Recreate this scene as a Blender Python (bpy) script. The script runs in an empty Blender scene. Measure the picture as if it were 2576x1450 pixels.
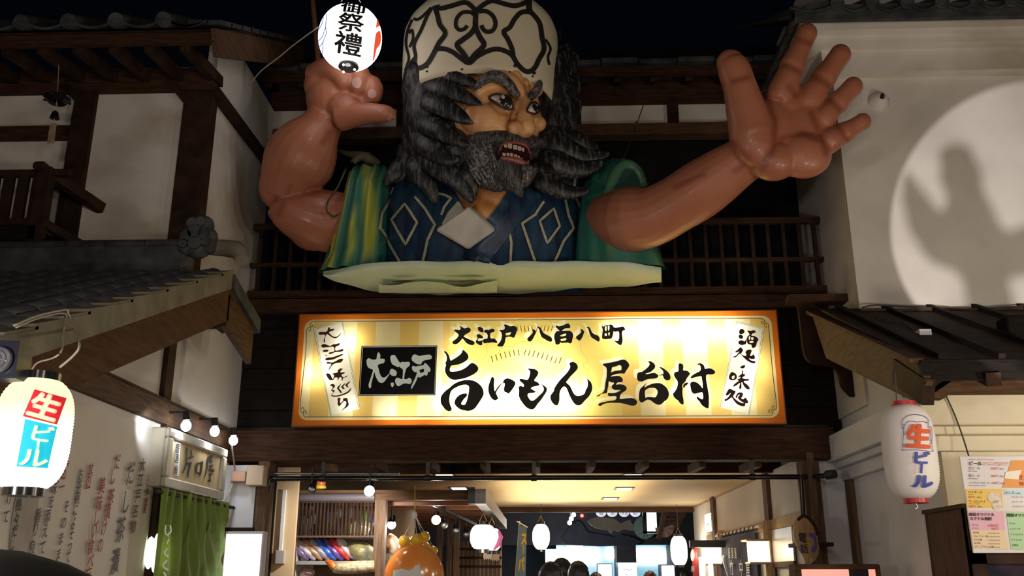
import bpy, bmesh, math, random
from mathutils import Vector, Matrix
from mathutils.bvhtree import BVHTree
random.seed(7)
C = bpy.context.scene.collection
SC = bpy.context.scene
# ---------------------------------------------------------------- camera
F_PX, CX, CY = 2326.0, 1288.0, 725.0
TH, PS = math.radians(17.27), math.radians(1.95)
EYE = Vector((0, 0, 1.6))
FW = Vector((-math.sin(PS)*math.cos(TH), math.cos(PS)*math.cos(TH), math.sin(TH)))
RT = Vector((math.cos(PS), math.sin(PS), 0))
UP = RT.cross(FW)
cam = bpy.data.cameras.new('camera'); cam.sensor_width = 36; cam.lens = F_PX/2576*36
cam.clip_start = 0.05
cam_o = bpy.data.objects.new('camera', cam); C.objects.link(cam_o)
cam_o.location = EYE; cam_o.rotation_euler = (math.pi/2+TH, 0, PS)
SC.camera = cam_o
# ---------------------------------------------------------------- view, world, lights
SC.view_settings.view_transform = 'Standard'; SC.view_settings.look = 'None'
SC.view_settings.gamma = 1; SC.view_settings.use_curve_mapping = False
SC.view_settings.exposure = 0.0
SC.cycles.use_denoising = True
SC.cycles.max_bounces = 8
SC.cycles.sample_clamp_indirect = 6
W = bpy.data.worlds.new('night_sky'); SC.world = W; W.use_nodes = True
W.node_tree.nodes['Background'].inputs[0].default_value = (0.0006, 0.0010, 0.0021, 1)
W.node_tree.nodes['Background'].inputs[1].default_value = 1.0
def light(kind, name, loc, power, col=(1, .85, .65), radius=.05, target=None, spot=60, blend=.3, size=None):
    l = bpy.data.lights.new(name, kind); l.energy = power; l.color = col
    if kind == 'AREA':
        l.shape = 'RECTANGLE'; l.size, l.size_y = size
    else: l.shadow_soft_size = radius
    if kind == 'SPOT': l.spot_size = math.radians(spot); l.spot_blend = blend
    o = bpy.data.objects.new(name, l); C.objects.link(o); o.location = loc
    if target is not None:
        o.rotation_euler = (Vector(target)-Vector(loc)).to_track_quat('-Z', 'Y').to_euler()
    return o
# unseen fill lamps, added around the view to brighten walls and bust
light('POINT', 'street_fill', (-1.6, -2.0, 4.2), 215, (1, .83, .68), .35)
light('POINT', 'street_fill', (2.2, -1.0, 3.6), 140, (1, .83, .68), .35)
light('POINT', 'shop_fill', (0.2, 0.2, 2.6), 130, (1, .84, .68), .25)
light('POINT', 'shop_fill', (4.9, 5.2, 2.5), 130, (1, .86, .62), .15)
light('POINT', 'shop_fill', (3.6, 3.6, 2.0), 150, (1, .88, .76), .2)
light('POINT', 'shop_fill', (-3.0, 2.6, 2.0), 120, (1, .90, .82), .2)
# ---------------------------------------------------------------- helpers
def ray(px, py): return FW + RT*((px-CX)/F_PX) - UP*((py-CY)/F_PX)
def P(px, py, Y): d = ray(px, py); return EYE + d*(Y/d.y)
def PX(px, py, X): d = ray(px, py); return EYE + d*(X/d.x)
def PZ(px, py, Z): d = ray(px, py); return EYE + d*((Z-1.6)/d.z)
def mpp(p): return (Vector(p)-EYE).dot(FW)/F_PX        # metres per photograph pixel at p
def proj(p):
    v = Vector(p)-EYE; z = v.dot(FW)
    return CX+F_PX*v.dot(RT)/z, CY-F_PX*v.dot(UP)/z
def V(*a): return Vector(a)
class MB:
    def __init__(s): s.v = []; s.f = []; s.smooth = True
    def add(s, vs, fs):
        b = len(s.v); s.v += [Vector(q) for q in vs]; s.f += [tuple(b+i for i in f) for f in fs]; return s
    def box(s, x0, x1, y0, y1, z0, z1):
        return s.add([(x, y, z) for z in (z0, z1) for y in (y0, y1) for x in (x0, x1)],
            [(0, 2, 3, 1), (4, 5, 7, 6), (0, 1, 5, 4), (2, 6, 7, 3), (0, 4, 6, 2), (1, 3, 7, 5)])
    def bar(s, a, b, w, h, up=(0, 0, 1)):               # rectangular bar from a to b
        a, b = Vector(a), Vector(b); d = (b-a).normalized(); u = Vector(up)
        r = d.cross(u).normalized(); u = r.cross(d)
        vs = [q + r*(sx*w/2) + u*(sz*h/2) for q in (a, b) for sx, sz in ((-1, -1), (1, -1), (1, 1), (-1, 1))]
        return s.add(vs, [(3, 2, 1, 0), (4, 5, 6, 7), (0, 1, 5, 4), (1, 2, 6, 5), (2, 3, 7, 6), (3, 0, 4, 7)])
    def prism(s, pts, off):                             # polygon swept by off
        n = len(pts); off = Vector(off); vs = [Vector(p) for p in pts]
        vs += [p+off for p in vs]
        fs = [tuple(range(n))[::-1], tuple(range(n, 2*n))] + [(i, (i+1) % n, n+(i+1) % n, n+i) for i in range(n)]
        return s.add(vs, fs)
    def tube(s, pts, rad, n=10, flat=1.0, up=None, cap=True):  # round tube, one radius per point
        pts = [Vector(p) for p in pts]
        if not hasattr(rad, '__len__'): rad = [rad]*len(pts)
        vs = []; u = None
        for i, p in enumerate(pts):
            d = (pts[min(i+1, len(pts)-1)]-pts[max(i-1, 0)])
            d = d.normalized() if d.length > 1e-9 else V(0, 0, 1)
            if u is None:
                u = Vector(up) if up is not None else (V(0, 0, 1) if abs(d.z) < .9 else V(0, 1, 0))
            u = (u-d*u.dot(d)).normalized(); r = d.cross(u)
            for k in range(n):
                a = 2*math.pi*k/n
                vs.append(p + (r*math.cos(a) + u*math.sin(a)*flat)*rad[i])
        m = len(pts); fs = []
        for i in range(m-1):
            for k in range(n):
                fs.append((i*n+k, i*n+(k+1) % n, (i+1)*n+(k+1) % n, (i+1)*n+k))
        if cap: fs += [tuple(range(n))[::-1], tuple((m-1)*n+k for k in range(n))]
        return s.add(vs, fs)
    def ball(s, c, r, n=16, m=10, rot=None):
        if not hasattr(r, '__len__'): r = (r, r, r)
        vs = []; c = Vector(c)
        for j in range(m+1):
            t = math.pi*j/m
            for k in range(n):
                a = 2*math.pi*k/n
                q = Vector((r[0]*math.sin(t)*math.cos(a), r[1]*math.sin(t)*math.sin(a), r[2]*math.cos(t)))
                if rot is not None: q = rot @ q
                vs.append(c+q)
        fs = [(j*n+k, (j+1)*n+k, (j+1)*n+(k+1) % n, j*n+(k+1) % n) for j in range(m) for k in range(n)]
        return s.add(vs, fs)
    def lathe(s, prof, c, n=24, axis='Z', cap=False):   # prof: (radius, height)
        vs = []; c = Vector(c)
        for r, h in prof:
            for k in range(n):
                a = 2*math.pi*k/n; x, y = r*math.cos(a), r*math.sin(a)
                q = (x, y, h) if axis == 'Z' else ((x, h, y) if axis == 'Y' else (h, x, y))
                vs.append(c+Vector(q))
        m = len(prof)
        fs = [(j*n+k, j*n+(k+1) % n, (j+1)*n+(k+1) % n, (j+1)*n+k) for j in range(m-1) for k in range(n)]
        if cap: fs += [tuple(range(n))[::-1], tuple((m-1)*n+k for k in range(n))]
        return s.add(vs, fs)
    def grid(s, rows):
        n = len(rows[0]); vs = [p for r in rows for p in r]
        return s.add(vs, [(j*n+i, j*n+i+1, (j+1)*n+i+1, (j+1)*n+i) for j in range(len(rows)-1) for i in range(n-1)])
    def quad(s, a, b, c, d): return s.add([a, b, c, d], [(0, 1, 2, 3)])
    def join(s, o): return s.add(o.v, o.f)
    def bvh(s): return BVHTree.FromPolygons(s.v, s.f)
def rootloc(o):
    while o.parent: o = o.parent
    return o.location
def obj(name, mb, mat, parent=None, smooth=None, bevel=0):
    off = rootloc(parent) if parent else V(0, 0, 0)
    me = bpy.data.meshes.new(name); me.from_pydata([tuple(p-off) for p in mb.v], [], mb.f); me.update()
    if bevel or smooth is None or True:
        bm = bmesh.new(); bm.from_mesh(me)
        bmesh.ops.remove_doubles(bm, verts=bm.verts, dist=1e-5)
        if bevel:
            bmesh.ops.bevel(bm, geom=[e for e in bm.edges if len(e.link_faces) == 2 and e.calc_face_angle(0) > .6], offset=bevel, segments=1, affect='EDGES')
        bmesh.ops.recalc_face_normals(bm, faces=bm.faces)
        bm.to_mesh(me); bm.free()
    if smooth:
        for p in me.polygons: p.use_smooth = True
        if smooth != 'all':
            try: me.set_sharp_from_angle(angle=math.radians(38))
            except Exception: pass
    me.materials.append(mat)
    o = bpy.data.objects.new(name, me); C.objects.link(o)
    if parent: o.parent = parent
    return o
def tag(o, label, cat, group=None, kind=None):
    o['label'] = label; o['category'] = cat
    if group: o['group'] = group
    if kind: o['kind'] = kind
    return o
def thing(name, label, cat, loc, group=None):
    o = bpy.data.objects.new(name, None); C.objects.link(o); o.location = loc; o.empty_display_size = .1
    return tag(o, label, cat, group)
def struct(name, mb=None, mat=None, loc=(0, 0, 0), bevel=0):
    if mb is None:
        o = bpy.data.objects.new(name, None); C.objects.link(o); o.location = loc
    else: o = obj(name, mb, mat, None, bevel=bevel)
    o['kind'] = 'structure'; return o
def link_copy(src, name, loc, rot=None, parent=None, scale=None):   # another object sharing the mesh
    o = src.copy(); o.name = name; C.objects.link(o)
    o.parent = parent; o.location = Vector(loc)-(rootloc(parent) if parent else V(0, 0, 0))
    if rot is not None: o.rotation_euler = rot
    if scale is not None: o.scale = scale
    return o
def put_label(o, label, kind=None):
    o['label'] = label
    if kind: o['kind'] = kind
    return o
# ---------------------------------------------------------------- materials
def mat(name, col, col2=None, scale=4, rough=.6, stretch=(1, 1, 1), bump=0, metal=0, emit=None, estr=1, trans=0, bscale=None, lo=.35, hi=.65, spec=.5, coat=0):
    m = bpy.data.materials.new(name); m.use_nodes = True; nt = m.node_tree; N = nt.nodes; L = nt.links
    b = N['Principled BSDF']; b.inputs['Roughness'].default_value = rough; b.inputs['Metallic'].default_value = metal
    b.inputs['Base Color'].default_value = (*col, 1)
    if name.startswith(('wood', 'tile', 'plaster', 'matte_black')): spec = .12; b.inputs['Roughness'].default_value = max(rough, .7)
    b.inputs['Specular IOR Level'].default_value = spec
    if coat: b.inputs['Coat Weight'].default_value = coat; b.inputs['Coat Roughness'].default_value = .15
    if col2 is not None or bump:
        tc = N.new('ShaderNodeTexCoord'); mp = N.new('ShaderNodeMapping'); mp.inputs['Scale'].default_value = stretch
        L.new(tc.outputs['Object'], mp.inputs['Vector'])
        nz = N.new('ShaderNodeTexNoise'); nz.inputs['Scale'].default_value = scale; nz.inputs['Detail'].default_value = 6
        L.new(mp.outputs[0], nz.inputs['Vector'])
        if col2 is not None:
            rp = N.new('ShaderNodeValToRGB'); rp.color_ramp.elements[0].position = lo; rp.color_ramp.elements[1].position = hi
            rp.color_ramp.elements[0].color = (*col, 1); rp.color_ramp.elements[1].color = (*col2, 1)
            L.new(nz.outputs['Fac'], rp.inputs[0]); L.new(rp.outputs[0], b.inputs['Base Color'])
        if bump:
            bp = N.new('ShaderNodeBump'); bp.inputs['Strength'].default_value = bump; bp.inputs['Distance'].default_value = .02
            n2 = nz
            if bscale:
                n2 = N.new('ShaderNodeTexNoise'); n2.inputs['Scale'].default_value = bscale; n2.inputs['Detail'].default_value = 4
                L.new(mp.outputs[0], n2.inputs['Vector'])
            L.new(n2.outputs['Fac'], bp.inputs['Height']); L.new(bp.outputs[0], b.inputs['Normal'])
    if emit is not None:
        b.inputs['Emission Color'].default_value = (*emit, 1); b.inputs['Emission Strength'].default_value = estr
    if trans:                                            # thin paper / cloth: part of the light passes through
        t = N.new('ShaderNodeBsdfTranslucent'); t.inputs[0].default_value = (*col, 1)
        mx = N.new('ShaderNodeMixShader'); mx.inputs[0].default_value = trans
        L.new(b.outputs[0], mx.inputs[1]); L.new(t.outputs[0], mx.inputs[2])
        L.new(mx.outputs[0], N['Material Output'].inputs['Surface'])
    return m
M = dict(
    wood_black=mat('wood_black', (.006, .0045, .004), (.014, .010, .008), 6, .7, (1, 1, 14), .15),
    wood_dark=mat('wood_dark', (.022, .011, .007), (.048, .025, .016), 5, .6, (1, 1, 1), .15),
    wood_dark_x=mat('wood_dark_x', (.034, .016, .009), (.070, .034, .019), 5, .55, (1, 9, 9), .15),
    wood_brown_x=mat('wood_brown_x', (.075, .038, .020), (.13, .07, .038), 4, .5, (1, 9, 9), .1),
    wood_brown_y=mat('wood_brown_y', (.062, .032, .017), (.115, .062, .034), 4, .5, (9, 1, 9), .1),
    wood_brown_z=mat('wood_brown_z', (.085, .05, .032), (.16, .10, .065), 4, .5, (9, 9, 1), .1),
    wood_tan=mat('wood_tan', (.40, .27, .13), (.55, .38, .2), 5, .5, (8, 8, 1), .08),
    plaster=mat('plaster', (.62, .57, .52), (.74, .69, .64), 1.3, .85, (1, 1, 1), .08, bscale=60),
    plaster_stain=mat('plaster_stain', (.50, .44, .35), (.74, .69, .64), 1.1, .85, (1, 1, 1.6), .08, bscale=60, lo=.28, hi=.52),
    plaster_cool=mat('plaster_cool', (.66, .66, .70), (.74, .74, .78), 1.5, .8, (1, 1, 1), .05, bscale=60),
    plaster_cream=mat('plaster_cream', (.72, .64, .48), (.80, .72, .56), 1.5, .85, (1, 1, 1), .05, bscale=60),
    plaster_dark=mat('plaster_dark', (.16, .15, .16), (.24, .23, .24), 1.5, .85),
    tile=mat('tile', (.038, .040, .043), (.08, .082, .085), 6, .55, (1, 1, 1), .2),
    tile_pale=mat('tile_pale', (.15, .135, .095), (.23, .205, .15), 6, .6, (1, 1, 1), .15),
    black=mat('black', (.012, .012, .013), None, rough=.4),
    matte_black=mat('matte_black', (.006, .006, .007), (.012, .012, .014), 3, .9),  # near-black matte colour, slightly mottled
    black_gloss=mat('black_gloss', (.01, .01, .011), None, rough=.18),
    steel=mat('steel', (.35, .36, .38), None, rough=.35, metal=.9),
    brass=mat('brass', (.6, .38, .12), None, rough=.3, metal=.9),
    ink=mat('ink', (.012, .009, .008), None, rough=.6),
    ink_brown=mat('ink_brown', (.09, .025, .012), None, rough=.6),
    ink_red=mat('ink_red', (.32, .05, .05), None, rough=.7),
    ink_grey=mat('ink_grey', (.10, .09, .10), None, rough=.7),
    white=mat('white', (.8, .8, .8), None, rough=.6),
    ceiling=mat('ceiling', (.70, .52, .28), (.78, .6, .35), 1.2, .7),
    ground=mat('ground', (.10, .095, .09), (.16, .15, .14), 2, .8),
    cord=mat('cord', (.45, .38, .30), None, rough=.8),
    cord_dark=mat('cord_dark', (.05, .045, .045), None, rough=.7),
)
# ---------------------------------------------------------------- lettering and draping
_gc = {}
def glyph(ch, bold=0.0):                                 # one character as a flat mesh, unit em, centred
    k = (ch, bold)
    if k in _gc: return _gc[k]
    c = bpy.data.curves.new('glyph', 'FONT'); c.body = ch; c.size = 1; c.resolution_u = 3; c.offset = bold; c.fill_mode = 'FRONT'
    o = bpy.data.objects.new('glyph', c); C.objects.link(o)
    dg = bpy.context.evaluated_depsgraph_get()
    me = bpy.data.meshes.new_from_object(o.evaluated_get(dg))
    vs = [(v.co.x, v.co.y) for v in me.vertices]; fs = [tuple(p.vertices) for p in me.polygons]
    bpy.data.objects.remove(o); bpy.data.curves.remove(c); bpy.data.meshes.remove(me)
    if not vs: vs = [(0, 0)]
    x0, x1 = min(v[0] for v in vs), max(v[0] for v in vs); y0, y1 = min(v[1] for v in vs), max(v[1] for v in vs)
    w = x1-x0
    full = ord(ch) > 0x2fff
    cx = .5 if full and w > .3 else (x0+x1)/2
    _gc[k] = ([(x-cx, y-(.38 if full else .36)) for x, y in vs], fs, 1.0 if full else w+.08)
    return _gc[k]
def to_plane(Y=None, X=None, off=0):
    if Y is not None: return lambda px, py: P(px, py, Y-off)
    return lambda px, py: PX(px, py, X+off)
def drape(bvh, off=.004):                                # unproject a photograph pixel onto a built surface
    def f(px, py):
        d = ray(px, py).normalized(); h = bvh.ray_cast(EYE, d)
        if h[0] is None:
            h2 = min((bvh.find_nearest(EYE + d*(3+.25*k)) for k in range(40)), key=lambda q: q[3] if q[0] is not None else 1e9)
            return h2[0]-d*off
        n = h[1] if h[1].dot(d) < 0 else -h[1]
        return h[0]+n*off-d*off*.3
    return f
def put_char(mb, ch, f, cx, cy, w, h=None, rot=0, bold=0, shear=0, ux=None, uy=None, cut=0, layer=0):
    """a character centred at photograph pixel (cx, cy); ux, uy: pixel vectors of its em box"""
    vs, fs, _ = glyph(ch)
    if bold and not layer:
        for k in range(6): put_char(mb, ch, f, cx, cy, w, h, rot, bold, shear, ux, uy, cut, k+1)
    if layer:                                             # heavier strokes: the same strokes set again around a small ring
        a = (layer-1)*math.pi/3; vs = [(x+bold*math.cos(a), y+bold*math.sin(a)) for x, y in vs]
    if cut:
        bm = bmesh.new(); bv = [bm.verts.new((x, y, 0)) for x, y in vs]
        for q in fs:
            try: bm.faces.new([bv[i] for i in q])
            except Exception: pass
        for k in range(1, cut):
            t = -.5+k/cut
            for co, no in (((t, 0, 0), (1, 0, 0)), ((0, t, 0), (0, 1, 0))):
                bmesh.ops.bisect_plane(bm, geom=bm.verts[:]+bm.edges[:]+bm.faces[:], plane_co=co, plane_no=no)
        bm.verts.index_update()
        vs = [(v.co.x, v.co.y) for v in bm.verts]; fs = [tuple(v.index for v in q.verts) for q in bm.faces]; bm.free()
    h = h or w
    if ux is None:
        c, s = math.cos(rot), math.sin(rot); ux = (w*c, -w*s); uy = (-h*s+shear*w, -h*c)
    pts = [f(cx+x*ux[0]+y*uy[0], cy+x*ux[1]+y*uy[1]) for x, y in vs]
    if layer: pts = [p+(EYE-p).normalized()*.0006*layer for p in pts]   # a second coat lies just over the first
    mb.add(pts, fs)
def column(mb, txt, f, x0, y0, x1, y1, w, h=None, **k):  # vertical text between two pixel points
    n = len(txt)
    for i, ch in enumerate(txt):
        t = i/(n-1) if n > 1 else 0
        if ch != ' ': put_char(mb, ch, f, x0+(x1-x0)*t, y0+(y1-y0)*t, w, h, **k)
def line(mb, txt, f, x0, y0, size, dx=1.0, dy=0.0, hs=1.0, **k):   # horizontal text from a pixel point
    x = x0; y = y0
    for ch in txt:
        a = glyph(ch)[2]*size if ch != ' ' else size*.35
        if ch != ' ': put_char(mb, ch, f, x+a*dx/2, y+a*dy/2, size*dx, size*hs, **k)
        x += a*dx; y += a*dy
def smooth_pts(pts, k=3, closed=False):
    n = len(pts); out = []
    g = (lambda i: pts[i % n]) if closed else (lambda i: pts[max(0, min(n-1, i))])
    for i in range(n if closed else n-1):
        p0, p1, p2, p3 = g(i-1), g(i), g(i+1), g(i+2)
        for s in range(k):
            t = s/k
            out.append(tuple(.5*(2*b+(c-a)*t+(2*a-5*b+4*c-d)*t*t+(3*b-3*c+d-a)*t**3) for a, b, c, d in zip(p0, p1, p2, p3)))
    if not closed: out.append(tuple(pts[-1]))
    return out
def outline(mb, polys, f, k=2):                           # filled pixel outlines; polys = [outer, hole, hole ...]
    c = bpy.data.curves.new('outline', 'CURVE'); c.dimensions = '2D'; c.fill_mode = 'BOTH'
    for pl in polys:
        q = smooth_pts(pl, k, True) if k > 1 else pl
        s = c.splines.new('POLY'); s.points.add(len(q)-1); s.use_cyclic_u = True
        for pt, (x, y) in zip(s.points, q): pt.co = (x/100, -y/100, 0, 1)
    o = bpy.data.objects.new('outline', c); C.objects.link(o)
    dg = bpy.context.evaluated_depsgraph_get(); me = bpy.data.meshes.new_from_object(o.evaluated_get(dg))
    mb.add([f(v.co.x*100, -v.co.y*100) for v in me.vertices], [tuple(p.vertices) for p in me.polygons])
    bpy.data.objects.remove(o); bpy.data.curves.remove(c); bpy.data.meshes.remove(me)
def crop(ox, oy, s, pts): return [(ox+x/s, oy+y/s) for x, y in pts]
def ribbon(mb, pts, w, f, k=4, closed=False, across=1):    # painted line of pixel width w following a surface
    if not hasattr(w, '__len__'): w = [w]*len(pts)
    q = smooth_pts([(x, y, ww) for (x, y), ww in zip(pts, w)], k, closed); n = len(q)
    rows = []
    for i in range(n):
        a = q[(i-1) % n] if closed else q[max(0, i-1)]; b = q[(i+1) % n] if closed else q[min(n-1, i+1)]
        dx, dy = b[0]-a[0], b[1]-a[1]; l = math.hypot(dx, dy) or 1; nx, ny = -dy/l, dx/l
        x, y, ww = q[i]
        rows.append([f(x+nx*ww*(t/across-.5), y+ny*ww*(t/across-.5)) for t in range(across+1)])
    if closed: rows.append(rows[0])
    mb.grid(rows)
def organic(name, mb, voxel, smooth, mt, parent, it=6, fac=.5):    # fuse overlapping closed shapes into one skin
    off = rootloc(parent) if parent else V(0, 0, 0)
    me = bpy.data.meshes.new(name); me.from_pydata([tuple(p-off) for p in mb.v], [], mb.f); me.update()
    bm = bmesh.new(); bm.from_mesh(me); bmesh.ops.remove_doubles(bm, verts=bm.verts, dist=1e-5)
    bmesh.ops.recalc_face_normals(bm, faces=bm.faces); bm.to_mesh(me); bm.free()
    o = bpy.data.objects.new(name, me); C.objects.link(o)
    r = o.modifiers.new('r', 'REMESH'); r.mode = 'VOXEL'; r.voxel_size = voxel; r.use_smooth_shade = True
    s = o.modifiers.new('s', 'SMOOTH'); s.iterations = it; s.factor = fac
    dg = bpy.context.evaluated_depsgraph_get(); m2 = bpy.data.meshes.new_from_object(o.evaluated_get(dg))
    o.modifiers.clear(); o.data = m2; bpy.data.meshes.remove(me); m2.name = name
    m2.materials.clear(); m2.materials.append(mt)
    for p in m2.polygons: p.use_smooth = True
    if parent: o.parent = parent
    return o
def obj_bvh(*os):
    vs, fs = [], []
    for o in os:
        off = rootloc(o) if o.parent else o.location; b = len(vs)
        vs += [v.co+off for v in o.data.vertices]; fs += [tuple(b+i for i in p.vertices) for p in o.data.polygons]
    return BVHTree.FromPolygons(vs, fs)
# ================================================================ ground and street
struct('floor', MB().box(-9, 9, -6, 32, -.1, 0), M['ground'])
# ================================================================ front building over the passage
wb = struct('wall_back')
for i in range(6):
    z0 = 3.1+i*.235
    obj('plank', MB().box(-3.38, 3.2, 10.02-.006*(i % 2), 10.08, z0, z0+.227), M['wood_black'], wb)
obj('wall_core', MB().box(-3.5, 3.4, 10.08, 10.2, 3.0, 4.5), M['matte_black'], wb)
t = struct('trim_1', MB().box(-3.42, 3.06, 9.86, 10.12, 2.76, 3.1), M['wood_dark_x'], bevel=.012); put_label(t, 'wide dark timber lintel under the lit sign')
t = struct('trim_2', MB().box(-3.3, 3.15, 9.9, 10.1, 4.42, 4.6), M['wood_dark_x'], bevel=.01)
obj('sill_board', MB().box(-3.3, 3.15, 9.9, 10.4, 4.6, P(1900, 741, 9.9).z), M['wood_dark_x'], t)
t = struct('trim_3', MB().box(-3.38, 3.05, 10.0, 10.1, 3.10, 3.14), M['black'])
# upper storey wall: black openings, pale panels, beams
up = struct('wall_upper')
YU = 10.45
zA, zB, zC = P(1500, 262, YU).z, P(1500, 317, YU).z, P(1500, 345, YU).z
obj('dark_opening', MB().box(-3.4, 3.3, YU+.25, YU+.3, 4.6, 8.2), M['matte_black'], up)
pxs = [640, 800, 1000, 1240, 1450, 1683, 1708, 1840, 2050]
for a, b in ((600, 770), (790, 1000), (1030, 1240), (1260, 1440), (1460, 1682), (1709, 1840), (1866, 2080)):
    obj('plaster_panel', MB().box(P(a, 290, YU).x, P(b, 290, YU).x, YU+.05, YU+.1, zB-.02, zA+.02), M['plaster'], up)
    x = P(b+10, 290, YU).x
    obj('post', MB().box(x-.06, x+.06, YU-.02, YU+.12, zB, zA), M['wood_dark'], up)
obj('beam', MB().box(-3.4, 3.4, YU-.06, YU+.12, zC, zB), M['wood_brown_x'], up)
obj('beam', MB().box(-3.4, 3.4, YU-.1, YU+.12, zA, zA+.32), M['wood_dark_x'], up)
# eave of the upper storey
YEV = 10.0
ze = P(1600, 188, YEV).z
for i in range(16):
    x = -3.35+i*.43
    obj('rafter', MB().bar((x, YEV+.02, ze-.02), (x, YEV+.8, ze+.28), .09, .11), M['wood_dark'], up)
obj('fascia', MB().box(-3.4, 3.3, YEV-.04, YEV+.01, ze-.03, ze+.09), M['wood_dark_x'], up)
er = thing('tiled_roof', 'low dark eave of flat roof tiles above the black upper storey behind the bust', 'roof', (0, YEV-.1, ze))
for i in range(15):
    x = -3.4+i*.46
    b = MB().box(x, x+.45, YEV-.12, YEV+.3, ze+.09+.02*(i % 2), ze+.16+.02*(i % 2)); obj('roof_tile', b, M['tile'], er, bevel=.015)
obj('roof_bed', MB().prism([(-3.4, YEV, ze+.09), (-3.4, 11.3, ze+.6), (3.4, 11.3, ze+.6), (3.4, YEV, ze+.09)], (0, 0, .04)), M['tile'], er)
# lattice balcony rail
lt = thing('balcony_lattice', 'dark wooden balcony lattice behind the giant bust', 'railing', (0, 9.96, 4.68))
YRL = 9.96
zt, zm, zb = P(1900, 557, YRL).z, P(1900, 655, YRL).z, P(1900, 738, YRL).z
for nm, z, h in (('top_rail', zt, .07), ('middle_rail', zm, .045), ('bottom_rail', zb+.04, .07)):
    obj(nm, MB().box(-3.34, 3.17, YRL-.03, YRL+.03, z-h/2, z+h/2), M['wood_dark_x'], lt)
bar0 = None
for i in range(37):
    x = -3.24+i*.176
    if bar0 is None: bar0 = obj('lattice_bar', MB().box(x-.02, x+.02, YRL-.02, YRL+.02, zb, zt), M['wood_dark'], lt)
    else:
        q = bar0.copy(); q.name = 'lattice_bar'; C.objects.link(q); q.parent = lt; q.location = (i*.176, 0, 0)
# ================================================================ left building, upper storey
XL, YL = -3.36, 8.3
wl = struct('wall_left_upper')
def pbox(a, b, y0, y1, ya, yb):     # box facing the street from two photograph columns / rows at plane ya
    p, q = P(a, y1, ya), P(b, y0, ya); return MB().box(p.x, q.x, ya, yb, p.z, q.z)
zt0, zb0 = 5.95, 4.3
obj('plaster_panel', MB().box(-7, XL, YL, YL+.1, zb0, 6.6), M['plaster_stain'], wl)
obj('plaster_panel', MB().box(XL-.1, XL, YL+.1, 10.4, 3.07, 7.2), M['plaster_stain'], wl)
obj('post', MB().box(P(470, 240, YL).x, XL+.04, YL-.06, YL+.12, zb0, 6.5), M['wood_dark'], wl)
x0, x1 = P(197, 240, YL).x, P(249, 240, YL).x
obj('post', MB().box(x0, x1, YL-.06, YL+.02, zb0, 6.3), M['wood_dark'], wl)
za, zb_ = P(250, 238, YL).z, P(250, 185, YL).z
obj('beam', MB().box(-7, XL+.05, YL-.08, YL+.05, za, zb_), M['wood_dark_x'], wl)
za, zb_ = P(100, 356, YL).z, P(100, 322, YL).z
obj('beam', MB().box(-7, x0, YL-.05, YL+.02, za, zb_), M['wood_dark_x'], wl)
obj('brace', MB().bar(PX(535, 228, XL+.04), PX(668, 405, XL+.04), .09, .12, (1, 0, 0)), M['wood_dark'], wl)
obj('brace', MB().bar(P(430, 205, YL-.05), P(482, 268, YL-.05), .08, .10, (0, 1, 0)), M['wood_dark'], wl)
obj('brace', MB().bar(P(165, 215, YL-.05), P(215, 268, YL-.05), .08, .10, (0, 1, 0)), M['wood_dark'], wl)

# upper roof of the left building
ye = 7.4; zE = P(200, 98, ye).z
XV = -3.02
r = thing('tiled_roof', 'upper left roof eave of round-ended grey tiles over dark rafters', 'roof', (XV, ye, zE))
obj('fascia', MB().box(-7, XV, ye+.02, ye+.07, zE-.05, zE+.06), M['wood_dark_x'], r)
sl = .55
obj('roof_board', MB().prism([(-7, ye+.05, zE+.06), (XV, ye+.05, zE+.06), (XV, 10.4, zE+.06+3.3*sl), (-7, 10.4, zE+.06+3.3*sl)], (0, 0, .05)), M['wood_dark'], r)
for i in range(9):
    x = XV-.3-i*.34
    obj('rafter', MB().bar((x, ye+.08, zE-.04), (x, ye+1.0, zE+.1), .085, .11), M['wood_dark'], r)
obj('barge_board', MB().bar((XV, ye+.03, zE-.05), (XV, 10.3, zE-.05+2.9*.55), .05, .26), M['wood_brown_y'], r)
def barrel(x, y, z, ln, slope, rad=.075):     # round cover tile with a disc end
    b = MB(); b.tube([(x, y, z), (x, y+ln, z+ln*slope)], rad, 12)
    b.lathe([(0, -.012), (rad*.55, -.012), (rad*.6, -.004), (rad*.8, -.004), (rad*.85, -.014), (rad*1.02, -.014), (rad*1.02, .02)], (x, y, z), 14, 'Y'); return b
def pan(x, y, z, w, ln, slope, thick=.03, sag=.05):     # concave pan tile
    b = MB(); top, bot = [], []
    for i in range(7):
        u = i/6; xx = x+w*u; dz = -sag*math.sin(math.pi*u)
        top.append(V(xx, y, z+dz)); bot.append(V(xx, y, z+dz-thick))
    o = V(0, ln, ln*slope)
    b.grid([top, [p+o for p in top]]); b.grid([bot, [p+o for p in bot]]); b.grid([top, bot]); b.grid([[p+o for p in top], [p+o for p in bot]])
    return b
ct = pt = None
x = P(415, 50, ye).x
for i in range(8):
    z = zE+.17
    obj('cover_tile', barrel(x-i*.45, ye-.03, z, 1.1, sl), M['tile'], r, smooth=True)
    obj('pan_tile', pan(x-i*.45+.06, ye-.02, z, .34, .9, sl), M['tile'], r, smooth=True)
obj('pan_tile', pan(x+.45-.39, ye-.02, z, .30, .9, sl), M['tile'], r, smooth=True)
for i in range(11):
    y = ye+.05+i*.27
    obj('verge_tile', MB().prism([(XV-.28, y, zE+.16+i*.27*sl), (XV+.03, y, zE+.16+i*.27*sl), (XV+.03, y+.3, zE+.17+(i+1)*.27*sl), (XV-.28, y+.3, zE+.17+(i+1)*.27*sl)], (0, 0, .05)), M['tile'], r)
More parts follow.
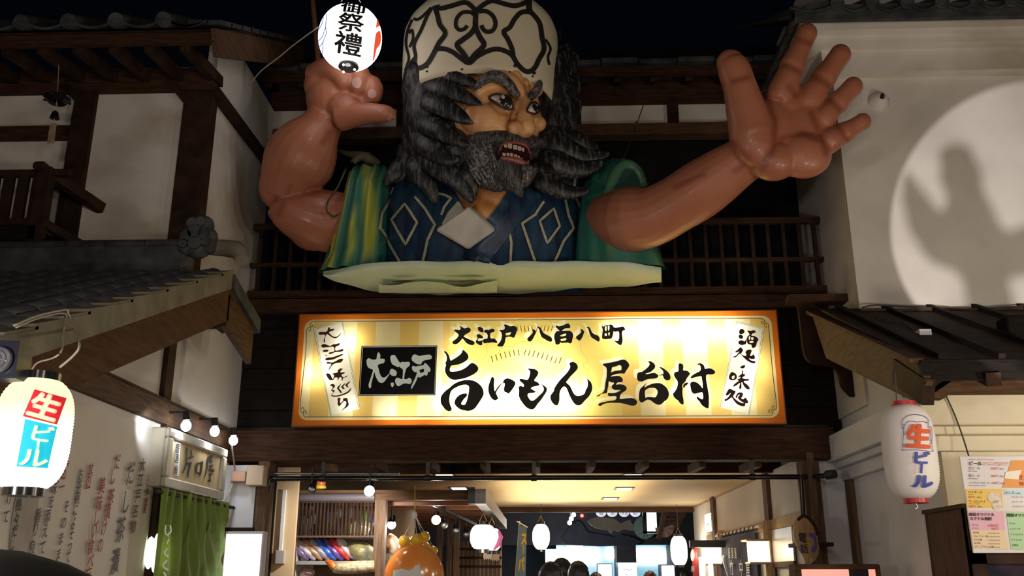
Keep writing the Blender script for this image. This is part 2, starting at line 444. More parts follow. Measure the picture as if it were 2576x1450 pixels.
# balustrade in front of the upper left wall
YB = 7.75
bl = thing('balustrade', 'dark red-brown wooden balustrade below the hanging wind bell', 'railing', P(120, 620, YB))
def hb(n, a, b, y0, y1, ya, yb, m='wood_dark', par=None): return obj(n, pbox(a, b, y0, y1, ya, yb), M[m], par, bevel=.006)
hb('top_rail', -60, 175, 424, 443, YB, YB+.07, 'wood_dark', bl)
hb('bottom_rail', -60, 110, 547, 567, YB, YB+.06, 'wood_dark', bl)
p0, p1 = P(118, 440, YB), P(95, 630, YB)
obj('newel_post', MB().box(p0.x-.06, p0.x+.055, YB-.05, YB+.06, p1.z, p0.z+.02), M['wood_dark'], bl)
obj('post_cap', MB().box(p0.x-.10, p0.x+.02, YB-.1, YB+.3, p0.z+.02, p0.z+.1), M['wood_dark'], bl, bevel=.02)
obj('rail_bracket', MB().bar(P(118, 432, YB), (p0.x+.28, YL, p0.z-.12), .08, .10), M['wood_dark'], bl)
obj('rail_bracket', MB().bar(P(105, 560, YB), (p0.x+.28, YL, P(105, 590, YB).z), .07, .08), M['wood_dark'], bl)
for i in range(5):
    q = P(85-i*37, 500, YB).x
    obj('baluster', MB().box(q-.048, q+.048, YB+.01, YB+.05, P(80, 560, YB).z, P(80, 440, YB).z), M['wood_dark'], bl)
obj('floor_edge', MB().box(-7, P(175, 600, YL).x, YB-.05, YL, P(60, 607, YB).z, P(60, 572, YB).z), M['wood_black'], bl)
# ================================================================ left building, lower gabled roof
XG, YR = -2.8, 7.75
pk = P(593, 672, YR); zR = pk.z-.06; XG = pk.x-.02
fe = PX(0, 860, XG)                                # front end of the verge
s1 = (zR-fe.z)/(YR-fe.y)
bk = PX(648, 800, XG); s2 = (zR-bk.z)/(bk.y-YR)
lr = thing('tiled_roof', 'lower left gabled roof of grey tiles with pale stepped verge above a barge board', 'roof', (XG, YR, zR))
y_end = fe.y-.5
zf = lambda y: zR-s1*(YR-y)
obj('roof_bed', MB().prism([(-7, YR, zR-.06), (XG, YR, zR-.06), (XG, y_end, zf(y_end)-.06), (-7, y_end, zf(y_end)-.06)], (0, 0, -.05)), M['wood_dark'], lr)
obj('roof_bed', MB().prism([(XL-.2, YR, zR-.06), (XG, YR, zR-.06), (XG, bk.y, bk.z-.06), (XL-.2, bk.y, bk.z-.06)], (0, 0, -.05)), M['wood_dark'], lr)
def stile(w=.30, ln=.33):
    b = MB(); rows = []
    for j in (0, 1):
        rows.append([V(-w*u, -ln*j, .012+.030*math.sin(2*math.pi*u)+.03*j) for u in [k/8 for k in range(9)]])
    rows.append([p-V(0, 0, .03) for p in rows[1]])
    b.grid(rows); return b
tl = obj('roof_tile', stile(), M['tile'], None, smooth='all'); tl.parent = lr
ang = math.atan(s1); ln = .27; first = True
for j in range(16):
    y = YR-j*ln*math.cos(ang); z = zR+.01-j*ln*math.sin(ang)
    for i in range(9):
        x = XG-.1-i*.29
        px, py = proj((x-.1, y-.2, z))
        if px < -150 or y < y_end: continue
        if first: q = tl; first = False
        else: q = tl.copy(); q.name = 'roof_tile'; C.objects.link(q); q.parent = lr
        q.location = V(x, y, z)-lr.location; q.rotation_euler = (ang+.06, 0, random.uniform(-.02, .02))
nv = 14; L1 = math.hypot(YR-y_end, zR-zf(y_end)); 
for j in range(nv):
    t0, t1 = j/nv, (j+1.12)/nv
    y0, y1 = YR-(YR-y_end)*t0, YR-(YR-y_end)*t1
    z0, z1 = zf(y0)+.01, zf(y1)+.03
    b = MB().prism([(XG+.012+.006*(j % 2), y0, z0), (XG+.012+.006*(j % 2), y1, z1), (XG+.012, y1, z1-.17), (XG+.012, y0, z0-.15)], (-.03, 0, 0))
    b.prism([(XG+.012, y0, z0), (XG+.012, y1, z1), (XG-.16, y1, z1), (XG-.16, y0, z0)], (0, 0, .018))
    obj('verge_tile', b, M['tile_pale'], lr)
def verge(name, ya, za, yb, zb, top, h, x0, th, m):
    obj(name, MB().prism([(x0, ya, za-top), (x0, yb, zb-top), (x0, yb, zb-top-h), (x0, ya, za-top-h)], (-th, 0, 0)), m, lr)
barge_m = mat('wood_barge', (.046, .018, .007), (.088, .036, .014), 4, .55, (8, 1, 8), .1)
verge('barge_board', YR+.02, zR, y_end, zf(y_end), .16, .27, XG-.01, .05, barge_m)
verge('barge_cap', YR+.03, zR, y_end, zf(y_end), .12, .06, XG+.005, .06, barge_m)
verge('barge_board', YR-.02, zR, bk.y-.05, bk.z+.02, .13, .36, XG-.01, .05, barge_m)
verge('barge_cap', YR-.03, zR, bk.y+.02, bk.z, .02, .13, XG+.03, .12, M['tile'])
obj('end_bracket', MB().prism([P(510, 785, 7.75), P(552, 768, 7.75), P(572, 772, 7.75), P(572, 790, 7.75), P(560, 796, 7.75), P(552, 820, 7.75), P(540, 826, 7.75), P(530, 812, 7.75), P(522, 812, 7.75)], (0, .2, 0)), M['wood_dark'], lr)
# ridge: flat course, round caps, scrolled end ornament, curved end tile
za = P(300, 642, YR-.12).z
obj('ridge_course', MB().box(-7, P(480, 620, YR).x, YR-.12, YR+.12, zR-.06, za+.09), M['tile'], lr, bevel=.01)
for i in range(8):
    x = P(470, 620, YR).x-i*.36
    obj('ridge_tile', MB().tube([(x, YR, za+.1), (x-.35, YR, za+.1)], .085, 12), M['tile'], lr, smooth=True)
ob = MB(); c = P(500, 592, YR-.1)
for dx, dy, rr in ((0, 0, .13), (-22, 10, .1), (20, 6, .1), (-8, -22, .09), (14, -24, .09), (26, 26, .08), (-30, 30, .08), (0, 28, .12)):
    q = P(500+dx, 592+dy, YR-.1); ob.ball(q, (rr, .09, rr), 14, 8); ob.tube([q+V(0, -.07, 0), q+V(0, -.11, 0)], rr*.5, 12)
obj('ridge_ornament', ob, M['tile'], lr, smooth=True)
ob = MB().tube([P(520, 622, YR-.02), P(560, 624, YR-.05), P(594, 628, YR-.08), P(606, 640, YR-.12), P(608, 656, YR-.15)], [.07, .075, .08, .075, .06], 14)
obj('ridge_end_tile', ob, M['tile_pale'], lr, smooth=True)
# ================================================================ left building, lower storey side wall
XW = -3.4
ll = struct('wall_left')
prof = [(4.0, 0), (10.0, 0), (10.0, 4.2), (YR+.1, zR-.25), (4.0, zf(4.0)-.2)]
obj('plaster_panel', MB().prism([(XW, y, z) for y, z in prof], (-.12, 0, 0)), M['plaster'], ll)
obj('beam', MB().box(XW-.02, XW+.06, 4.0, 10.0, 2.88, 3.07), M['wood_brown_y'], ll)
obj('cap_strip', MB().box(XW, XW+.075, 4.0, 9.9, 3.07, 3.09), M['wood_dark'], ll)
y = PX(432, 900, XW+.05).y
obj('post', MB().box(XW-.02, XW+.05, y-.07, y+.09, 3.07, 3.95), M['wood_dark'], ll)
y = PX(398, 1200, XW+.03).y; y2 = PX(410, 1100, XW+.03).y
obj('post', MB().box(XW-.02, XW+.055, y-.0, y+.16, 0, 2.9), M['wood_dark'], ll)
# opening of the bar: flat orange panel behind the green curtain
ydo = y+.16
obj('door_header', MB().box(XW-.02, XW+.05, ydo, 9.95, 2.2, 2.3), M['wood_dark'], ll)
obj('orange_inner_wall', MB().box(XW+.002, XW+.01, ydo, 9.9, 0, 2.25), mat('orange_wall', (.75, .32, .08), (.85, .4, .12), 3, .7), ll)
# end wall of the left building facing the street at the facade
obj('white_return', MB().box(XW, P(637, 1300, 9.86).x, 9.86, 9.95, 1.7, 2.72), M['plaster_cool'], ll)
obj('return_frame', MB().box(XW, P(640, 1320, 9.84).x, 9.82, 9.95, P(600, 1345, 9.84).z, P(600, 1328, 9.84).z), M['wood_dark'], ll)
obj('return_post', MB().box(P(640, 1300, 9.86).x, P(668, 1300, 9.86).x, 9.86, 10.1, 0, 2.76), M['wood_brown_z'], ll)
# ================================================================ right building, upper storey
XR, YQ = 3.17, 9.0
wr = struct('wall_right_upper')
zq = P(2300, 772, YQ).z
obj('plaster_panel', MB().box(XR, 7, YQ, YQ+.12, zq-.3, 8.4), M['plaster'], wr)
obj('plaster_panel', MB().box(XR, XR+.12, YQ+.12, 11.5, 3.2, 8.4), M['plaster'], wr)
for (ya, y0, y1, pr, nm) in ((YQ-.14, 118, 177, .14, 'cornice'), (YQ-.27, 82, 106, .27, 'cornice'), (YQ-.39, 54, 70, .39, 'cornice')):
    z1, z0 = P(2350, y0-14, ya).z, P(2350, y1, ya).z
    obj(nm, MB().box(XR-pr, 7, ya, YQ+.1, z0, z1), M['plaster_stain'], wr)
    obj(nm, MB().box(XR-pr, XR+.1, YQ+.1, 11.5, z0, z1), M['plaster_stain'], wr)
YE8 = YQ-.44
zt8 = P(2350, 50, YE8).z
rr_ = thing('tiled_roof', 'upper right roof eave of round-ended dark tiles above the white cornice', 'roof', (XR-.4, YE8-.1, zt8))
obj('roof_bed', MB().prism([(XR-.5, YE8-.05, zt8+.02), (7, YE8-.05, zt8+.02), (7, 11, zt8+1.5), (XR-.5, 11, zt8+1.5)], (0, 0, .05)), M['tile'], rr_)
for i in range(8):
    x = P(2105+i*88, 30, YE8-.08).x
    obj('cover_tile', barrel(x, YE8-.12, zt8+.14, 1.0, .5, .072), M['tile'], rr_, smooth=True)
    obj('pan_tile', pan(x+.06, YE8-.1, zt8+.12, P(2193, 30, YE8).x-P(2105, 30, YE8).x-.12, .8, .5), M['tile'], rr_, smooth=True)
obj('eave_board', MB().box(XR-.5, 7, YE8-.06, YE8, zt8-.01, zt8+.17), M['tile'], rr_)
obj('pan_tile', pan(XR-.55, YE8-.1, zt8+.13, P(2085, 30, YE8).x-XR+.55, .8, .5), M['tile'], rr_, smooth=True)
for i in range(9):
    y = YE8-.08+i*.32
    obj('verge_tile', MB().prism([(XR-.5, y, zt8+.02+.0*i), (XR-.5, y+.34, zt8+.04), (XR-.1, y+.34, zt8+.2), (XR-.1, y, zt8+.18)], (0, 0, .06)), M['tile'], rr_)
# ================================================================ right building, lower pent roof
pr = thing('board_roof', 'right hand pent roof of dark boards and battens below the spotlit white wall', 'roof', (2.8, YQ, zq))
XV2 = 2.8
ev = PX(2312, 905, XV2); zq2 = zq-.02
srf = (zq2-ev.z)/(YQ-ev.y)
nrm = V(0, -math.sin(math.atan(srf)), math.cos(math.atan(srf)))
def rp(x, t, up=0): return V(x, YQ+(ev.y-YQ)*t, zq2+(ev.z-zq2)*t) + V(0, 0, up)
bx = [XV2, P(2112, 785, YQ).x+.02]
step = P(2225, 785, YQ).x-P(2112, 785, YQ).x
xs = [XV2+.0]+[P(2112, 785, YQ).x+.0+step*i for i in range(0, 9)]
xs = sorted(set(round(v, 3) for v in xs if v >= XV2))
for a, b in zip(xs[:-1], xs[1:]):
    obj('roof_board', MB().prism([rp(a, -.02), rp(b-.01, -.02), rp(b-.01, 1), rp(a, 1)], (0, 0, -.03)), M['wood_dark'], pr)
    obj('batten', MB().bar(rp(b, -.02, .02), rp(b, 1.0, .02), .05, .045), M['wood_black'], pr)
vt = PX(2042, 788, XV2); 
lo = [PX(2042, 790, XV2), PX(2305, 912, XV2), PX(2330, 962, XV2), PX(2312, 1017, XV2), PX(2078, 902, XV2)]
obj('barge_board', MB().prism(lo, (.05, 0, 0)), mat('wood_verge', (.075, .048, .030), (.12, .08, .052), 5, .55, (8, 1, 5), .1), pr)
obj('barge_cap', MB().bar(PX(2040, 786, XV2-.02), PX(2306, 908, XV2-.02), .1, .035), M['wood_brown_y'], pr)
obj('eave_board', MB().box(XV2, 7, ev.y-.03, ev.y+.02, ev.z-.16, ev.z-.01), M['wood_black'], pr)
obj('rafter', MB().bar((XV2+.03, ev.y-.02, ev.z-.25), (XV2+.03, ev.y+.5, ev.z+.02), .09, .2), M['wood_dark'], pr)
pb = P(2340, 985, 7.35); pt_ = P(2340, 948, 7.35)
obj('purlin', MB().box(XV2+.1, 7, 7.3, 7.5, pb.z-.02, pt_.z), M['wood_brown_x'], pr)
obj('soffit', MB().prism([rp(XV2+.05, 0, -.1), rp(7, 0, -.1), rp(7, .97, -.1), rp(XV2+.05, .97, -.1)], (0, 0, -.03)), M['wood_brown_y'], pr)
obj('purlin_bracket', MB().prism([P(2335, 1000, 7.2), P(2400, 955, 7.2), P(2420, 955, 7.2), P(2415, 975, 7.2), P(2375, 1003, 7.2)], (0, .1, 0)), M['wood_brown_x'], pr)
obj('rafter', MB().bar(P(2500, 955, 6.75), P(2440, 925, 7.6), .1, .1), M['wood_dark'], pr)
obj('ledge', MB().box(P(2166, 790, YQ-.1).x, 7, YQ-.12, YQ, P(2300, 800, YQ-.12).z, P(2300, 776, YQ-.12).z), M['wood_brown_x'], pr)
obj('scroll_bracket', MB().prism([P(x, y, 9.42) for x, y in smooth_pts([(2007, 763), (2016, 832), (2024, 890), (2038, 910), (2054, 917), (2082, 919), (2101, 926), (2112, 943), (2118, 970), (2132, 987), (2148, 998), (2195, 998)], 3)+[(2200, 860), (2045, 763)]], (0, .06, 0)), M['wood_dark'], pr)
obj('top_plate', MB().box(P(1980, 760, 9.4).x, XR+.05, 9.3, 9.48, P(2000, 765, 9.4).z, P(2000, 747, 9.4).z), M['wood_dark_x'], pr)
# ================================================================ right building, lower storey
XS, YS = 3.2, 7.62
rl = struct('wall_right')
obj('plaster_panel', MB().box(XS, 7, YS, YS+.1, 0, 3.3), M['plaster_cream'], rl)
obj('plaster_panel', MB().box(XS, XS+.1, YS+.1, 10.4, 0, 3.6), M['plaster_cool'], rl)  # bluish light on this side wall is put into its cool colour
for y0, y1, p_ in ((985, 1069, .2), (1072, 1093, .13), (1096, 1135, .07)):
    ya = YS-p_
    z1, z0 = P(2450, y0, ya).z, P(2450, y1, ya).z
    obj('cornice', MB().box(XS-p_, 7, ya, YS+.01, z0, z1), M['plaster_cream'], rl, bevel=.008)
    obj('cornice', MB().box(XS-p_, XS+.02, YS+.01, 10.0, z0, z1), M['plaster_cool'], rl, bevel=.008)
for c_ in (2140, ):
    y = PX(c_, 1250, XS-.02).y
    obj('post', MB().box(XS-.05, XS+.02, y-.1, y+.06, 0, P(2140, 1193, y).z), M['wood_brown_z'], rl)
xf = P(2052, 1300, 10.0).x
obj('post', MB().box(xf-.1, xf+.07, 9.95, 10.2, 0, 2.76), M['wood_brown_z'], rl)
obj('plaster_panel', MB().box(xf+.05, XS+.1, 10.05, 10.15, 0, 2.9), M['plaster_cool'], rl)
# ================================================================ passage under the front building
ZC = 2.83
struct('ceiling', MB().box(-6.5, 2.9, 11.6, 17.95, ZC, ZC+.1), M['ceiling'])
t = struct('trim_4', MB().box(-6.5, 2.9, 11.55, 11.62, ZC-.03, 3.2), M['wood_dark_x'])
struct('ceiling_recess', MB().box(-3.6, 3.2, 10.1, 11.6, 3.02, 3.1), M['plaster_dark'])
for px in (800, 938, 1078, 1215, 1350, 1490, 1625, 1768, 1908):
    s = struct('trim_5', MB().bar(P(px, 1172, 10.12)+V(0, 0, .03), P(px, 1172, 10.12)+V(.0, .85, .05), .07, .09), M['wood_brown_y']); s.name = 'trim_5'
struct('trim_6', MB().box(-6.5, 2.9, 17.85, 18.05, ZC-.095, ZC), M['wood_brown_x'])
ri = struct('wall_passage_right')
XP = 2.8
obj('plaster_panel', MB().box(XP, XP+.1, 10.15, 18.0, 0, ZC), M['plaster'], ri)
for px, w in ((1930, .16), (1793, .2), (2042, .1)):
    y = PX(px, 1300, XP-.03).y
    obj('post', MB().box(XP-.05, XP+.02, y-w, y+w*.4, 0, ZC), M['wood_brown_z'], ri)
obj('rail', MB().box(XP-.03, XP+.02, 10.3, 16.5, 2.13, 2.25), M['wood_tan'], ri)
obj('ceiling_trim', MB().box(XP-.02, XP+.02, 11.6, 18, ZC-.03, ZC), M['wood_tan'], ri)
struct('wall_passage_left', MB().box(-6.6, -6.5, 10.15, 18, 0, ZC), M['plaster'])
# far hall
struct('wall_far', MB().box(-8, 8, 26.9, 27, 0, 5), mat('far_wall', (.05, .055, .07), (.08, .085, .10), 2, .7))
struct('ceiling_far', MB().box(-8, 8, 18.05, 27, 4.3, 4.4), M['wood_black'])
struct('wall_far_left', MB().box(-8, -7.9, 18, 27, 0, 4.4), M['wood_black'])
struct('wall_far_right', MB().box(5, 5.1, 18, 27, 0, 4.4), M['plaster_dark'])
# ================================================================ the giant bust over the sign
def skin_mat(name, c1, c2, c3):
    m = mat(name, c1, c2, 1.6, .46, (1, 1, 1), .12, bscale=9, coat=.12)
    nt = m.node_tree; N = nt.nodes; L = nt.links; b = N['Principled BSDF']
    at = N.new('ShaderNodeAttribute'); at.attribute_name = 'paint'
    mx = N.new('ShaderNodeMix'); mx.data_type = 'RGBA'
    src = b.inputs['Base Color'].links[0].from_socket
    L.new(src, mx.inputs[6]); mx.inputs[7].default_value = (*c3, 1)
    L.new(at.outputs['Fac'], mx.inputs[0]); L.new(mx.outputs[2], b.inputs['Base Color'])
    return m
M['arm_skin'] = skin_mat('arm_skin', (.37, .125, .07), (.46, .175, .10), (.23, .06, .03))
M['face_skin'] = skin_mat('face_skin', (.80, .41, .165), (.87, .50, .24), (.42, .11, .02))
M['hair'] = mat('hair', (.012, .012, .013), (.12, .118, .128), 9, .42, (3, 3, .8), .5, bscale=14, lo=.50, hi=.74)
M['beard'] = mat('beard', (.018, .017, .017), (.16, .15, .15), 16, .45, (3, 3, .7), .6, bscale=22, lo=.42, hi=.72)
M['brow'] = mat('brow', (.035, .03, .03), (.25, .22, .22), 14, .45, (2, 2, 2), .6, bscale=20, lo=.4, hi=.7)
M['robe'] = mat('robe', (.010, .020, .055), (.022, .085, .16), 3.2, .45, (3, 3, .8), .2, bscale=8, lo=.35, hi=.75, coat=.08)
M['line'] = mat('line', (.42, .40, .24), (.55, .52, .40), 12, .5)
M['cloth'] = mat('cloth', (.72, .64, .46), (.78, .70, .53), 2.5, .8, (1, 1, 1), .1, bscale=30)
M['pad'] = mat('pad', (.52, .49, .43), (.66, .62, .56), 6, .7, (1, 1, 1), .2, bscale=12)
M['under'] = mat('under', (.62, .76, .50), (.76, .86, .68), 1.4, .6, (1, 1, 2), .2, bscale=6)
def green_mat():
    m = mat('vest', (.02, .14, .09), (.04, .20, .17), 1.6, .45, (4, 4, .5), .2, bscale=7, coat=.2)
    nt = m.node_tree; N = nt.nodes; L = nt.links; b = N['Principled BSDF']
    src = b.inputs['Base Color'].links[0].from_socket
    at = N.new('ShaderNodeAttribute'); at.attribute_name = 'paint'
    mx = N.new('ShaderNodeMix'); mx.data_type = 'RGBA'; L.new(src, mx.inputs[6]); mx.inputs[7].default_value = (.50, .52, .05, 1)
    L.new(at.outputs['Fac'], mx.inputs[0]); L.new(mx.outputs[2], b.inputs['Base Color']); return m
M['vest'] = green_mat()
def paint(o, fn):
    off = rootloc(o) if o.parent else o.location; me = o.data
    a = me.attributes.new('paint', 'FLOAT', 'POINT')
    a.data.foreach_set('value', [fn(v.co+off, v) for v in me.vertices])
def seg_d(px, py, pl):
    best = 1e9
    for (x0, y0), (x1, y1) in zip(pl[:-1], pl[1:]):
        dx, dy = x1-x0, y1-y0; t = max(0, min(1, ((px-x0)*dx+(py-y0)*dy)/((dx*dx+dy*dy) or 1)))
        best = min(best, math.hypot(px-x0-dx*t, py-y0-dy*t))
    return best
YS0 = 8.85
Z0 = P(1200, 667, YS0).z
bust = thing('giant_bust', 'giant painted bust of a bearded man in a patterned cream cap above the lit sign', 'statue', (0, 9.4, Z0))
def T(mb, pts, n=14, k=3, flat=1.0, up=None):            # tapered limb: (px, py, Y, radius in px)
    q = smooth_pts(pts, k) if len(pts) > 2 else pts
    c = [P(a[0], a[1], a[2]) for a in q]
    mb.tube(c, [a[3]*mpp(p) for a, p in zip(q, c)], n, flat, up)
def Bp(mb, px, py, Y, rx, ry=None, ryd=None, n=18):      # blob: pixel centre, pixel radii (x, z) and depth radius
    c = P(px, py, Y); s = mpp(c); ry = ry or rx; ryd = ryd or min(rx, ry)
    mb.ball(c, (rx*s, ryd*s, ry*s), n, 12)
# ---------------------------------------------------------------- torso
def loft(rows, n=44, fold=0, freq=9, ph=0, pw=2.6):
    """rows: (py, xL, xR, Yfront, Yback, z-row-Y) -> closed half-round shell around the chest"""
    out = []
    for (py, xl, xr, yf, yb) in rows:
        z = P(1200, py, yf).z; a, b = P(xl, py, yf+.25).x, P(xr, py, yf+.25).x
        cx, hw = (a+b)/2, (b-a)/2; r = []
        for i in range(n+1):
            t = math.pi*i/n; c_, s_ = math.cos(t), math.sin(t)
            x = cx-hw*math.copysign(abs(c_)**(2/pw), c_); dep = (yb-yf)*abs(s_)**(2/pw)
            f = fold*math.sin(freq*t+ph+z*.6)*s_
            r.append(V(x, yb-dep-f, z))
        out.append(r)
    return out
rb = MB()
rr = loft([(668, 945, 1472, 8.87, 9.85), (640, 946, 1471, 8.91, 9.85), (590, 948, 1468, 8.87, 9.8), (530, 953, 1466, 8.86, 9.75), (480, 960, 1468, 8.9, 9.7), (440, 972, 1472, 8.98, 9.65), (405, 1000, 1470, 9.12, 9.6), (385, 1060, 1420, 9.3, 9.5)], 60, .016, 13, .6)
rb.grid(rr)
rb.add(rr[-1], [tuple(range(len(rr[-1])))]); rb.add([p for p in (rr[0][0], rr[0][-1], rr[-1][-1], rr[-1][0])], [(0, 1, 2, 3)])
robe = obj('robe', rb, M['robe'], bust, smooth='all')
# green sleeveless coat, one panel each side
vl = MB(); r1 = loft([(668, 808, 968, 9.0, 9.2), (620, 826, 972, 9.0, 9.4), (560, 842, 972, 8.99, 9.3), (500, 856, 974, 9.0, 9.4), (450, 868, 978, 9.03, 9.4), (414, 880, 992, 9.10, 9.4), (408, 895, 985, 9.2, 9.4)], 60, .035, 12, 0, 2.2)
vl.grid(r1); vl.add(r1[-1], [tuple(range(len(r1[-1])))]); vl.quad(r1[0][0], r1[0][-1], r1[-1][-1], r1[-1][0])
vest_l = obj('coat_panel', vl, M['vest'], bust, smooth='all')
vr = MB(); r2 = loft([(668, 1446, 1672, 9.0, 9.2), (620, 1448, 1655, 8.99, 9.25), (560, 1452, 1640, 8.98, 9.3), (500, 1458, 1630, 9.0, 9.4), (450, 1464, 1622, 9.04, 9.4), (415, 1480, 1608, 9.12, 9.4), (404, 1510, 1590, 9.25, 9.4)], 50, .012, 12, 1, 2.4)
vr.grid(r2); vr.add(r2[-1], [tuple(range(len(r2[-1])))]); vr.quad(r2[0][0], r2[0][-1], r2[-1][-1], r2[-1][0])
vest_r = obj('coat_panel', vr, M['vest'], bust, smooth='all')
lines_l = [([(876, 425), (862, 500), (838, 610), (822, 690)], 9), ([(925, 420), (925, 470), (922, 530), (926, 640)], 9), ([(928, 460), (935, 560), (925, 645)], 13), ([(888, 540), (882, 600), (888, 650)], 8)]
paint(vest_l, lambda p, v: min(1, max(math.exp(-(seg_d(*proj(p), l)/w)**2) for l, w in lines_l)*.95) if p.y < 9.6 else 0)
lines_r = [([(1535, 610), (1533, 500), (1570, 410), (1605, 440)], 7), ([(1660, 640), (1655, 700)], 8)]
paint(vest_r, lambda p, v: min(1, max(math.exp(-(seg_d(*proj(p), l)/w)**2) for l, w in lines_r)*.35) if p.y < 9.6 else 0)
# raised armhole on the right panel
ab = MB(); T(ab, [(1530, 570, 9.0, 8), (1527, 510, 8.97, 13), (1545, 445, 8.98, 15), (1573, 416, 9.02, 15), (1602, 430, 9.06, 14), (1618, 470, 9.1, 13)], 12)
o = obj('armhole_rim', ab, M['vest'], bust, smooth='all'); paint(o, lambda p, v: .12)
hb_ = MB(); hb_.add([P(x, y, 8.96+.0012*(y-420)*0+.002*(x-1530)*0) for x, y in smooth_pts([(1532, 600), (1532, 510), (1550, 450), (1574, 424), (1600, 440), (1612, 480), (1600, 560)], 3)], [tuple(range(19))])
obj('armhole_shade_sheet', hb_, mat('armhole_shade', (.008, .05, .04), (.015, .07, .05), 5, .7), bust)  # dark green sheet painted as the shade inside the armhole
# pale underside: front edge, back edge, a stitched flap with two gaping slits
n = 60; front = []; back = []
for i in range(n+1):
    u = i/n; x = 812+u*(1664-812)
    e = min(1, 4*min(u, 1-u))
    yf = 667+25*(1-min(1, u*5))**1.3+14*(1-min(1, (1-u)*6))**1.5+1.2*math.sin(u*40)
    yb = 693+(740-693)*min(1, u*5.5)**.8 if u < .5 else 712+(740-712)*min(1, (1-u)*2.2)**.9
    yb += 1.8*math.sin(u*23)+1.2*math.sin(u*57)
    front.append((x, yf)); back.append((x, yb))
rows = []
for j in range(9):
    v = j/8
    rows.append([PZ(f[0]+(b[0]-f[0])*v, f[1]+(b[1]-f[1])*v, Z0-.03*math.sin(math.pi*v)) for f, b in zip(front, back)])
ub = MB(); ub.grid(rows); ub.grid([[p for p in rows[0]], [p+V(0, .03, .05) for p in rows[0]]])
under = obj('underside', ub, M['under'], bust, smooth='all')
fl = MB(); top = smooth_pts([(953, 707), (985, 708), (1015, 710), (1045, 707), (1075, 706), (1120, 709), (1160, 712), (1200, 710), (1250, 705)], 6); frows = []
for j in range(5):
    v = j/4; rw = []
    for i, (x, y) in enumerate(top):
        u = i/(len(top)-1); sag = .035*max(0, math.sin(u*9.5+.6))*(1-v)
        rw.append(PZ(x, y+(735-y)*v, Z0-.045)+V(0, 0, -sag-.01))
    frows.append(rw)
fl.grid(frows); obj('underside_flap', fl, M['under'], bust, smooth='all')
for pts in ([(985, 709), (1010, 711), (1030, 709), (1046, 706), (1020, 705), (1000, 706)], [(1122, 707), (1160, 711), (1200, 710), (1222, 708), (1195, 704), (1155, 706)]):
    g = MB(); g.add([PZ(x, y, Z0-.075) for x, y in smooth_pts(pts, 3, True)], [tuple(range(18))]); obj('slit', g, M['black'], bust)
# ---------------------------------------------------------------- arms and hands
ar = MB()
T(ar, [(1530, 553, 9.25, 70), (1585, 553, 8.95, 84), (1640, 545, 8.8, 76), (1700, 515, 8.65, 72), (1760, 478, 8.5, 74), (1815, 440, 8.36, 68), (1862, 408, 8.24, 60), (1905, 380, 8.14, 58)], 20)
YH = 8.05
Bp(ar, 1955, 345, YH, 104, 108, 40); Bp(ar, 2015, 320, YH, 74, 86, 36); Bp(ar, 2020, 390, YH-.02, 72, 62, 46); Bp(ar, 1945, 405, YH-.02, 62, 52, 48)
Bp(ar, 1895, 340, YH-.06, 62, 84, 52); Bp(ar, 1990, 272, YH, 52, 48, 34)
T(ar, [(1893, 345, YH-.05, 58), (1876, 275, YH-.08, 50), (1860, 215, YH-.10, 42), (1847, 178, YH-.10, 41), (1838, 158, YH-.10, 36)], 16)
Bp(ar, 1838, 160, YH-.10, 36, 38, 30)
def finger(mb, base, mid, tip, r, Y0):
    T(mb, [(*base, Y0, r[0]), ((base[0]*2+mid[0])/3, (base[1]*2+mid[1])/3, Y0-.03, r[0]*.99), (mid[0]-(mid[0]-base[0])*.12, mid[1]-(mid[1]-base[1])*.12, Y0-.04, r[1]*.94), (*mid, Y0-.04, r[1]*1.04), ((mid[0]+tip[0])/2, (mid[1]+tip[1])/2, Y0-.05, r[2]*1.02), (*tip, Y0-.06, r[2])], 14)
    Bp(mb, *tip, Y0-.06, r[2], r[2]*1.05, r[2]*.9)
finger(ar, (1958, 255), (1992, 170), (2030, 84), (38, 33, 26), YH)
finger(ar, (2022, 268), (2070, 200), (2114, 138), (35, 31, 27), YH)
finger(ar, (2058, 312), (2104, 262), (2146, 218), (32, 28, 25), YH)
finger(ar, (2072, 362), (2122, 335), (2170, 306), (33, 28, 22), YH)
arm_r = organic('arm', ar, .016, 4, M['arm_skin'], bust)
put_label(arm_r, 'outstretched bare arm with an open spread hand')
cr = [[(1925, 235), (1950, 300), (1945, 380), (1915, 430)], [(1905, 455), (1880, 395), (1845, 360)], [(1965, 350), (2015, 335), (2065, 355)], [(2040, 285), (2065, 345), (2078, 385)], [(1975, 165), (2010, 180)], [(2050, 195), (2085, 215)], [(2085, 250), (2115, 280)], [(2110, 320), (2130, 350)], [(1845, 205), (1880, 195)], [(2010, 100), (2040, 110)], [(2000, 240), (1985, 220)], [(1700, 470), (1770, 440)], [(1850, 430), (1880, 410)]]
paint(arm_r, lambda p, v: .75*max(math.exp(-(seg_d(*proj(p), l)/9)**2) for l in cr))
al = MB()
T(al, [(900, 575, 9.52, 66), (860, 562, 9.42, 76), (800, 552, 9.3, 78), (745, 530, 9.2, 66), (712, 500, 9.14, 54)], 20)
T(al, [(712, 500, 9.14, 56), (728, 450, 9.08, 74), (752, 405, 9.02, 90), (780, 358, 8.97, 78), (806, 320, 8.93, 54), (822, 292, 8.9, 50)], 20)
Bp(al, 700, 470, 9.12, 48, 60, 56); Bp(al, 790, 590, 9.35, 60, 40, 60)
YF = 8.86
Bp(al, 835, 245, YF, 66, 74, 52); Bp(al, 812, 215, YF, 48, 52, 44); Bp(al, 868, 272, YF-.08, 48, 40, 42)
T(al, [(858, 292, YF-.06, 40), (900, 288, YF-.14, 31), (935, 285, YF-.2, 26), (968, 286, YF-.24, 23), (984, 288, YF-.25, 18)], 14)
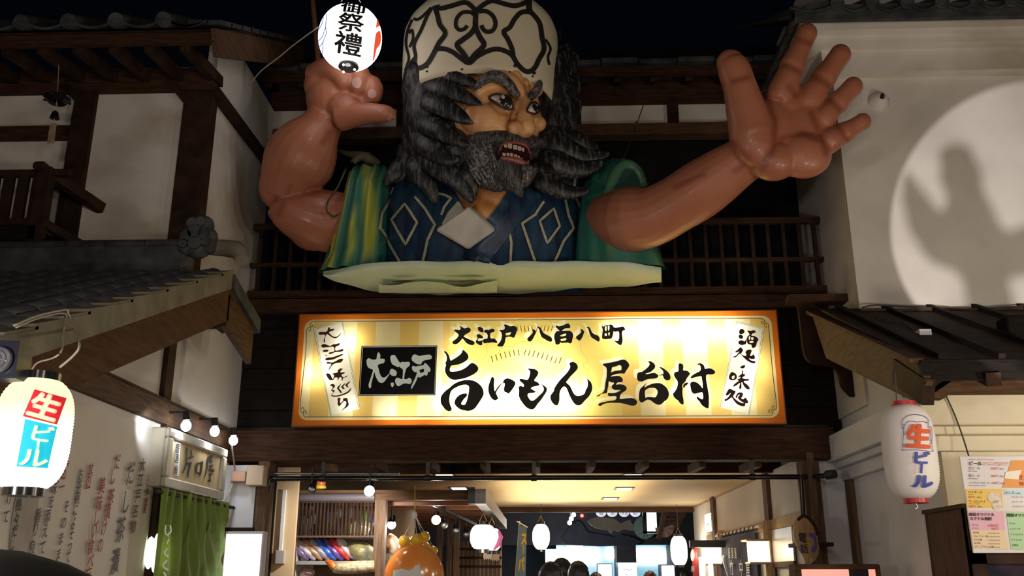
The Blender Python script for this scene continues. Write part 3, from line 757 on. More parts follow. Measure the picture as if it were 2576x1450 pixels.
Bp(al, 982, 288, YF-.25, 17, 17, 15)
def curl(mb, pts): T(mb, pts, 14); a = pts[-1]; Bp(mb, a[0], a[1], a[2], a[3], a[3], a[3])
curl(al, [(800, 195, YF, 40), (825, 178, YF-.14, 34), (852, 182, YF-.22, 31), (868, 205, YF-.2, 27)])
curl(al, [(830, 205, YF, 40), (868, 185, YF-.14, 33), (905, 190, YF-.2, 29), (903, 218, YF-.18, 26)])
curl(al, [(840, 235, YF, 38), (895, 215, YF-.1, 31), (938, 216, YF-.15, 26), (938, 238, YF-.13, 24)])
curl(al, [(850, 255, YF, 36), (890, 250, YF-.06, 30), (925, 250, YF-.09, 22)])
arm_l = organic('arm', al, .016, 4, M['arm_skin'], bust)
put_label(arm_l, 'bent bare arm with a fist closed round the lantern pole')
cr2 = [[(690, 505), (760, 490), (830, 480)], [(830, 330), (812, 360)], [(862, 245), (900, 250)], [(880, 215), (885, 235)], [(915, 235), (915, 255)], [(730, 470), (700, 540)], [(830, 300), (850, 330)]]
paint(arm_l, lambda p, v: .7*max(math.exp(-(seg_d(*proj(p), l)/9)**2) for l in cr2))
ab_l = obj_bvh(arm_l); nail = mat('nail', (.44, .24, .18), None, rough=.35)
for x, y, rx, ry in ((898, 208, 12, 14), (936, 236, 11, 11), (984, 296, 10, 8)):
    b = MB(); f = drape(ab_l, .006); b.add([f(x, y)]+[f(x+rx*math.cos(a), y+ry*math.sin(a)) for a in [k*math.pi/8 for k in range(16)]], [(0, k+1, (k+1) % 16+1) for k in range(16)])
    obj('fingernail', b, nail, bust, smooth='all')
# ---------------------------------------------------------------- head
YH0 = 9.05
HC = P(1213, 318, YH0); hs = mpp(HC); fa = math.radians(40)
HF = V(math.sin(fa), -math.cos(fa), 0); HL = V(math.cos(fa), math.sin(fa), 0)
hrot = Matrix(((HL.x, HF.x, 0), (HL.y, HF.y, 0), (0, 0, 1)))
hd = MB(); hd.ball(HC, (.60, .70, .86), 40, 28, hrot)
core = hd.bvh(); fcore = drape(core, 0)
def at(px, py, lift=0.0):                                 # point on the bare head under a photograph pixel
    d = ray(px, py).normalized(); h = core.ray_cast(EYE, d)
    if h[0] is None: h = core.find_nearest(EYE+d*9.0)
    return h[0]+(h[0]-HC).normalized()*lift
def HT(mb, pts, lift=0.0, n=12, k=3):                     # tube along the head surface; (px, py, radius px[, lift])
    q = smooth_pts([(a[0], a[1], a[2], a[3] if len(a) > 3 else lift) for a in pts], k) if len(pts) > 1 else pts
    c = [at(a[0], a[1], a[3]) for a in q]
    mb.tube(c, [max(.002, a[2]*hs) for a in q], n)
def HB(mb, px, py, r, lift=0.0, sc=(1, 1, 1)): mb.ball(at(px, py, lift), tuple(r*hs*s for s in sc), 16, 10)
HT(hd, [(1314, 225, 14, .02), (1312, 252, 15, .04), (1308, 280, 18, .10), (1301, 303, 21, .16), (1297, 318, 23, .19)])   # nose bridge
HB(hd, 1297, 320, 25, .19); HB(hd, 1281, 322, 19, .12); HB(hd, 1318, 322, 14, .11); HB(hd, 1298, 333, 14, .15)
HT(hd, [(1195, 232, 10), (1222, 208, 17, .03), (1255, 202, 19, .04), (1285, 217, 18, .05), (1304, 243, 15, .05)])      # brow ridges
HT(hd, [(1330, 246, 12, .05), (1343, 234, 14, .05), (1356, 215, 13, .03)])
HT(hd, [(1310, 195, 14, .02), (1312, 222, 12, .05)]); HT(hd, [(1328, 200, 12, .02), (1326, 225, 11, .05)]); HB(hd, 1290, 198, 26, .0); HB(hd, 1342, 200, 20, 0)
HB(hd, 1238, 308, 46, -.06); HB(hd, 1255, 326, 24, .0); HB(hd, 1352, 312, 20, .01); HB(hd, 1200, 300, 40, -.06)
HT(hd, [(1232, 260, 6, .01), (1250, 286, 8, .02), (1280, 292, 7, .02)]); HT(hd, [(1335, 293, 6, .02), (1355, 290, 5, .02)])
HB(hd, 1275, 410, 56, -.06); HB(hd, 1255, 400, 55, -.09); HB(hd, 1285, 438, 30, 0); HB(hd, 1290, 350, 32, .0)
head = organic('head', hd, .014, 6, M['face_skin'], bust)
put_label(head, 'fierce orange-toned face turned to one side')
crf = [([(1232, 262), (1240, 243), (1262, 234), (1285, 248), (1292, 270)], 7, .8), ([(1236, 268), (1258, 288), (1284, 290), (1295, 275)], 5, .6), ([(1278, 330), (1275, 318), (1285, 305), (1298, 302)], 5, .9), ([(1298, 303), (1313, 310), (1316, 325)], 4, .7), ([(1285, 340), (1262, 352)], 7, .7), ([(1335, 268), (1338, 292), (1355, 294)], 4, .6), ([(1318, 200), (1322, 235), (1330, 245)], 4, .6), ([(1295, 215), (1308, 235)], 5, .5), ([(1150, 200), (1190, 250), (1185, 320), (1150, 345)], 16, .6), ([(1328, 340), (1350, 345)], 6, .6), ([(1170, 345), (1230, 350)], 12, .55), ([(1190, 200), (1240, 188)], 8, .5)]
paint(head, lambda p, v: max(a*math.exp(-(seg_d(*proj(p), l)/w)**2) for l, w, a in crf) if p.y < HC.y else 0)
fh_bvh = obj_bvh(head); fh = drape(fh_bvh, .006)
# eyes
def patch(name, pts, m, lift, bulge=0, par=bust, f=None, k=4):
    f = f or (lambda x, y, l: drape(fh_bvh, l)(x, y))
    q = smooth_pts(pts, k, True); cx = sum(a for a, b in q)/len(q); cy = sum(b for a, b in q)/len(q); b = MB(); rows = []
    for j in range(6):
        s = j/5; rows.append([f(cx+(x-cx)*s, cy+(y-cy)*s, lift+bulge*(1-s*s)) for x, y in q+[q[0]]])
    b.grid(rows); return obj(name, b, m, par, smooth='all')
eyew = mat('eye_white', (.80, .75, .63), None, rough=.2, coat=.5); lidm = mat('eyelid', (.055, .022, .022), None, rough=.5)
def eye(pts, iris, rim):
    e = patch('eye', pts, eyew, .008, .03)
    x, y, r = iris; c = [(x+r*.92*math.cos(a), y+r*1.1*math.sin(a)) for a in [k*math.pi/6 for k in range(12)]]
    patch('iris', c, mat('iris', (.03, .022, .018), None, rough=.08, coat=1), .036, .008, e, k=2)
    c = [(x-r*.3+r*.22*math.cos(a), y-r*.45+r*.25*math.sin(a)) for a in [k*math.pi/4 for k in range(8)]]
    patch('eye_glint', c, mat('glint', (.75, .72, .68), None, rough=.3), .047, 0, e, k=2)
    b = MB(); q = smooth_pts(pts, 4, True); ff = drape(fh_bvh, .012); c = [ff(*a) for a in q]; b.tube(c+[c[0]], [rim*hs]*(len(c)+1), 8, cap=False); obj('eyelid', b, lidm, bust, smooth='all')
eye([(1231, 247), (1243, 240), (1260, 241), (1276, 249), (1287, 262), (1288, 272), (1278, 274), (1260, 270), (1244, 261)], (1272, 258, 13), 3.2)
eye([(1326, 282), (1330, 268), (1338, 259), (1348, 260), (1354, 272), (1353, 284), (1342, 288)], (1344, 273, 10.5), 2.6)
# eyebrows
eb = MB()
for pts in ([(1196, 226, 4), (1212, 208, 10), (1232, 195, 14), (1258, 196, 15), (1282, 212, 13), (1296, 230, 11), (1306, 242, 8)], [(1329, 246, 6), (1338, 240, 10), (1350, 226, 10), (1359, 206, 7)]):
    q = smooth_pts(pts, 4); f = drape(fh_bvh, .025); eb.tube([f(a, b) for a, b, r in q], [r*hs for a, b, r in q], 12)
for o_ in (obj('eyebrow', eb, M['brow'], bust, smooth='all'),): pass
# neck and chest
nb = MB(); T(nb, [(1180, 420, 9.2, 90), (1215, 500, 9.05, 70), (1225, 560, 9.0, 55)], 18); Bp(nb, 1235, 490, 8.92, 62, 60, 40); Bp(nb, 1222, 540, 8.92, 45, 45, 40)
M['chest_skin'] = skin_mat('chest_skin', (.60, .25, .075), (.72, .36, .13), (.30, .07, .015))
neck = organic('neck', nb, .02, 3, M['chest_skin'], bust)
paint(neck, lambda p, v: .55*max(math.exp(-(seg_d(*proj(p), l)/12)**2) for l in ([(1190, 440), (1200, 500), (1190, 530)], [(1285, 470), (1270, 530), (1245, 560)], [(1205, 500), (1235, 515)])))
# beard: a mass round the jaw, then tapering locks
bd = MB()
HT(bd, [(1168, 352, 20, .0), (1200, 385, 42, .02), (1238, 415, 46, .05), (1280, 430, 40, .08), (1312, 425, 30, .10)])
HT(bd, [(1195, 352, 18, .03), (1230, 350, 24, .06), (1265, 350, 24, .10), (1300, 352, 17, .16), (1330, 352, 15, .15), (1352, 362, 14, .08)])
HT(bd, [(1240, 380, 40, .06), (1235, 410, 40, .06)]); HT(bd, [(1346, 362, 14, .10), (1347, 395, 18, .10), (1336, 428, 26, .11)])
T(bd, [(1270, 420, 8.42, 46), (1292, 455, 8.38, 30), (1306, 480, 8.38, 14), (1312, 500, 8.38, 3)], 14); T(bd, [(1210, 420, 8.55, 40), (1240, 455, 8.5, 30), (1268, 470, 8.45, 14)], 14); T(bd, [(1330, 420, 8.38, 28), (1325, 450, 8.4, 18), (1318, 470, 8.4, 6)], 12)
T(bd, [(1170, 375, 8.75, 30), (1195, 430, 8.7, 32), (1225, 462, 8.62, 12)], 12)
beard = organic('beard', bd, .015, 3, M['beard'], bust)
bb = obj_bvh(beard, head)
random.seed(3); sb = MB()
for i in range(150):
    x0 = random.uniform(1180, 1345); y0 = random.uniform(352, 430)
    if 1235 < x0 < 1350 and 340 < y0 < 428: continue
    l = random.uniform(25, 60); dx = (1297-x0)*.25*l/50+random.uniform(-5, 5)
    pts = [(x0+dx*t+3*math.sin(t*4+i), y0+l*t) for t in (0, .33, .66, 1)]
    f = drape(bb, .004); sb.tube([f(*q) for q in pts], [2.2*hs, 3.2*hs, 2.6*hs, .5*hs], 6)
obj('beard_strand', sb, mat('strand', (.05, .048, .048), (.30, .28, .27), 20, .5, (2, 2, 2), lo=.4, hi=.6), bust, smooth='all')['kind'] = 'stuff'
m_ = [drape(bb, 0)(x, y) for x, y in ((1250, 385), (1300, 352), (1340, 390), (1292, 425))]
mpc = (m_[0]+m_[1]+m_[2]+m_[3])/4; mpn = (m_[2]-m_[0]).cross(m_[1]-m_[3]).normalized()
if mpn.dot(FW) > 0: mpn = -mpn
def mf(x, y, l):
    d = ray(x, y); t = (mpc+mpn*(l+.075)-EYE).dot(mpn)/d.dot(mpn); return EYE+d*t
mb_ = lambda l: (lambda x, y: mf(x, y, l))
mo = [(1257, 378), (1262, 365), (1280, 360), (1303, 362), (1323, 369), (1333, 385), (1329, 412), (1312, 410), (1288, 401), (1264, 398)]
patch('mouth', mo, mat('mouth', (.045, .008, .008), None, rough=.35), .012, -.004, bust, mf)
lip = MB(); q = smooth_pts([(1260, 397, 3), (1285, 401, 6.5), (1305, 406, 8), (1322, 413, 7), (1330, 405, 3)], 4); lip.tube([mb_(.022)(a, b) for a, b, r in q], [r*hs for a, b, r in q], 10)
q = smooth_pts([(1258, 378, 2.5), (1263, 365, 3), (1285, 359, 3.5), (1308, 361, 3.5), (1326, 369, 3), (1333, 386, 2)], 4); lip.tube([mb_(.02)(a, b) for a, b, r in q], [r*hs for a, b, r in q], 10)
obj('lips', lip, mat('lips', (.30, .075, .07), (.36, .10, .09), 8, .35), bust, smooth='all')
tm = mat('tooth', (.66, .58, .50), None, rough=.25, coat=.4)
def tooth(x, y, w, h, sk=0):
    b = MB(); f1, f2 = mb_(.016), mb_(.036)
    q = [(x-w/2, y-h/2), (x+w/2, y-h/2+sk), (x+w/2*.9, y+h/2+sk), (x-w/2*.9, y+h/2)]
    b.add([f1(*a) for a in q]+[f2(*a) for a in q], [(0, 1, 2, 3), (7, 6, 5, 4), (0, 4, 5, 1), (1, 5, 6, 2), (2, 6, 7, 3), (3, 7, 4, 0)])
    obj('tooth', b, tm, bust, bevel=.004)
for x, y, w, h in ((1272, 367, 9, 8), (1283, 367, 11, 12), (1296, 370, 11, 12), (1307, 373, 10, 11), (1316, 376, 7, 10), (1268, 388, 9, 8), (1278, 388, 8, 8), (1287, 389, 8, 9), (1297, 392, 8, 9), (1305, 396, 7, 9), (1312, 401, 6, 8)): tooth(x, y, w, h, 1.2)
# ---------------------------------------------------------------- cap with the painted scroll pattern
CXc = P(1205, 200, YH0).x; hb0 = P(1203, 184, 8.30)
capz = hb0.z
prof = [(.82, 0), (.838, .1), (.85, .3), (.858, .55), (.86, .74), (.855, .86), (.82, .96), (.74, 1.06), (.60, 1.16), (.40, 1.24), (.18, 1.28), (0, 1.29)]
cb = MB(); rows = []; NCAP = 72
for r, h in prof:
    rows.append([V(CXc+1.0*r*math.cos(a)+.02*h, YH0+.92*r*math.sin(a), capz+h*1.02+.006*math.sin(5*a+h*6)) for a in [2*math.pi*k/NCAP for k in range(NCAP+1)]])
cb.grid(rows); cb.grid([[p+(V(CXc, YH0, p.z)-p)*.06+V(0, 0, .05) for p in rows[0]], rows[0]])
cap = obj('cap', cb, M['cloth'], bust, smooth='all')
put_label(cap, 'tall cream cloth cap with a black scrolling pattern')
capf = drape(cb.bvh(), .006)
K = lambda pts: crop(1000, 0, 4.025, pts)
pat = MB()
for w, pts in (
    (10, [(375, 60), (405, 150), (430, 250), (485, 340), (420, 440), (375, 530), (310, 640), (240, 688), (190, 690)]),
    (10, [(380, 500), (470, 497), (560, 530), (640, 590), (725, 640), (800, 580), (900, 525), (1000, 500), (1090, 520), (1160, 565), (1205, 640), (1270, 710), (1325, 728), (1385, 690), (1430, 600), (1480, 500), (1460, 380), (1440, 250), (1390, 170), (1335, 125), (1250, 130), (1185, 195), (1135, 280), (1075, 325), (1115, 400), (1155, 490), (1170, 570)]),
    (11, [(795, 110), (790, 200), (785, 280), (735, 350), (655, 410), (605, 460), (665, 540), (725, 615), (790, 550), (875, 460), (835, 380), (795, 290), (788, 220)]),
    (8, [(785, 160), (740, 128), (660, 130), (605, 185), (592, 260), (625, 305), (675, 298), (708, 262)]),
    (9, [(825, 120), (900, 118), (965, 165), (992, 240), (965, 310), (905, 325), (865, 295), (850, 258)]),
    (10, [(400, 60), (440, 88), (550, 62), (680, 28), (750, 65), (795, 120)]), (10, [(800, 110), (870, 52), (960, 12), (1080, 42), (1180, 62), (1270, 40), (1330, 0)]),
    (12, [(1332, -10), (1328, 70), (1340, 125)]), (7, [(350, 80), (300, 170), (240, 310), (172, 450), (185, 560), (182, 640), (200, 690)]),
    (6, [(165, 190), (205, 200), (260, 165), (340, 85)]), (5, [(120, 340), (150, 305), (160, 390), (125, 480)]), (5, [(150, 200), (105, 320), (90, 450), (118, 580), (100, 660), (80, 720)]), (5, [(180, 580), (130, 640), (85, 730)]),
    (5, [(1495, 400), (1545, 490), (1520, 580), (1535, 660)]), (7, [(1375, 730), (1385, 755)]), (6, [(300, 650), (298, 690)]), (6, [(1200, 650), (1180, 680)])):
    ribbon(pat, K(pts), w*1.22, capf, 6, False, 3)
obj('scroll_pattern', pat, mat('cap_paint', (.016, .012, .010), None, rough=.7), cap)
for x, y in ((300, 725), (655, 705), (1135, 732), (1365, 775), (88, 850)):
    c = K([(x, y)])[0]; p = capf(*c); b = MB(); b.ball(p, (.012, .008, .012), 10, 6); obj('eyelet', b, M['black'], cap, smooth=True)
# ---------------------------------------------------------------- hair
hm = MB()
Bp(hm, 1085, 290, 8.95, 72, 150, 110); Bp(hm, 1100, 380, 9.0, 82, 100, 100); Bp(hm, 1060, 240, 9.0, 48, 80, 120); Bp(hm, 1125, 250, 8.75, 52, 75, 60); Bp(hm, 1120, 330, 8.8, 60, 80, 60); Bp(hm, 1075, 430, 9.1, 72, 45, 70); Bp(hm, 1200, 300, 9.45, 180, 190, 90)
Bp(hm, 1142, 290, 8.66, 34, 105, 40); Bp(hm, 1150, 380, 8.6, 40, 60, 45); Bp(hm, 1395, 240, 9.15, 48, 130, 70); Bp(hm, 1425, 300, 9.1, 26, 90, 50); Bp(hm, 1430, 380, 9.0, 80, 46, 40); Bp(hm, 1415, 180, 9.25, 32, 60, 60); Bp(hm, 1400, 330, 9.1, 48, 80, 60); Bp(hm, 1440, 400, 9.1, 70, 45, 50); Bp(hm, 1385, 420, 9.0, 62, 52, 45)
hair = organic('hair', hm, .022, 4, M['hair'], bust)
def lock(pts, flat=.55):
    b = MB(); q = smooth_pts(pts, 6); c = [P(a[0], a[1], a[2]) for a in q]; m = len(q)-1; rm = max(a[3] for a in pts)*1.24
    r = [max(.002, rm*mpp(p)*min(1, .35+2.6*i/m)*(1-i/m)**.62) for i, p in enumerate(c)]
    b.tube(c, r, 12, flat, (0, 1, 0)); return b
locks = [
    [(1090, 190, 8.5, 14), (1140, 190, 8.36, 22), (1180, 205, 8.33, 20), (1212, 221, 8.32, 2)],
    [(1045, 210, 8.7, 18), (1110, 215, 8.42, 30), (1170, 245, 8.35, 25), (1213, 265, 8.34, 2)],
    [(1040, 240, 8.7, 22), (1100, 260, 8.45, 32), (1155, 292, 8.37, 24), (1198, 309, 8.36, 2)],
    [(1040, 290, 8.75, 22), (1095, 320, 8.48, 32), (1145, 350, 8.42, 26), (1188, 366, 8.4, 2)],
    [(1035, 320, 8.8, 24), (1085, 370, 8.55, 36), (1130, 400, 8.48, 26), (1160, 395, 8.45, 3)],
    [(1060, 360, 8.8, 26), (1105, 410, 8.6, 44), (1155, 455, 8.55, 34), (1188, 512, 8.6, 2)],
    [(1040, 390, 8.85, 26), (1055, 430, 8.7, 34), (1080, 470, 8.68, 26), (1098, 514, 8.72, 2)],
    [(1035, 395, 8.95, 22), (1005, 425, 8.85, 28), (980, 448, 8.83, 22), (962, 462, 8.86, 3)],
    [(1030, 350, 9.0, 24), (1030, 390, 8.9, 34), (1015, 430, 8.85, 30), (990, 460, 8.85, 4)],
    [(1150, 400, 8.6, 26), (1175, 440, 8.55, 30), (1185, 480, 8.6, 18), (1190, 508, 8.62, 2)],
    [(1030, 300, 9.1, 14), (1030, 330, 8.95, 22), (1025, 370, 8.85, 22), (1020, 420, 8.9, 6)],
    [(1365, 130, 9.1, 20), (1400, 135, 9.1, 26), (1425, 118, 9.15, 14), (1418, 108, 9.18, 2)],
    [(1370, 180, 9.0, 24), (1415, 180, 9.05, 32), (1440, 150, 9.1, 18), (1446, 128, 9.12, 2)],
    [(1380, 240, 9.0, 26), (1420, 235, 9.0, 34), (1445, 205, 9.05, 20), (1456, 185, 9.08, 2)],
    [(1380, 300, 8.95, 28), (1420, 290, 8.95, 34), (1445, 262, 9.0, 18), (1452, 238, 9.02, 2)],
    [(1365, 330, 8.85, 22), (1405, 345, 8.85, 30), (1450, 352, 8.88, 24), (1490, 375, 8.9, 10), (1515, 390, 8.92, 2)],
    [(1365, 350, 8.8, 24), (1420, 375, 8.8, 34), (1480, 395, 8.82, 28), (1534, 385, 8.85, 2)],
    [(1360, 390, 8.75, 24), (1410, 415, 8.75, 36), (1470, 425, 8.78, 28), (1520, 405, 8.82, 3)],
    [(1345, 430, 8.7, 16), (1370, 455, 8.68, 30), (1410, 478, 8.68, 24), (1450, 484, 8.7, 12), (1486, 478, 8.72, 2)],
    [(1350, 410, 8.7, 20), (1372, 440, 8.7, 30), (1400, 462, 8.7, 22), (1440, 462, 8.72, 3)],
    [(1350, 330, 8.9, 14), (1365, 300, 8.9, 20), (1370, 250, 8.95, 18), (1365, 200, 9.0, 6)],
    [(1385, 100, 9.15, 16), (1402, 90, 9.2, 14), (1408, 75, 9.22, 2)],
]
for l in locks: obj('hair_lock', lock(l), M['hair'], bust, smooth='all')
# ---------------------------------------------------------------- collars and painted lines on the robe
tor = obj_bvh(robe, vest_l, vest_r, neck)
tf = drape(tor, .012)
co = MB(); q = [(1330, 478), (1308, 500), (1275, 545), (1240, 590), (1205, 640), (1195, 668)]
rows = []
for t in range(5):
    u = t/4; rows.append([drape(tor, .02+.05*math.sin(math.pi*min(1, u*1.2)))(x+(u-.5)*62, y+(u-.5)*34) for x, y in smooth_pts(q, 4)])
co.grid(rows); obj('robe_collar', co, M['robe'], bust, smooth='all')
def pad(name, pts, lift, th):
    b = MB(); f = drape(tor, lift); g = drape(tor, lift+th); a = smooth_pts(pts, 1); lo_ = [f(*p) for p in pts]; hi_ = [g(*p) for p in pts]; n = len(pts)
    b.add(lo_+hi_, [tuple(range(n))[::-1], tuple(range(n, 2*n))]+[(i, (i+1) % n, n+(i+1) % n, n+i) for i in range(n)]); obj(name, b, M['pad'], bust, bevel=.02, smooth=True)
D3 = lambda pts: crop(1000, 300, 3.152, pts)
pad('under_collar', D3([(482, 672), (540, 745), (430, 830), (355, 860), (400, 760)]), .0, .09)
pad('under_collar', D3([(618, 718), (750, 832), (570, 1045), (328, 905)]), .03, .1)
D4 = lambda pts: crop(640, 350, 3.537, pts)
for w, cl, pts in ((6.5, 0, D4([(1240, 430), (1190, 560), (1130, 660), (1110, 790), (1190, 900), (1300, 1095)])), (6.5, 1, D4([(1343, 580), (1228, 720), (1350, 940), (1452, 745)])), (6.5, 0, D4([(1430, 515), (1520, 620), (1610, 765), (1545, 900), (1505, 1090)])), (6, 0, D4([(1610, 485), (1690, 500), (1750, 530), (1690, 610), (1665, 680)])),
    (6, 0, D3([(1060, 635), (1000, 710), (940, 750), (855, 785), (880, 830)])), (6, 0, D3([(880, 860), (902, 980), (895, 1140)])), (6.5, 0, D3([(1160, 655), (1090, 760), (985, 830), (1030, 960), (1090, 1140)])), (6, 1, D3([(1235, 712), (1125, 810), (1185, 985), (1280, 850)])), (6.5, 0, D3([(1325, 640), (1350, 760), (1390, 865), (1310, 970), (1240, 1140)])), (6.5, 0, D3([(1410, 630), (1445, 710)])), (6, 0, D3([(1240, 485), (1235, 525)])), (6, 0, D3([(1312, 475), (1310, 525)])), (6.5, 0, D3([(1405, 465), (1395, 535)]))):
    dense = []
    m = len(pts)
    for i in range(m if cl else m-1):
        a, b = pts[i], pts[(i+1) % m]
        for s in range(6): dense.append((a[0]+(b[0]-a[0])*s/6, a[1]+(b[1]-a[1])*s/6))
    if not cl: dense.append(pts[-1])
    ln_ = MB(); ribbon(ln_, dense, w, tf, 1, bool(cl), 2); obj('painted_line', ln_, M['line'], robe)
# frayed rope on the left shoulder and loop round the arm
rp_ = MB(); T(rp_, [(846, 378, 9.3, 3), (880, 388, 9.2, 8), (910, 392, 9.1, 12), (935, 402, 9.1, 12), (955, 412, 9.15, 6)], 8); T(rp_, [(890, 410, 9.05, 6), (905, 396, 9.05, 9), (930, 388, 9.1, 6)], 8); T(rp_, [(884, 408, 9.1, 4), (905, 388, 9.1, 4), (940, 395, 9.1, 4)], 6)
T(rp_, [(870, 425, 9.0, 2.5), (850, 470, 8.85, 2.5), (826, 505, 8.80, 2.5), (822, 530, 8.8, 2.5), (838, 545, 8.85, 2.5), (850, 540, 8.95, 2.5)], 6)
obj('shoulder_rope', rp_, mat('straw', (.045, .045, .022), (.10, .095, .05), 9, .8), bust, smooth='all')
# pole in the fist
pb_ = MB(); T(pb_, [(782, -60, 8.86, 5), (790, 40, 8.86, 6.5), (797, 110, 8.86, 7), (804, 190, 8.86, 7)], 10)
pole = obj('lantern_pole', pb_, mat('pole_wood', (.10, .04, .018), (.16, .07, .03), 6, .5), None, smooth='all')
tag(pole, 'thin brown pole gripped in the raised fist of the giant bust', 'pole')
# stay wire from the sleeve to the eave
wr_ = MB().tube([P(1568, 400, 9.0), P(1600, 318, 9.5), P(1630, 232, 9.7)], .006, 6); wr_.tube([P(1600, 318, 9.5)+V(0, 0, -.06), P(1600, 318, 9.5)+V(0, 0, .06)], .012, 6)
tag(obj('stay_wire', wr_, M['steel']), 'thin steel stay wire running from the green shoulder up to the eave', 'wire')
# ================================================================ lit sign box
YSG = 9.74
sg = thing('lit_sign', 'long orange-bordered lit sign box with bold black brush lettering over the passage', 'sign', (0, 9.85, 3.17))
tl_, tr_, br_, bl_ = P(757, 791, YSG), P(1953, 784, YSG), P(1975, 1066, YSG), P(735, 1070, YSG)
X0, X1, ZB, ZT = (tl_.x+bl_.x)/2, (tr_.x+br_.x)/2, (bl_.z+br_.z)/2, (tl_.z+tr_.z)/2
sp = to_plane(Y=YSG, off=.004)
def sp_(off): return to_plane(Y=YSG, off=off)
STRIPS = (crop(740, 790, 5.178, [(252, 188), (628, 98), (858, 1240), (478, 1338)]), crop(1790, 790, 5.179, [(328, 98), (690, 190), (487, 1322), (113, 1225)]))
def sign_mat():
    m = bpy.data.materials.new('sign_face'); m.use_nodes = True; nt = m.node_tree; N = nt.nodes; L = nt.links
    b = N['Principled BSDF']; b.inputs['Roughness'].default_value = .35
    def math_(op, a, b_=None, c=None):
        n = N.new('ShaderNodeMath'); n.operation = op
        for i, v in enumerate((a, b_, c)):
            if v is None: continue
            if isinstance(v, (int, float)): n.inputs[i].default_value = v
            else: L.new(v, n.inputs[i])
        return n.outputs[0]
    tc = N.new('ShaderNodeTexCoord'); sx = N.new('ShaderNodeSeparateXYZ'); L.new(tc.outputs['Object'], sx.inputs[0])
    x, z = sx.outputs[0], sx.outputs[2]
    cx, cz = (X0+X1)/2-sg.location.x, (ZB+ZT)/2-sg.location.z; hw, hh = (X1-X0)/2, (ZT-ZB)/2
    def rbox(inset, rad):            # signed distance to the rounded panel edge
        qx = math_('ADD', math_('ABSOLUTE', math_('SUBTRACT', x, cx)), -(hw-inset-rad)); qz = math_('ADD', math_('ABSOLUTE', math_('SUBTRACT', z, cz)), -(hh-inset-rad))
        mx_, mz_ = math_('MAXIMUM', qx, 0.0), math_('MAXIMUM', qz, 0.0)
        ln = math_('SQRT', math_('ADD', math_('MULTIPLY', mx_, mx_), math_('MULTIPLY', mz_, mz_)))
        return math_('SUBTRACT', math_('ADD', ln, math_('MINIMUM', math_('MAXIMUM', qx, qz), 0.0)), rad)
    inner = math_('LESS_THAN', rbox(.055, .10), 0.0); field = math_('LESS_THAN', rbox(.085, .09), 0.0)
    ph = P(893, 930, YSG).x-sg.location.x; per = P(1003, 930, YSG).x-P(893, 930, YSG).x
    st = math_('LESS_THAN', math_('FRACT', math_('DIVIDE', math_('SUBTRACT', x, ph), per)), .44)
    c0 = P(1345, 905, YSG); ex = math_('DIVIDE', math_('SUBTRACT', x, c0.x-sg.location.x), .92); ez = math_('DIVIDE', math_('SUBTRACT', z, c0.z-sg.location.z), 1.0)
    mid = math_('LESS_THAN', math_('ABSOLUTE', ex), 1.0)
    def mixc(f, a, b_):
        n = N.new('ShaderNodeMix'); n.data_type = 'RGBA'; L.new(f, n.inputs[0])
        for i, v in ((6, a), (7, b_)):
            if isinstance(v, tuple): n.inputs[i].default_value = (*v, 1)
            else: L.new(v, n.inputs[i])
        return n.outputs[2]
    stripes = mixc(st, (.84, .74, .43), (.78, .55, .17)); stripes = mixc(mid, stripes, (.80, .66, .20))
    for quad in STRIPS:                       # printed slanting paper strips
        c = [P(*q, YSG)-sg.location for q in quad]; ctr = (c[0]+c[1]+c[2]+c[3])/4
        msk = None
        for a, b2 in zip(c, c[1:]+c[:1]):
            n = Vector((-(b2.z-a.z), b2.x-a.x)); n.normalize(); d0 = n.x*a.x+n.y*a.z
            sgn = 1 if n.x*ctr.x+n.y*ctr.z > d0 else -1
            t_ = math_('GREATER_THAN', math_('ADD', math_('MULTIPLY', x, n.x*sgn), math_('MULTIPLY', z, n.y*sgn)), d0*sgn)
            msk = t_ if msk is None else math_('MULTIPLY', msk, t_)
        stripes = mixc(msk, stripes, (.90, .89, .80))
    col = mixc(inner, (.66, .17, .015), mixc(field, (.88, .74, .40), stripes))
    L.new(col, b.inputs['Base Color'])
    t = N.new('ShaderNodeBsdfTranslucent'); L.new(col, t.inputs[0])
    mx = N.new('ShaderNodeMixShader'); mx.inputs[0].default_value = .72
    L.new(b.outputs[0], mx.inputs[1]); L.new(t.outputs[0], mx.inputs[2]); L.new(mx.outputs[0], N['Material Output'].inputs['Surface'])
    return m
bx_ = MB(); YBK = 10.0
bx_.quad((X0, YBK, ZB), (X1, YBK, ZB), (X1, YBK, ZT), (X0, YBK, ZT))
for a, b in (((X0, ZB), (X1, ZB)), ((X1, ZB), (X1, ZT)), ((X1, ZT), (X0, ZT)), ((X0, ZT), (X0, ZB))):
    bx_.quad((a[0], YSG+.002, a[1]), (b[0], YSG+.002, b[1]), (b[0], YBK, b[1]), (a[0], YBK, a[1]))
obj('sign_box', bx_, mat('sign_inside', (.8, .8, .78), None, rough=.7), sg)
e = .012
for nm, a, b in (('edge_strip', (X0-e, ZB-e), (X1+e, ZB)), ('edge_strip', (X0-e, ZT), (X1+e, ZT+e)), ('edge_strip', (X0-e, ZB), (X0, ZT)), ('edge_strip', (X1, ZB), (X1+e, ZT))):
    obj(nm, MB().box(a[0], b[0], YSG-.004, YBK+.01, a[1], b[1]), mat('sign_edge', (.22, .07, .02), None, rough=.4), sg)
lampm = mat('tube_light', (.9, .9, .8), None, emit=(1, .93, .74), estr=80)
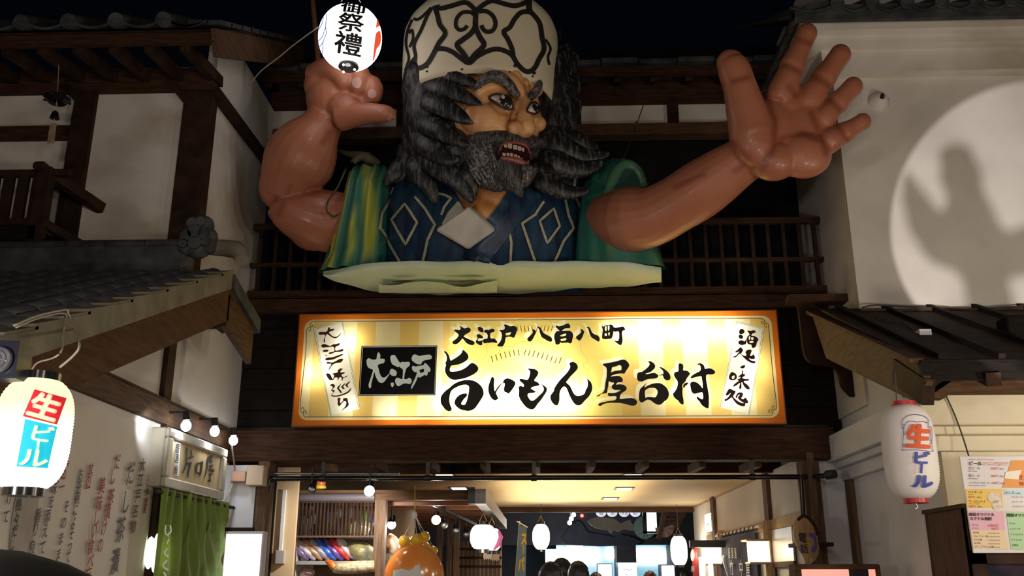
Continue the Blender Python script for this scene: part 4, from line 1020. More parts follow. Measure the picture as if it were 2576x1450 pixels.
for a, b, r in (((1110, 1015), (1455, 1022), .016), ((1120, 985), (1470, 985), .012), ((1540, 842), (1840, 846), .018), ((800, 925), (802, 965), .014), ((872, 868), (905, 866), .012), ((880, 1015), (890, 1040), .006), ((1290, 905), (1420, 905), .006), ((1130, 880), (1180, 880), .003), ((1660, 1000), (1900, 1000), .0045), ((1900, 900), (1905, 960), .005), ((960, 1040), (1060, 1038), .005)):
    obj('tube_light', MB().tube([P(*a, 9.86), P(*b, 9.86)], r, 10), lampm, sg)
# lettering -------------------------------------------------------
A = lambda p: crop(1100, 800, 5.577, p)
B = lambda p: crop(1280, 800, 5.578, p)
Cc = lambda p: crop(1480, 880, 7.576, p)
D = lambda p: crop(900, 860, 9.667, p)
E_ = lambda p: crop(740, 790, 5.178, p)
F_ = lambda p: crop(1790, 790, 5.179, p)
row1 = [
 [A([(318,112),(350,130),(385,150),(430,135),(462,150),(470,180),(440,210),(395,235),(372,262),(400,280),(440,298),(500,325),(525,350),(512,378),(478,383),(440,372),(400,345),(358,292),(330,320),(300,350),(270,368),(235,370),(213,355),(222,330),(262,300),(290,270),(300,240),(280,215),(252,195),(236,172),(262,165),(300,172),(320,168),(328,140)])],
 [A([(570,130),(605,128),(640,150),(650,185),(640,205),(612,200),(590,190),(572,165)])],
 [A([(555,240),(580,228),(610,240),(638,262),(640,282),(618,290),(590,285),(575,295),(568,318),(590,330),(615,322),(638,318),(632,345),(630,375),(608,388),(580,375),(545,350),(540,330),(558,300),(566,275),(556,260)])],
 [A([(655,185),(690,165),(720,175),(755,155),(790,155),(808,185),(790,200),(755,210),(742,235),(745,270),(755,290),(800,290),(830,320),(845,345),(825,355),(780,345),(740,350),(700,352),(670,360),(645,345),(640,310),(665,298),(700,290),(708,265),(705,235),(690,215),(665,205)])],
 [A([(935,95),(980,98),(1005,115),(1030,120),(1065,115),(1105,125),(1120,160),(1112,200),(1095,245),(1080,275),(1060,280),(1030,266),(990,266),(965,274),(955,300),(950,340),(935,375),(918,400),(885,405),(850,400),(845,382),(875,345),(895,310),(905,275),(908,240),(900,210),(880,185),(875,170),(905,172),(935,165),(945,150),(948,130)]), A([(958,218),(990,212),(1035,202),(1025,228),(1005,248),(985,245),(968,250)])],
 [A([(1330,165),(1360,165),(1388,195),(1380,220),(1360,260),(1340,300),(1315,330),(1285,332),(1265,310),(1268,285),(1300,255),(1330,220),(1345,190)])],
 [A([(1408,125),(1440,130),(1462,160),(1480,195),(1510,225),(1560,250),(1600,275),(1612,310),(1600,335),(1560,330),(1510,300),(1470,275),(1450,240),(1438,200),(1430,165),(1415,145)])],
 [B([(655,105),(700,120),(750,110),(800,85),(838,80),(862,115),(858,140),(820,148),(790,150),(765,165),(745,183),(715,186),(690,160),(665,135)])],
 [B([(665,195),(700,186),(760,184),(850,180),(890,210),(905,240),(895,290),(885,340),(860,362),(830,348),(780,352),(735,352),(722,342),(712,365),(680,378),(655,365),(650,330),(638,290),(640,240)]), B([(720,250),(750,235),(800,222),(802,245),(780,255),(740,262)]), B([(725,305),(770,290),(805,285),(800,315),(765,325),(735,325)])],
 [B([(1000,160),(1030,165),(1058,190),(1050,225),(1030,275),(1005,315),(980,315),(948,290),(945,265),(975,240),(1005,215),(1018,190)])],
 [B([(1088,130),(1125,128),(1148,160),(1165,200),(1200,230),(1250,250),(1275,285),(1272,320),(1255,335),(1215,310),(1165,280),(1140,240),(1125,195),(1115,155)])],
 [B([(1305,112),(1325,125),(1350,110),(1400,100),(1440,95),(1465,115),(1478,150),(1470,200),(1455,260),(1440,290),(1415,295),(1380,300),(1340,300),(1310,285),(1310,230),(1318,180),(1312,150)]), B([(1348,132),(1370,120),(1368,185),(1352,178)]), B([(1390,120),(1412,115),(1408,170),(1395,178)]), B([(1345,225),(1370,220),(1375,250),(1350,255)]), B([(1398,210),(1415,205),(1412,245),(1400,250)])],
 [B([(1470,135),(1500,140),(1550,130),(1600,120),(1622,140),(1635,170),(1605,180),(1590,200),(1590,250),(1598,310),(1590,350),(1575,385),(1545,375),(1510,350),(1475,315),(1500,320),(1530,325),(1545,290),(1548,240),(1545,205),(1525,190),(1485,200),(1470,170)])],
]
row2 = [
 [A([(90,475),(118,470),(145,500),(170,545),(185,600),(230,580),(300,535),(345,490),(358,450),(395,475),(425,510),(438,550),(420,590),(370,625),(300,655),(220,668),(190,680),(175,745),(230,755),(320,740),(400,700),(450,655),(480,635),(515,640),(550,665),(575,700),(570,740),(530,780),(460,820),(380,850),(300,865),(230,872),(170,845),(130,800),(110,750),(112,700),(125,655),(112,640),(132,600),(135,560),(125,520),(105,490)])],
 [A([(170,985),(220,940),(300,895),(400,872),(500,880),(570,915),(625,970),(650,1030),(650,1080),(620,1140),(570,1215),(520,1280),(440,1310),(380,1300),(320,1285),(270,1245),(243,1205),(250,1150),(290,1100),(340,1070),(395,1060),(420,1070),(412,1105),(380,1135),(355,1170),(335,1210),(370,1222),(395,1210),(418,1150),(436,1070),(445,1000),(440,960),(400,940),(330,950),(250,985),(200,1025),(178,1080),(170,1150),(180,1220),(205,1275),(185,1310),(150,1310),(110,1285),(80,1245),(55,1210),(45,1150),(60,1090),(110,1030)])],
 [A([(765,830),(790,840),(800,870),(795,920),(798,980),(808,1030),(840,980),(880,935),(925,905),(928,880),(960,855),(1000,850),(1050,870),(1090,900),(1098,930),(1070,980),(1035,1030),(1000,1065),(975,1050),(940,1035),(935,990),(945,945),(940,915),(900,935),(860,990),(825,1050),(830,1070),(855,1130),(835,1150),(810,1160),(770,1140),(735,1090),(715,1020),(720,950),(740,890)])],
 [A([(1265,712),(1320,715),(1370,720),(1410,750),(1418,780),(1400,820),(1370,860),(1365,885),(1400,900),(1438,940),(1390,960),(1340,970),(1315,990),(1340,1010),(1385,1040),(1340,1055),(1290,1058),(1268,1080),(1275,1110),(1320,1165),(1370,1145),(1430,1090),(1480,1040),(1495,1000),(1480,960),(1455,935),(1475,935),(1515,965),(1538,985),(1535,1030),(1500,1090),(1460,1150),(1410,1210),(1375,1260),(1345,1285),(1310,1287),(1260,1265),(1210,1215),(1165,1150),(1143,1090),(1148,1030),(1142,970),(1180,955),(1205,970),(1215,940),(1180,905),(1155,880),(1160,855),(1195,858),(1235,868),(1265,870),(1285,840),(1300,790),(1300,745)])],
 [B([(850,640),(880,620),(910,620),(950,645),(970,690),(955,730),(915,775),(870,820),(830,870),(805,905),(830,930),(860,960),(880,1000),(905,1050),(940,1090),(985,1095),(1030,1085),(1065,1060),(1075,1020),(1100,980),(1110,930),(1105,880),(1090,855),(1130,880),(1160,920),(1172,980),(1160,1040),(1120,1110),(1070,1160),(1020,1215),(975,1232),(930,1215),(890,1165),(860,1110),(835,1050),(810,990),(780,965),(750,980),(720,1030),(712,1090),(712,1150),(700,1200),(680,1230),(645,1225),(605,1185),(582,1130),(590,1080),(630,1030),(640,985),(690,910),(740,850),(790,800),(840,740),(862,690),(855,660)])],
 [Cc([(275,285),(290,268),(360,258),(450,240),(540,222),(590,205),(650,190),(710,200),(760,250),(782,300),(765,340),(730,390),(700,440),(685,460),(640,455),(560,460),(490,480),(440,500),(430,515),(490,505),(570,500),(620,520),(655,560),(655,600),(630,625),(570,625),(545,640),(530,670),(580,662),(650,665),(700,690),(732,730),(715,780),(660,815),(620,850),(605,890),(600,940),(660,940),(720,930),(800,925),(860,930),(910,960),(932,1000),(915,1045),(870,1070),(820,1070),(760,1055),(690,1035),(600,1018),(500,1015),(400,1015),(320,1030),(270,1050),(235,1075),(195,1065),(190,1045),(220,1020),(300,1000),(400,980),(490,970),(530,940),(535,900),(500,885),(430,892),(380,880),(372,850),(385,825),(410,830),(470,830),(540,815),(600,790),(612,770),(560,770),(500,770),(455,740),(445,700),(460,675),(490,650),(480,630),(430,625),(390,605),(385,680),(365,760),(358,825),(290,840),(240,850),(210,885),(150,895),(190,865),(250,835),(290,800),(315,740),(325,640),(345,540),(350,440),(350,370),(330,330),(290,305)]), Cc([(455,340),(520,320),(580,298),(620,305),(632,340),(625,390),(560,400),(500,410),(430,435),(445,390)])],
 [Cc([(1145,225),(1180,222),(1220,240),(1260,275),(1275,320),(1260,360),(1220,400),(1180,430),(1090,460),(1110,470),(1200,450),(1265,445),(1300,465),(1335,495),(1310,540),(1240,555),(1150,560),(1090,580),(1040,605),(1000,610),(950,595),(930,550),(930,490),(945,445),(980,430),(1020,425),(1080,385),(1140,330),(1165,290),(1168,265),(1150,245)])],
 [Cc([(1350,335),(1400,340),(1450,370),(1510,420),(1550,470),(1568,530),(1555,570),(1510,590),(1460,570),(1430,530),(1415,490),(1342,498),(1390,475),(1430,460),(1425,410),(1390,370)])],
 [Cc([(1110,630),(1085,680),(1070,720),(1130,690),(1210,655),(1300,638),(1380,645),(1440,680),(1500,740),(1530,810),(1535,880),(1500,950),(1450,985),(1400,1035),(1345,1055),(1290,1040),(1240,1010),(1190,970),(1130,955),(1080,980),(1040,1005),(1010,1010),(975,980),(962,910),(968,830),(990,750),(1040,700),(1080,660)]), Cc([(1080,790),(1130,745),(1200,728),(1270,735),(1310,770),(1322,820),(1300,880),(1270,912),(1190,905),(1120,908),(1092,926),(1080,860)])],
 [Cc([(1725,270),(1760,265),(1795,280),(1812,320),(1808,395),(1850,398),(1900,415),(1938,460),(1910,500),(1870,560),(1850,610),(1810,650),(1790,690),(1800,740),(1795,800),(1800,880),(1815,960),(1815,1040),(1780,1045),(1740,1015),(1710,970),(1670,945),(1630,900),(1612,850),(1640,810),(1675,760),(1700,690),(1705,620),(1680,570),(1640,510),(1635,460),(1660,430),(1700,420),(1720,400),(1718,330)])],
 [Cc([(1805,685),(1840,640),(1900,628),(1895,660),(1850,695),(1818,740)])],
 [Cc([(2075,280),(2120,258),(2160,270),(2200,300),(2215,340),(2225,370),(2290,355),(2350,365),(2400,400),(2420,435),(2390,465),(2330,475),(2270,475),(2245,500),(2245,560),(2255,640),(2275,740),(2290,830),(2300,910),(2298,1000),(2292,1110),(2250,1115),(2190,1080),(2150,1040),(2120,990),(2090,960),(2060,920),(2080,900),(2130,930),(2175,950),(2190,900),(2175,820),(2130,820),(2080,830),(2030,845),(1990,830),(1960,780),(1950,720),(1940,660),(1960,625),(2000,612),(2060,625),(2120,670),(2160,720),(2180,740),(2180,650),(2165,560),(2155,510),(2090,515),(2010,535),(1960,550),(1955,520),(2000,480),(2060,445),(2120,415),(2145,380),(2140,330),(2120,290),(2095,290)])],
]
plate = [
 [D([(450,430),(465,340),(490,265),(520,270),(548,320),(548,380),(540,415),(600,412),(655,430),(655,470),(640,510),(600,530),(530,545),(485,580),(500,640),(520,720),(545,800),(590,865),(640,875),(700,840),(770,770),(760,810),(700,900),(640,980),(580,1005),(520,985),(470,920),(430,830),(402,740),(380,830),(345,960),(325,1060),(325,1105),(295,1140),(268,1100),(265,1030),(300,930),(340,800),(370,690),(320,665),(255,630),(225,570),(212,490),(225,430),(280,403),(345,435)])],
 [D([(830,330),(890,325),(920,350),(960,420),(1000,480),(1035,520),(1070,490),(1150,498),(1240,490),(1270,530),(1255,590),(1190,640),(1165,700),(1140,800),(1130,900),(1160,912),(1210,905),(1240,880),(1285,895),(1315,950),(1290,1010),(1260,1035),(1200,1020),(1130,1018),(1060,1050),(990,1088),(950,1060),(915,1000),(908,940),(935,890),(980,880),(1040,905),(1085,910),(1090,850),(1098,760),(1092,670),(1040,640),(1020,605),(985,625),(910,590),(840,550),(810,490),(790,410),(800,355)])],
 [D([(825,660),(880,680),(930,710),(948,760),(930,825),(870,835),(820,820),(785,790),(775,740),(790,690)])], [D([(810,1000),(870,1000),(880,1030),(870,1080),(838,1110),(810,1070),(800,1030)])],
 [D([(1330,350),(1360,315),(1420,318),(1500,348),(1600,330),(1700,318),(1760,320),(1803,370),(1785,420),(1700,440),(1620,455),(1570,490),(1550,530),(1515,555),(1440,545),(1370,500),(1315,450),(1312,390)])],
 [D([(1320,610),(1345,588),(1400,605),(1490,590),(1600,570),(1610,540),(1640,520),(1690,560),(1750,630),(1772,690),(1745,735),(1710,740),(1695,800),(1665,830),(1625,810),(1560,850),(1490,875),(1460,855),(1420,960),(1360,1070),(1310,1150),(1295,1130),(1310,1070),(1360,960),(1410,850),(1435,770),(1430,735),(1400,745),(1350,715),(1320,660)]), D([(1490,695),(1550,675),(1610,662),(1610,720),(1590,745),(1520,765),(1515,730)])],
]
strip_l = [
 [E_([(440,180),(465,180),(470,200),(500,195),(525,195),(515,215),(470,230),(455,245),(480,275),(520,300),(560,295),(590,270),(610,245),(600,275),(570,305),(535,320),(500,310),(460,285),(435,265),(415,280),(405,310),(400,345),(405,370),(390,370),(382,350),(395,310),(405,280),(380,270),(340,275),(318,262),(318,245),(350,235),(410,235),(435,215)])],
 [E_([(352,415),(375,395),(405,395),(440,410),(475,418),(500,400),(545,395),(575,385),(598,385),(590,405),(560,420),(540,430),(535,455),(540,480),(580,475),(620,460),(640,465),(635,485),(590,495),(530,500),(490,520),(460,525),(450,510),(475,500),(515,492),(525,470),(520,440),(500,428),(470,432),(430,435),(380,440),(358,432)])],
 [E_([(370,480),(400,468),(435,468),(448,480),(430,495),(390,498)])], [E_([(402,545),(420,538),(432,542),(420,553)])],
 [E_([(405,590),(430,572),(500,565),(560,545),(620,525),(638,530),(610,550),(560,570),(510,595),(440,605),(412,603)])],
 [E_([(425,630),(450,628),(500,635),(560,605),(605,585),(638,590),(630,610),(605,635),(550,640),(500,665),(475,700),(445,745),(460,700),(485,660),(470,650),(430,650)])],
 [E_([(415,785),(440,775),(470,790),(490,830),(505,850),(520,800),(495,780),(560,765),(570,740),(560,735),(590,720),(600,705),(610,715),(640,712),(610,740),(605,765),(660,760),(650,780),(620,790),(625,815),(650,825),(700,800),(680,825),(640,835),(630,870),(620,870),(615,830),(590,830),(575,860),(560,865),(570,835),(530,830),(510,860),(470,865),(445,845),(425,810)])],
 [E_([(465,930),(500,912),(530,930),(525,960),(495,985),(530,1000),(510,1030),(495,1060),(560,1065),(640,1040),(700,1010),(745,960),(735,1000),(690,1040),(610,1070),(540,1082),(490,1075),(485,1055),(510,1020),(485,1005),(490,980),(505,955),(480,940)])],
 [E_([(560,960),(590,930),(610,910),(600,940),(585,970),(610,1000),(620,1030),(600,1030),(580,1000),(562,980)])], [E_([(610,955),(640,920),(670,900),(650,935),(640,955),(660,975),(635,980),(618,965)])], [E_([(665,925),(700,895),(730,875),(715,905),(695,930),(712,960),(690,955),(670,940)])],
 [E_([(565,1100),(590,1095),(605,1100),(598,1130),(600,1165),(640,1130),(635,1105),(690,1098),(700,1140),(712,1180),(690,1215),(650,1240),(615,1270),(640,1235),(670,1200),(680,1150),(650,1140),(610,1180),(590,1205),(565,1180),(568,1140)])],
]
strip_r = [
 [F_([(358,235),(375,200),(410,200),(432,235),(405,262),(370,265)])], [F_([(350,290),(375,268),(410,290),(405,320),(370,325)])], [F_([(345,380),(365,350),(400,345),(430,360),(450,330),(460,310),(450,385),(430,400),(385,408)])],
 [F_([(465,218),(510,222),(555,212),(578,240),(550,250),(525,265),(520,285),(560,290),(600,315),(610,345),(590,370),(580,420),(550,445),(522,435),(520,405),(480,395),(462,370),(462,320),(470,290),(495,275),(485,250)]), F_([(485,300),(505,292),(500,330),(490,342)]), F_([(515,310),(545,308),(545,335),(520,340)]), F_([(492,362),(540,355),(545,375),(505,380)])],
 [F_([(305,495),(340,470),(375,435),(405,460),(410,480),(390,510),(385,525),(410,540),(440,550),(455,530),(440,500),(470,470),(520,470),(515,510),(500,545),(530,545),(540,525),(565,560),(560,585),(520,590),(490,580),(500,600),(540,615),(570,620),(565,645),(520,640),(470,615),(430,580),(400,550),(370,520),(345,540),(310,570),(272,560),(310,550),(340,520),(360,490),(330,505)])],
 [F_([(370,700),(400,675),(438,670),(430,700),(405,712)])],
 [F_([(225,820),(255,760),(285,765),(320,785),(330,840),(290,865),(240,860)]), F_([(262,830),(275,810),(300,805),(295,840),(275,850)])],
 [F_([(395,742),(412,745),(412,785),(440,790),(425,815),(405,825),(405,840),(440,850),(485,850),(480,872),(430,875),(420,890),(460,920),(495,960),(490,985),(450,975),(415,930),(400,895),(385,900),(390,960),(375,980),(358,965),(370,900),(330,930),(290,950),(285,930),(330,890),(360,870),(335,868),(345,850),(375,840),(370,820),(350,835),(355,810),(385,790),(398,770)])],
 [F_([(185,1050),(230,975),(275,995),(315,1010),(290,1060),(280,1080),(320,1120),(345,1140),(400,1165),(440,1165),(430,1205),(380,1200),(330,1175),(290,1130),(262,1090),(235,1110),(200,1130),(175,1140),(172,1115),(205,1100),(235,1060),(250,1030),(215,1060),(195,1065)])],
 [F_([(345,1030),(380,1025),(410,1035),(405,1070),(385,1100),(415,1115),(440,1090),(475,1140),(470,1165),(430,1165),(385,1140),(350,1110),(345,1085),(370,1055),(345,1060),(330,1100),(312,1080)])],
]
def letters(name, polys, m, off=.006, k=2, dx=0, dy=0, par=sg, stuff=True):
    b = MB(); f0 = sp_(off); f = lambda x, y: f0(x+dx, y+dy)
    for g in polys: outline(b, g, f, k)
    o = obj(name, b, m, par); 
    if stuff: o['kind'] = 'stuff'
    return o
pale = mat('pale_print', (.92, .88, .66), None, rough=.35, trans=.72)
brown = mat('brown_print', (.22, .085, .015), None, rough=.5)
def grouped(rows, groups): return [[rows[i] for i in g] for g in groups]
G1 = grouped(row1, ([0], [1, 2, 3], [4], [5, 6], [7, 8], [9, 10], [11, 12])); G2 = grouped(row2, ([0, 1], [2], [3], [4], [5], [6, 7, 8], [9, 10, 11]))
f0 = sp_(0); b = MB(); rect = [proj(p) for p in ((X0, YSG, ZB), (X1, YSG, ZB), (X1, YSG, ZT), (X0, YSG, ZT))]
rect = [tuple(rect[i][k]+(rect[(i+1) % 4][k]-rect[i][k])*0 for k in (0, 1)) for i in range(4)]
sh = [[(x-9, y-8) for x, y in smooth_pts(pl, 2, True)] for g in row1+row2 for pl in g]
outline(b, [rect]+sh, f0, 1); obj('sign_face', b, sign_mat(), sg)
for g in row1+row2:
    b = MB(); outline(b, [[(x-9, y-8) for x, y in smooth_pts(pl, 2, True)] for pl in g], f0, 1); obj('pale_print', b, pale, sg)
for g in G1+G2: letters('character', g, M['ink'], stuff=False)
f1 = sp_(.003)
b = MB(); b.add([f1(*p) for p in ((909.5, 871), (1100, 869.5), (1095, 995), (901.5, 996.5))], [(0, 1, 2, 3)]); obj('name_plate', b, M['black_gloss'], sg)
plate_m = mat('plate_silver', (.36, .36, .31), None, rough=.45, emit=(.95, 1, .82), estr=.24)
for g in grouped(plate, ([0], [1, 2, 3], [4, 5])): letters('silver_character', g, plate_m, .006, stuff=False)
f2 = sp_(.006); b = MB(); ribbon(b, [(912, 873.5), (1097.5, 872), (1092.5, 992.5), (904.5, 994), (912, 873.5)], 1.8, f2, 1); obj('plate_border', b, plate_m, sg)
for q, o1 in ((E_([(252, 188), (628, 98), (858, 1240), (478, 1338)]), 1), (F_([(328, 98), (690, 190), (487, 1322), (113, 1225)]), 1)):
    cxq, cyq = sum(p[0] for p in q)/4, sum(p[1] for p in q)/4
    for s, w in ((1.0, .8), (.93, .8)):
        b = MB(); qq = [(cxq+(x-cxq)*(s if s == 1 else .93), cyq+(y-cyq)*(s if s == 1 else .978)) for x, y in q]; ribbon(b, qq+[qq[0]], w, f2, 1); obj('strip_border', b, M['ink'], sg)
for g in grouped(strip_l, ([0], [1, 2, 3], [4, 5], [6], [7, 8, 9, 10], [11]))+grouped(strip_r, ([0, 1, 2, 3], [4], [5], [6, 7], [8, 9])): letters('brown_character', g, M['ink_brown'], .007, stuff=False)
b = MB()
for pts, w in (([(790, 808.5), (1000, 808), (1350, 805), (1700, 801.5), (1915, 801)], 1.8), ([(766, 1049.5), (1100, 1049), (1500, 1048), (1930, 1046.5)], 1.8), (E_([(160, 230), (150, 500), (118, 800), (85, 1100), (78, 1240)]), 1.8), (F_([(745, 160), (765, 400), (800, 800), (838, 1100), (845, 1215)]), 1.8),
    (E_([(250, 95), (225, 115), (205, 145), (225, 170), (245, 165), (240, 145), (228, 150)]), 1.7), (E_([(160, 230), (168, 200), (190, 180), (215, 180), (212, 215), (198, 228), (190, 212)]), 1.7), (E_([(78, 1240), (85, 1270), (110, 1290), (128, 1260), (120, 1225), (100, 1225), (98, 1245)]), 1.7), (E_([(133, 1343), (118, 1310), (122, 1275), (150, 1265), (160, 1285), (150, 1305), (138, 1295)]), 1.7),
    (F_([(640, 62), (680, 75), (690, 105), (670, 130), (648, 115), (655, 98), (665, 105)]), 1.7), (F_([(745, 160), (735, 130), (710, 125), (690, 145), (700, 170), (715, 172), (714, 158)]), 1.7), (F_([(845, 1215), (840, 1240), (815, 1250), (790, 1230), (795, 1205), (815, 1205), (818, 1220)]), 1.7), (F_([(725, 1330), (775, 1325), (795, 1300), (790, 1265), (765, 1250), (745, 1265), (755, 1282), (768, 1278)]), 1.7)):
    ribbon(b, pts, w, f2, 4)
obj('border_line', b, brown, sg)['kind'] = 'stuff'
# faint crest of pine fans printed behind the lettering
b = MB(); gold = mat('gold_print', (.50, .34, .03), None, rough=.5)
for pts in ([(825, 215), (800, 290), (720, 360), (690, 420), (700, 500), (650, 580), (635, 640), (690, 700), (690, 740), (650, 770), (665, 850)], [(1040, 80), (1110, 30), (1200, 15), (1320, 0), (1440, 5), (1560, 30), (1620, 80)], [(760, 710), (720, 640), (740, 560), (850, 510), (880, 440), (960, 400), (1050, 410), (1120, 350), (1220, 330), (1330, 340), (1460, 330), (1540, 370), (1580, 440), (1680, 440), (1760, 490), (1800, 560), (1810, 640)],
    [(730, 660), (790, 710), (880, 690), (1000, 620), (1120, 570), (1260, 550), (1400, 560), (1560, 630), (1700, 660), (1800, 650)], [(1110, 240), (1200, 200), (1330, 190), (1460, 210), (1560, 240)], [(985, 650), (1050, 720), (1110, 750)], [(1060, 660), (1100, 690), (1160, 660)], [(1310, 650), (1370, 680), (1430, 650)], [(1340, 690), (1440, 680), (1560, 720), (1650, 710)]):
    ribbon(b, A(pts), .7, f1, 3)
for i in range(16):
    x = 780+i*62; y = 640-110*math.sin(math.pi*min(1, max(0, (x-740)/900))); 
    ribbon(b, A([(x, y), (x-22*(1 if x < 1200 else -1.4), y-85)]), 2.4, f1, 2)
for i in range(10):
    x = 1130+i*52; ribbon(b, A([(x, 190), (x-14*(1 if x < 1340 else -1.6), 110)]), 2.2, f1, 2)
for pts in ([(1800, 300), (1890, 380), (1880, 470), (1990, 600), (1930, 640), (1960, 720), (1940, 830)],): ribbon(b, [(x-0, y) for x, y in B([(910, 285), (1000, 340), (1015, 460), (1080, 540), (1110, 610), (1045, 650), (1060, 700), (1115, 730), (1095, 840)])], .8, f1, 3)
obj('crest_print', b, gold, sg)['kind'] = 'stuff'
# ================================================================ paper lanterns
def wall_plane(X, p):                   # lettering on a wall facing the street: local (right, down) metres about p
    return lambda a, b: V(X, p.y+a, p.z-b)
def back_plane(Y, p): return lambda a, b: V(p.x+a, Y, p.z-b)
def lantern_shape(R, H, n_rib, p=4.0, q=1.0, neck=.42, rib=.02, seg=40):
    prof = []; N_ = n_rib*2
    for i in range(N_+1):
        u = -1+2*i/N_; r = R*(neck+(1-neck)*(1-abs(u)**p)**q)
        prof.append((r*(1+(rib if i % 2 else -rib)), u*H/2))
    return MB().lathe(prof, (0, 0, 0), seg)
def lantern(nm, label, c, R, H, paper_m, cap_m, n_rib=30, p=4.0, q=1.0, neck=.45, cap_h=.05, group=None, seg=40, rib=.012, name='paper_lantern'):
    c = Vector(c); t = thing(name, label, 'lantern', c, group)
    b = lantern_shape(R, H, n_rib, p, q, neck, rib, seg); b.v = [v+c for v in b.v]
    o = obj('paper_shade', b, paper_m, t, smooth='all')
    rr = R*neck
    for nm_, z0, z1 in (('top_ring', H/2-.005, H/2+cap_h), ('bottom_ring', -H/2-cap_h, -H/2+.005)):
        obj(nm_, MB().lathe([(rr*.8, z0), (rr*1.06, z0), (rr*1.06, z1), (rr*.8, z1), (rr*.8, z0)], c, seg//2), cap_m, t, smooth=True)
    b2 = lantern_shape(R*(1+rib), H, n_rib, p, q, neck, 0, seg); b2.v = [v+c for v in b2.v]
    return t, b2.bvh()
paper_lit = mat('paper_lit', (.86, .82, .66), None, rough=.8, trans=.85)
paper_unlit = mat('paper_unlit', (.80, .74, .72), (.84, .79, .77), 3, .7)
paper_fest = mat('paper_fest', (.88, .88, .86), None, rough=.8, trans=.85)
def glow(name, power, col=(1, .93, .8), strength=1.0):
    return mat(name, (.9, .88, .84), None, rough=.8, emit=col, estr=power)
# left beer lantern
yl = 4.3
pt_, pb2 = P(108, 958, yl), P(54, 1230, yl); cL = (pt_+pb2)/2; cL.z = (pt_.z+pb2.z)/2
tL, bvL = lantern('paper_lantern', 'lit cream paper lantern with red and blue beer lettering under the left eave', cL, 91*mpp(cL), pt_.z-pb2.z, paper_lit, M['black_gloss'], 34, 3.6, .75, .5, .035)
light('POINT', 'lantern_bulb', cL+V(0, 0, -.15), 7, (1, .95, .84), .04)
fL, fL2 = drape(bvL, .004), drape(bvL, .008)
def patch_quad(name, q, f, m, par, n=10):
    rows = []
    for j in range(n+1):
        v = j/n; rows.append([f(*[((1-u)*(1-v)*q[0][k]+u*(1-v)*q[1][k]+u*v*q[2][k]+(1-u)*v*q[3][k]) for k in (0, 1)]) for u in [i/n for i in range(n+1)]])
    return obj(name, MB().grid(rows), m, par, smooth='all')
printr = mat('print_red', (.55, .015, .02), None, rough=.6, trans=.6); printt = mat('print_teal', (.01, .42, .55), None, rough=.6, trans=.6)
printw = mat('print_white', (.9, .86, .7), None, rough=.6, trans=.6, emit=(1, .93, .75), estr=.75)
patch_quad('red_print', [(87, 981), (166, 1003), (142, 1069), (58, 1048)], fL, mat('print_red', (.50, .012, .018), None, rough=.6, emit=(.62, .012, .02), estr=.75), tL)
patch_quad('blue_print', [(64, 1055), (143, 1074), (119, 1178), (42, 1174)], fL, mat('print_blue', (.01, .35, .50), None, rough=.6, emit=(.0, .46, .60), estr=.95), tL)
b = MB(); put_char(b, '生', fL2, 112, 1025, 0, ux=(73, 21), uy=(26, -62), bold=.05, cut=8)
put_char(b, 'ビ', fL2, 103, 1092, 0, ux=(64, 11), uy=(14, -44), bold=.03, cut=8)
put_char(b, 'ー', fL2, 95, 1121, 0, ux=(4, -36), uy=(-44, -6), bold=.03, cut=8)
put_char(b, 'ル', fL2, 85, 1152, 0, ux=(72, 8), uy=(10, -50), bold=.03, cut=8)
obj('lettering', b, printw, tL)
# festival lantern in front of the fist
yf = 8.1
cF = P(881, 95, yf); RF = 79*mpp(cF)
tF, bvF = lantern('paper_lantern', 'round glowing white festival lantern with black brush characters beside the raised fist', cF, RF, 162*mpp(cF)*.98, mat('paper_festival', (.86, .86, .84), None, rough=.8, emit=(1, .97, .95), estr=1.6), M['black_gloss'], 22, 2.1, .6, .30, .02, rib=.006)
fF, fF2 = drape(bvF, .004), drape(bvF, .008)
cr7 = lambda x, y: (780+x/7.25, y/7.25)
b = MB()
put_char(b, '御', fF2, *cr7(790, 150), 0, ux=(62, 12), uy=(6, -30), bold=.02, cut=8)
put_char(b, '祭', fF2, *cr7(745, 415), 0, ux=(66, 8), uy=(4, -48), bold=.02, cut=8)
put_char(b, '禮', fF2, *cr7(700, 795), 0, ux=(70, 14), uy=(7, -58), bold=.02, cut=8)
obj('lettering', b, M['ink'], tF)
red_p = mat('print_orange', (.7, .06, .02), None, rough=.6, emit=(.9, .09, .03), estr=.8); blue_p = mat('print_indigo', (.05, .12, .5), None, rough=.6, emit=(.12, .25, .7), estr=.5)
for q in ([(1225, 360), (1280, 440), (1275, 480), (1240, 485), (1200, 510), (1205, 440)], [(1235, 575), (1270, 570), (1285, 650), (1280, 780), (1240, 850), (1210, 890), (1160, 1090), (1140, 1100), (1155, 950), (1170, 780), (1195, 620)]):
    b = MB(); pp = [cr7(*a) for a in smooth_pts(q, 3, True)]; cx_, cy_ = sum(a for a, _ in pp)/len(pp), sum(c for _, c in pp)/len(pp); rows = []
    for s in (0, .25, .5, .75, 1): rows.append([fF(cx_+(x-cx_)*s, cy_+(y-cy_)*s) for x, y in pp+[pp[0]]])
    b.grid(rows); obj('red_print', b, red_p, tF)
b = MB()
for pts in ([(290, 220), (305, 330), (290, 480), (300, 620), (245, 760), (240, 900), (225, 990)], [(250, 250), (235, 400), (170, 540)], [(290, 500), (230, 670), (165, 740), (160, 760)], [(250, 760), (190, 840), (170, 860)]):
    ribbon(b, [cr7(*p) for p in pts], 1.8, fF, 4)
obj('blue_print', b, blue_p, tF)['kind'] = 'stuff'
cb_ = cF+V(0, 0, -RF*.98)
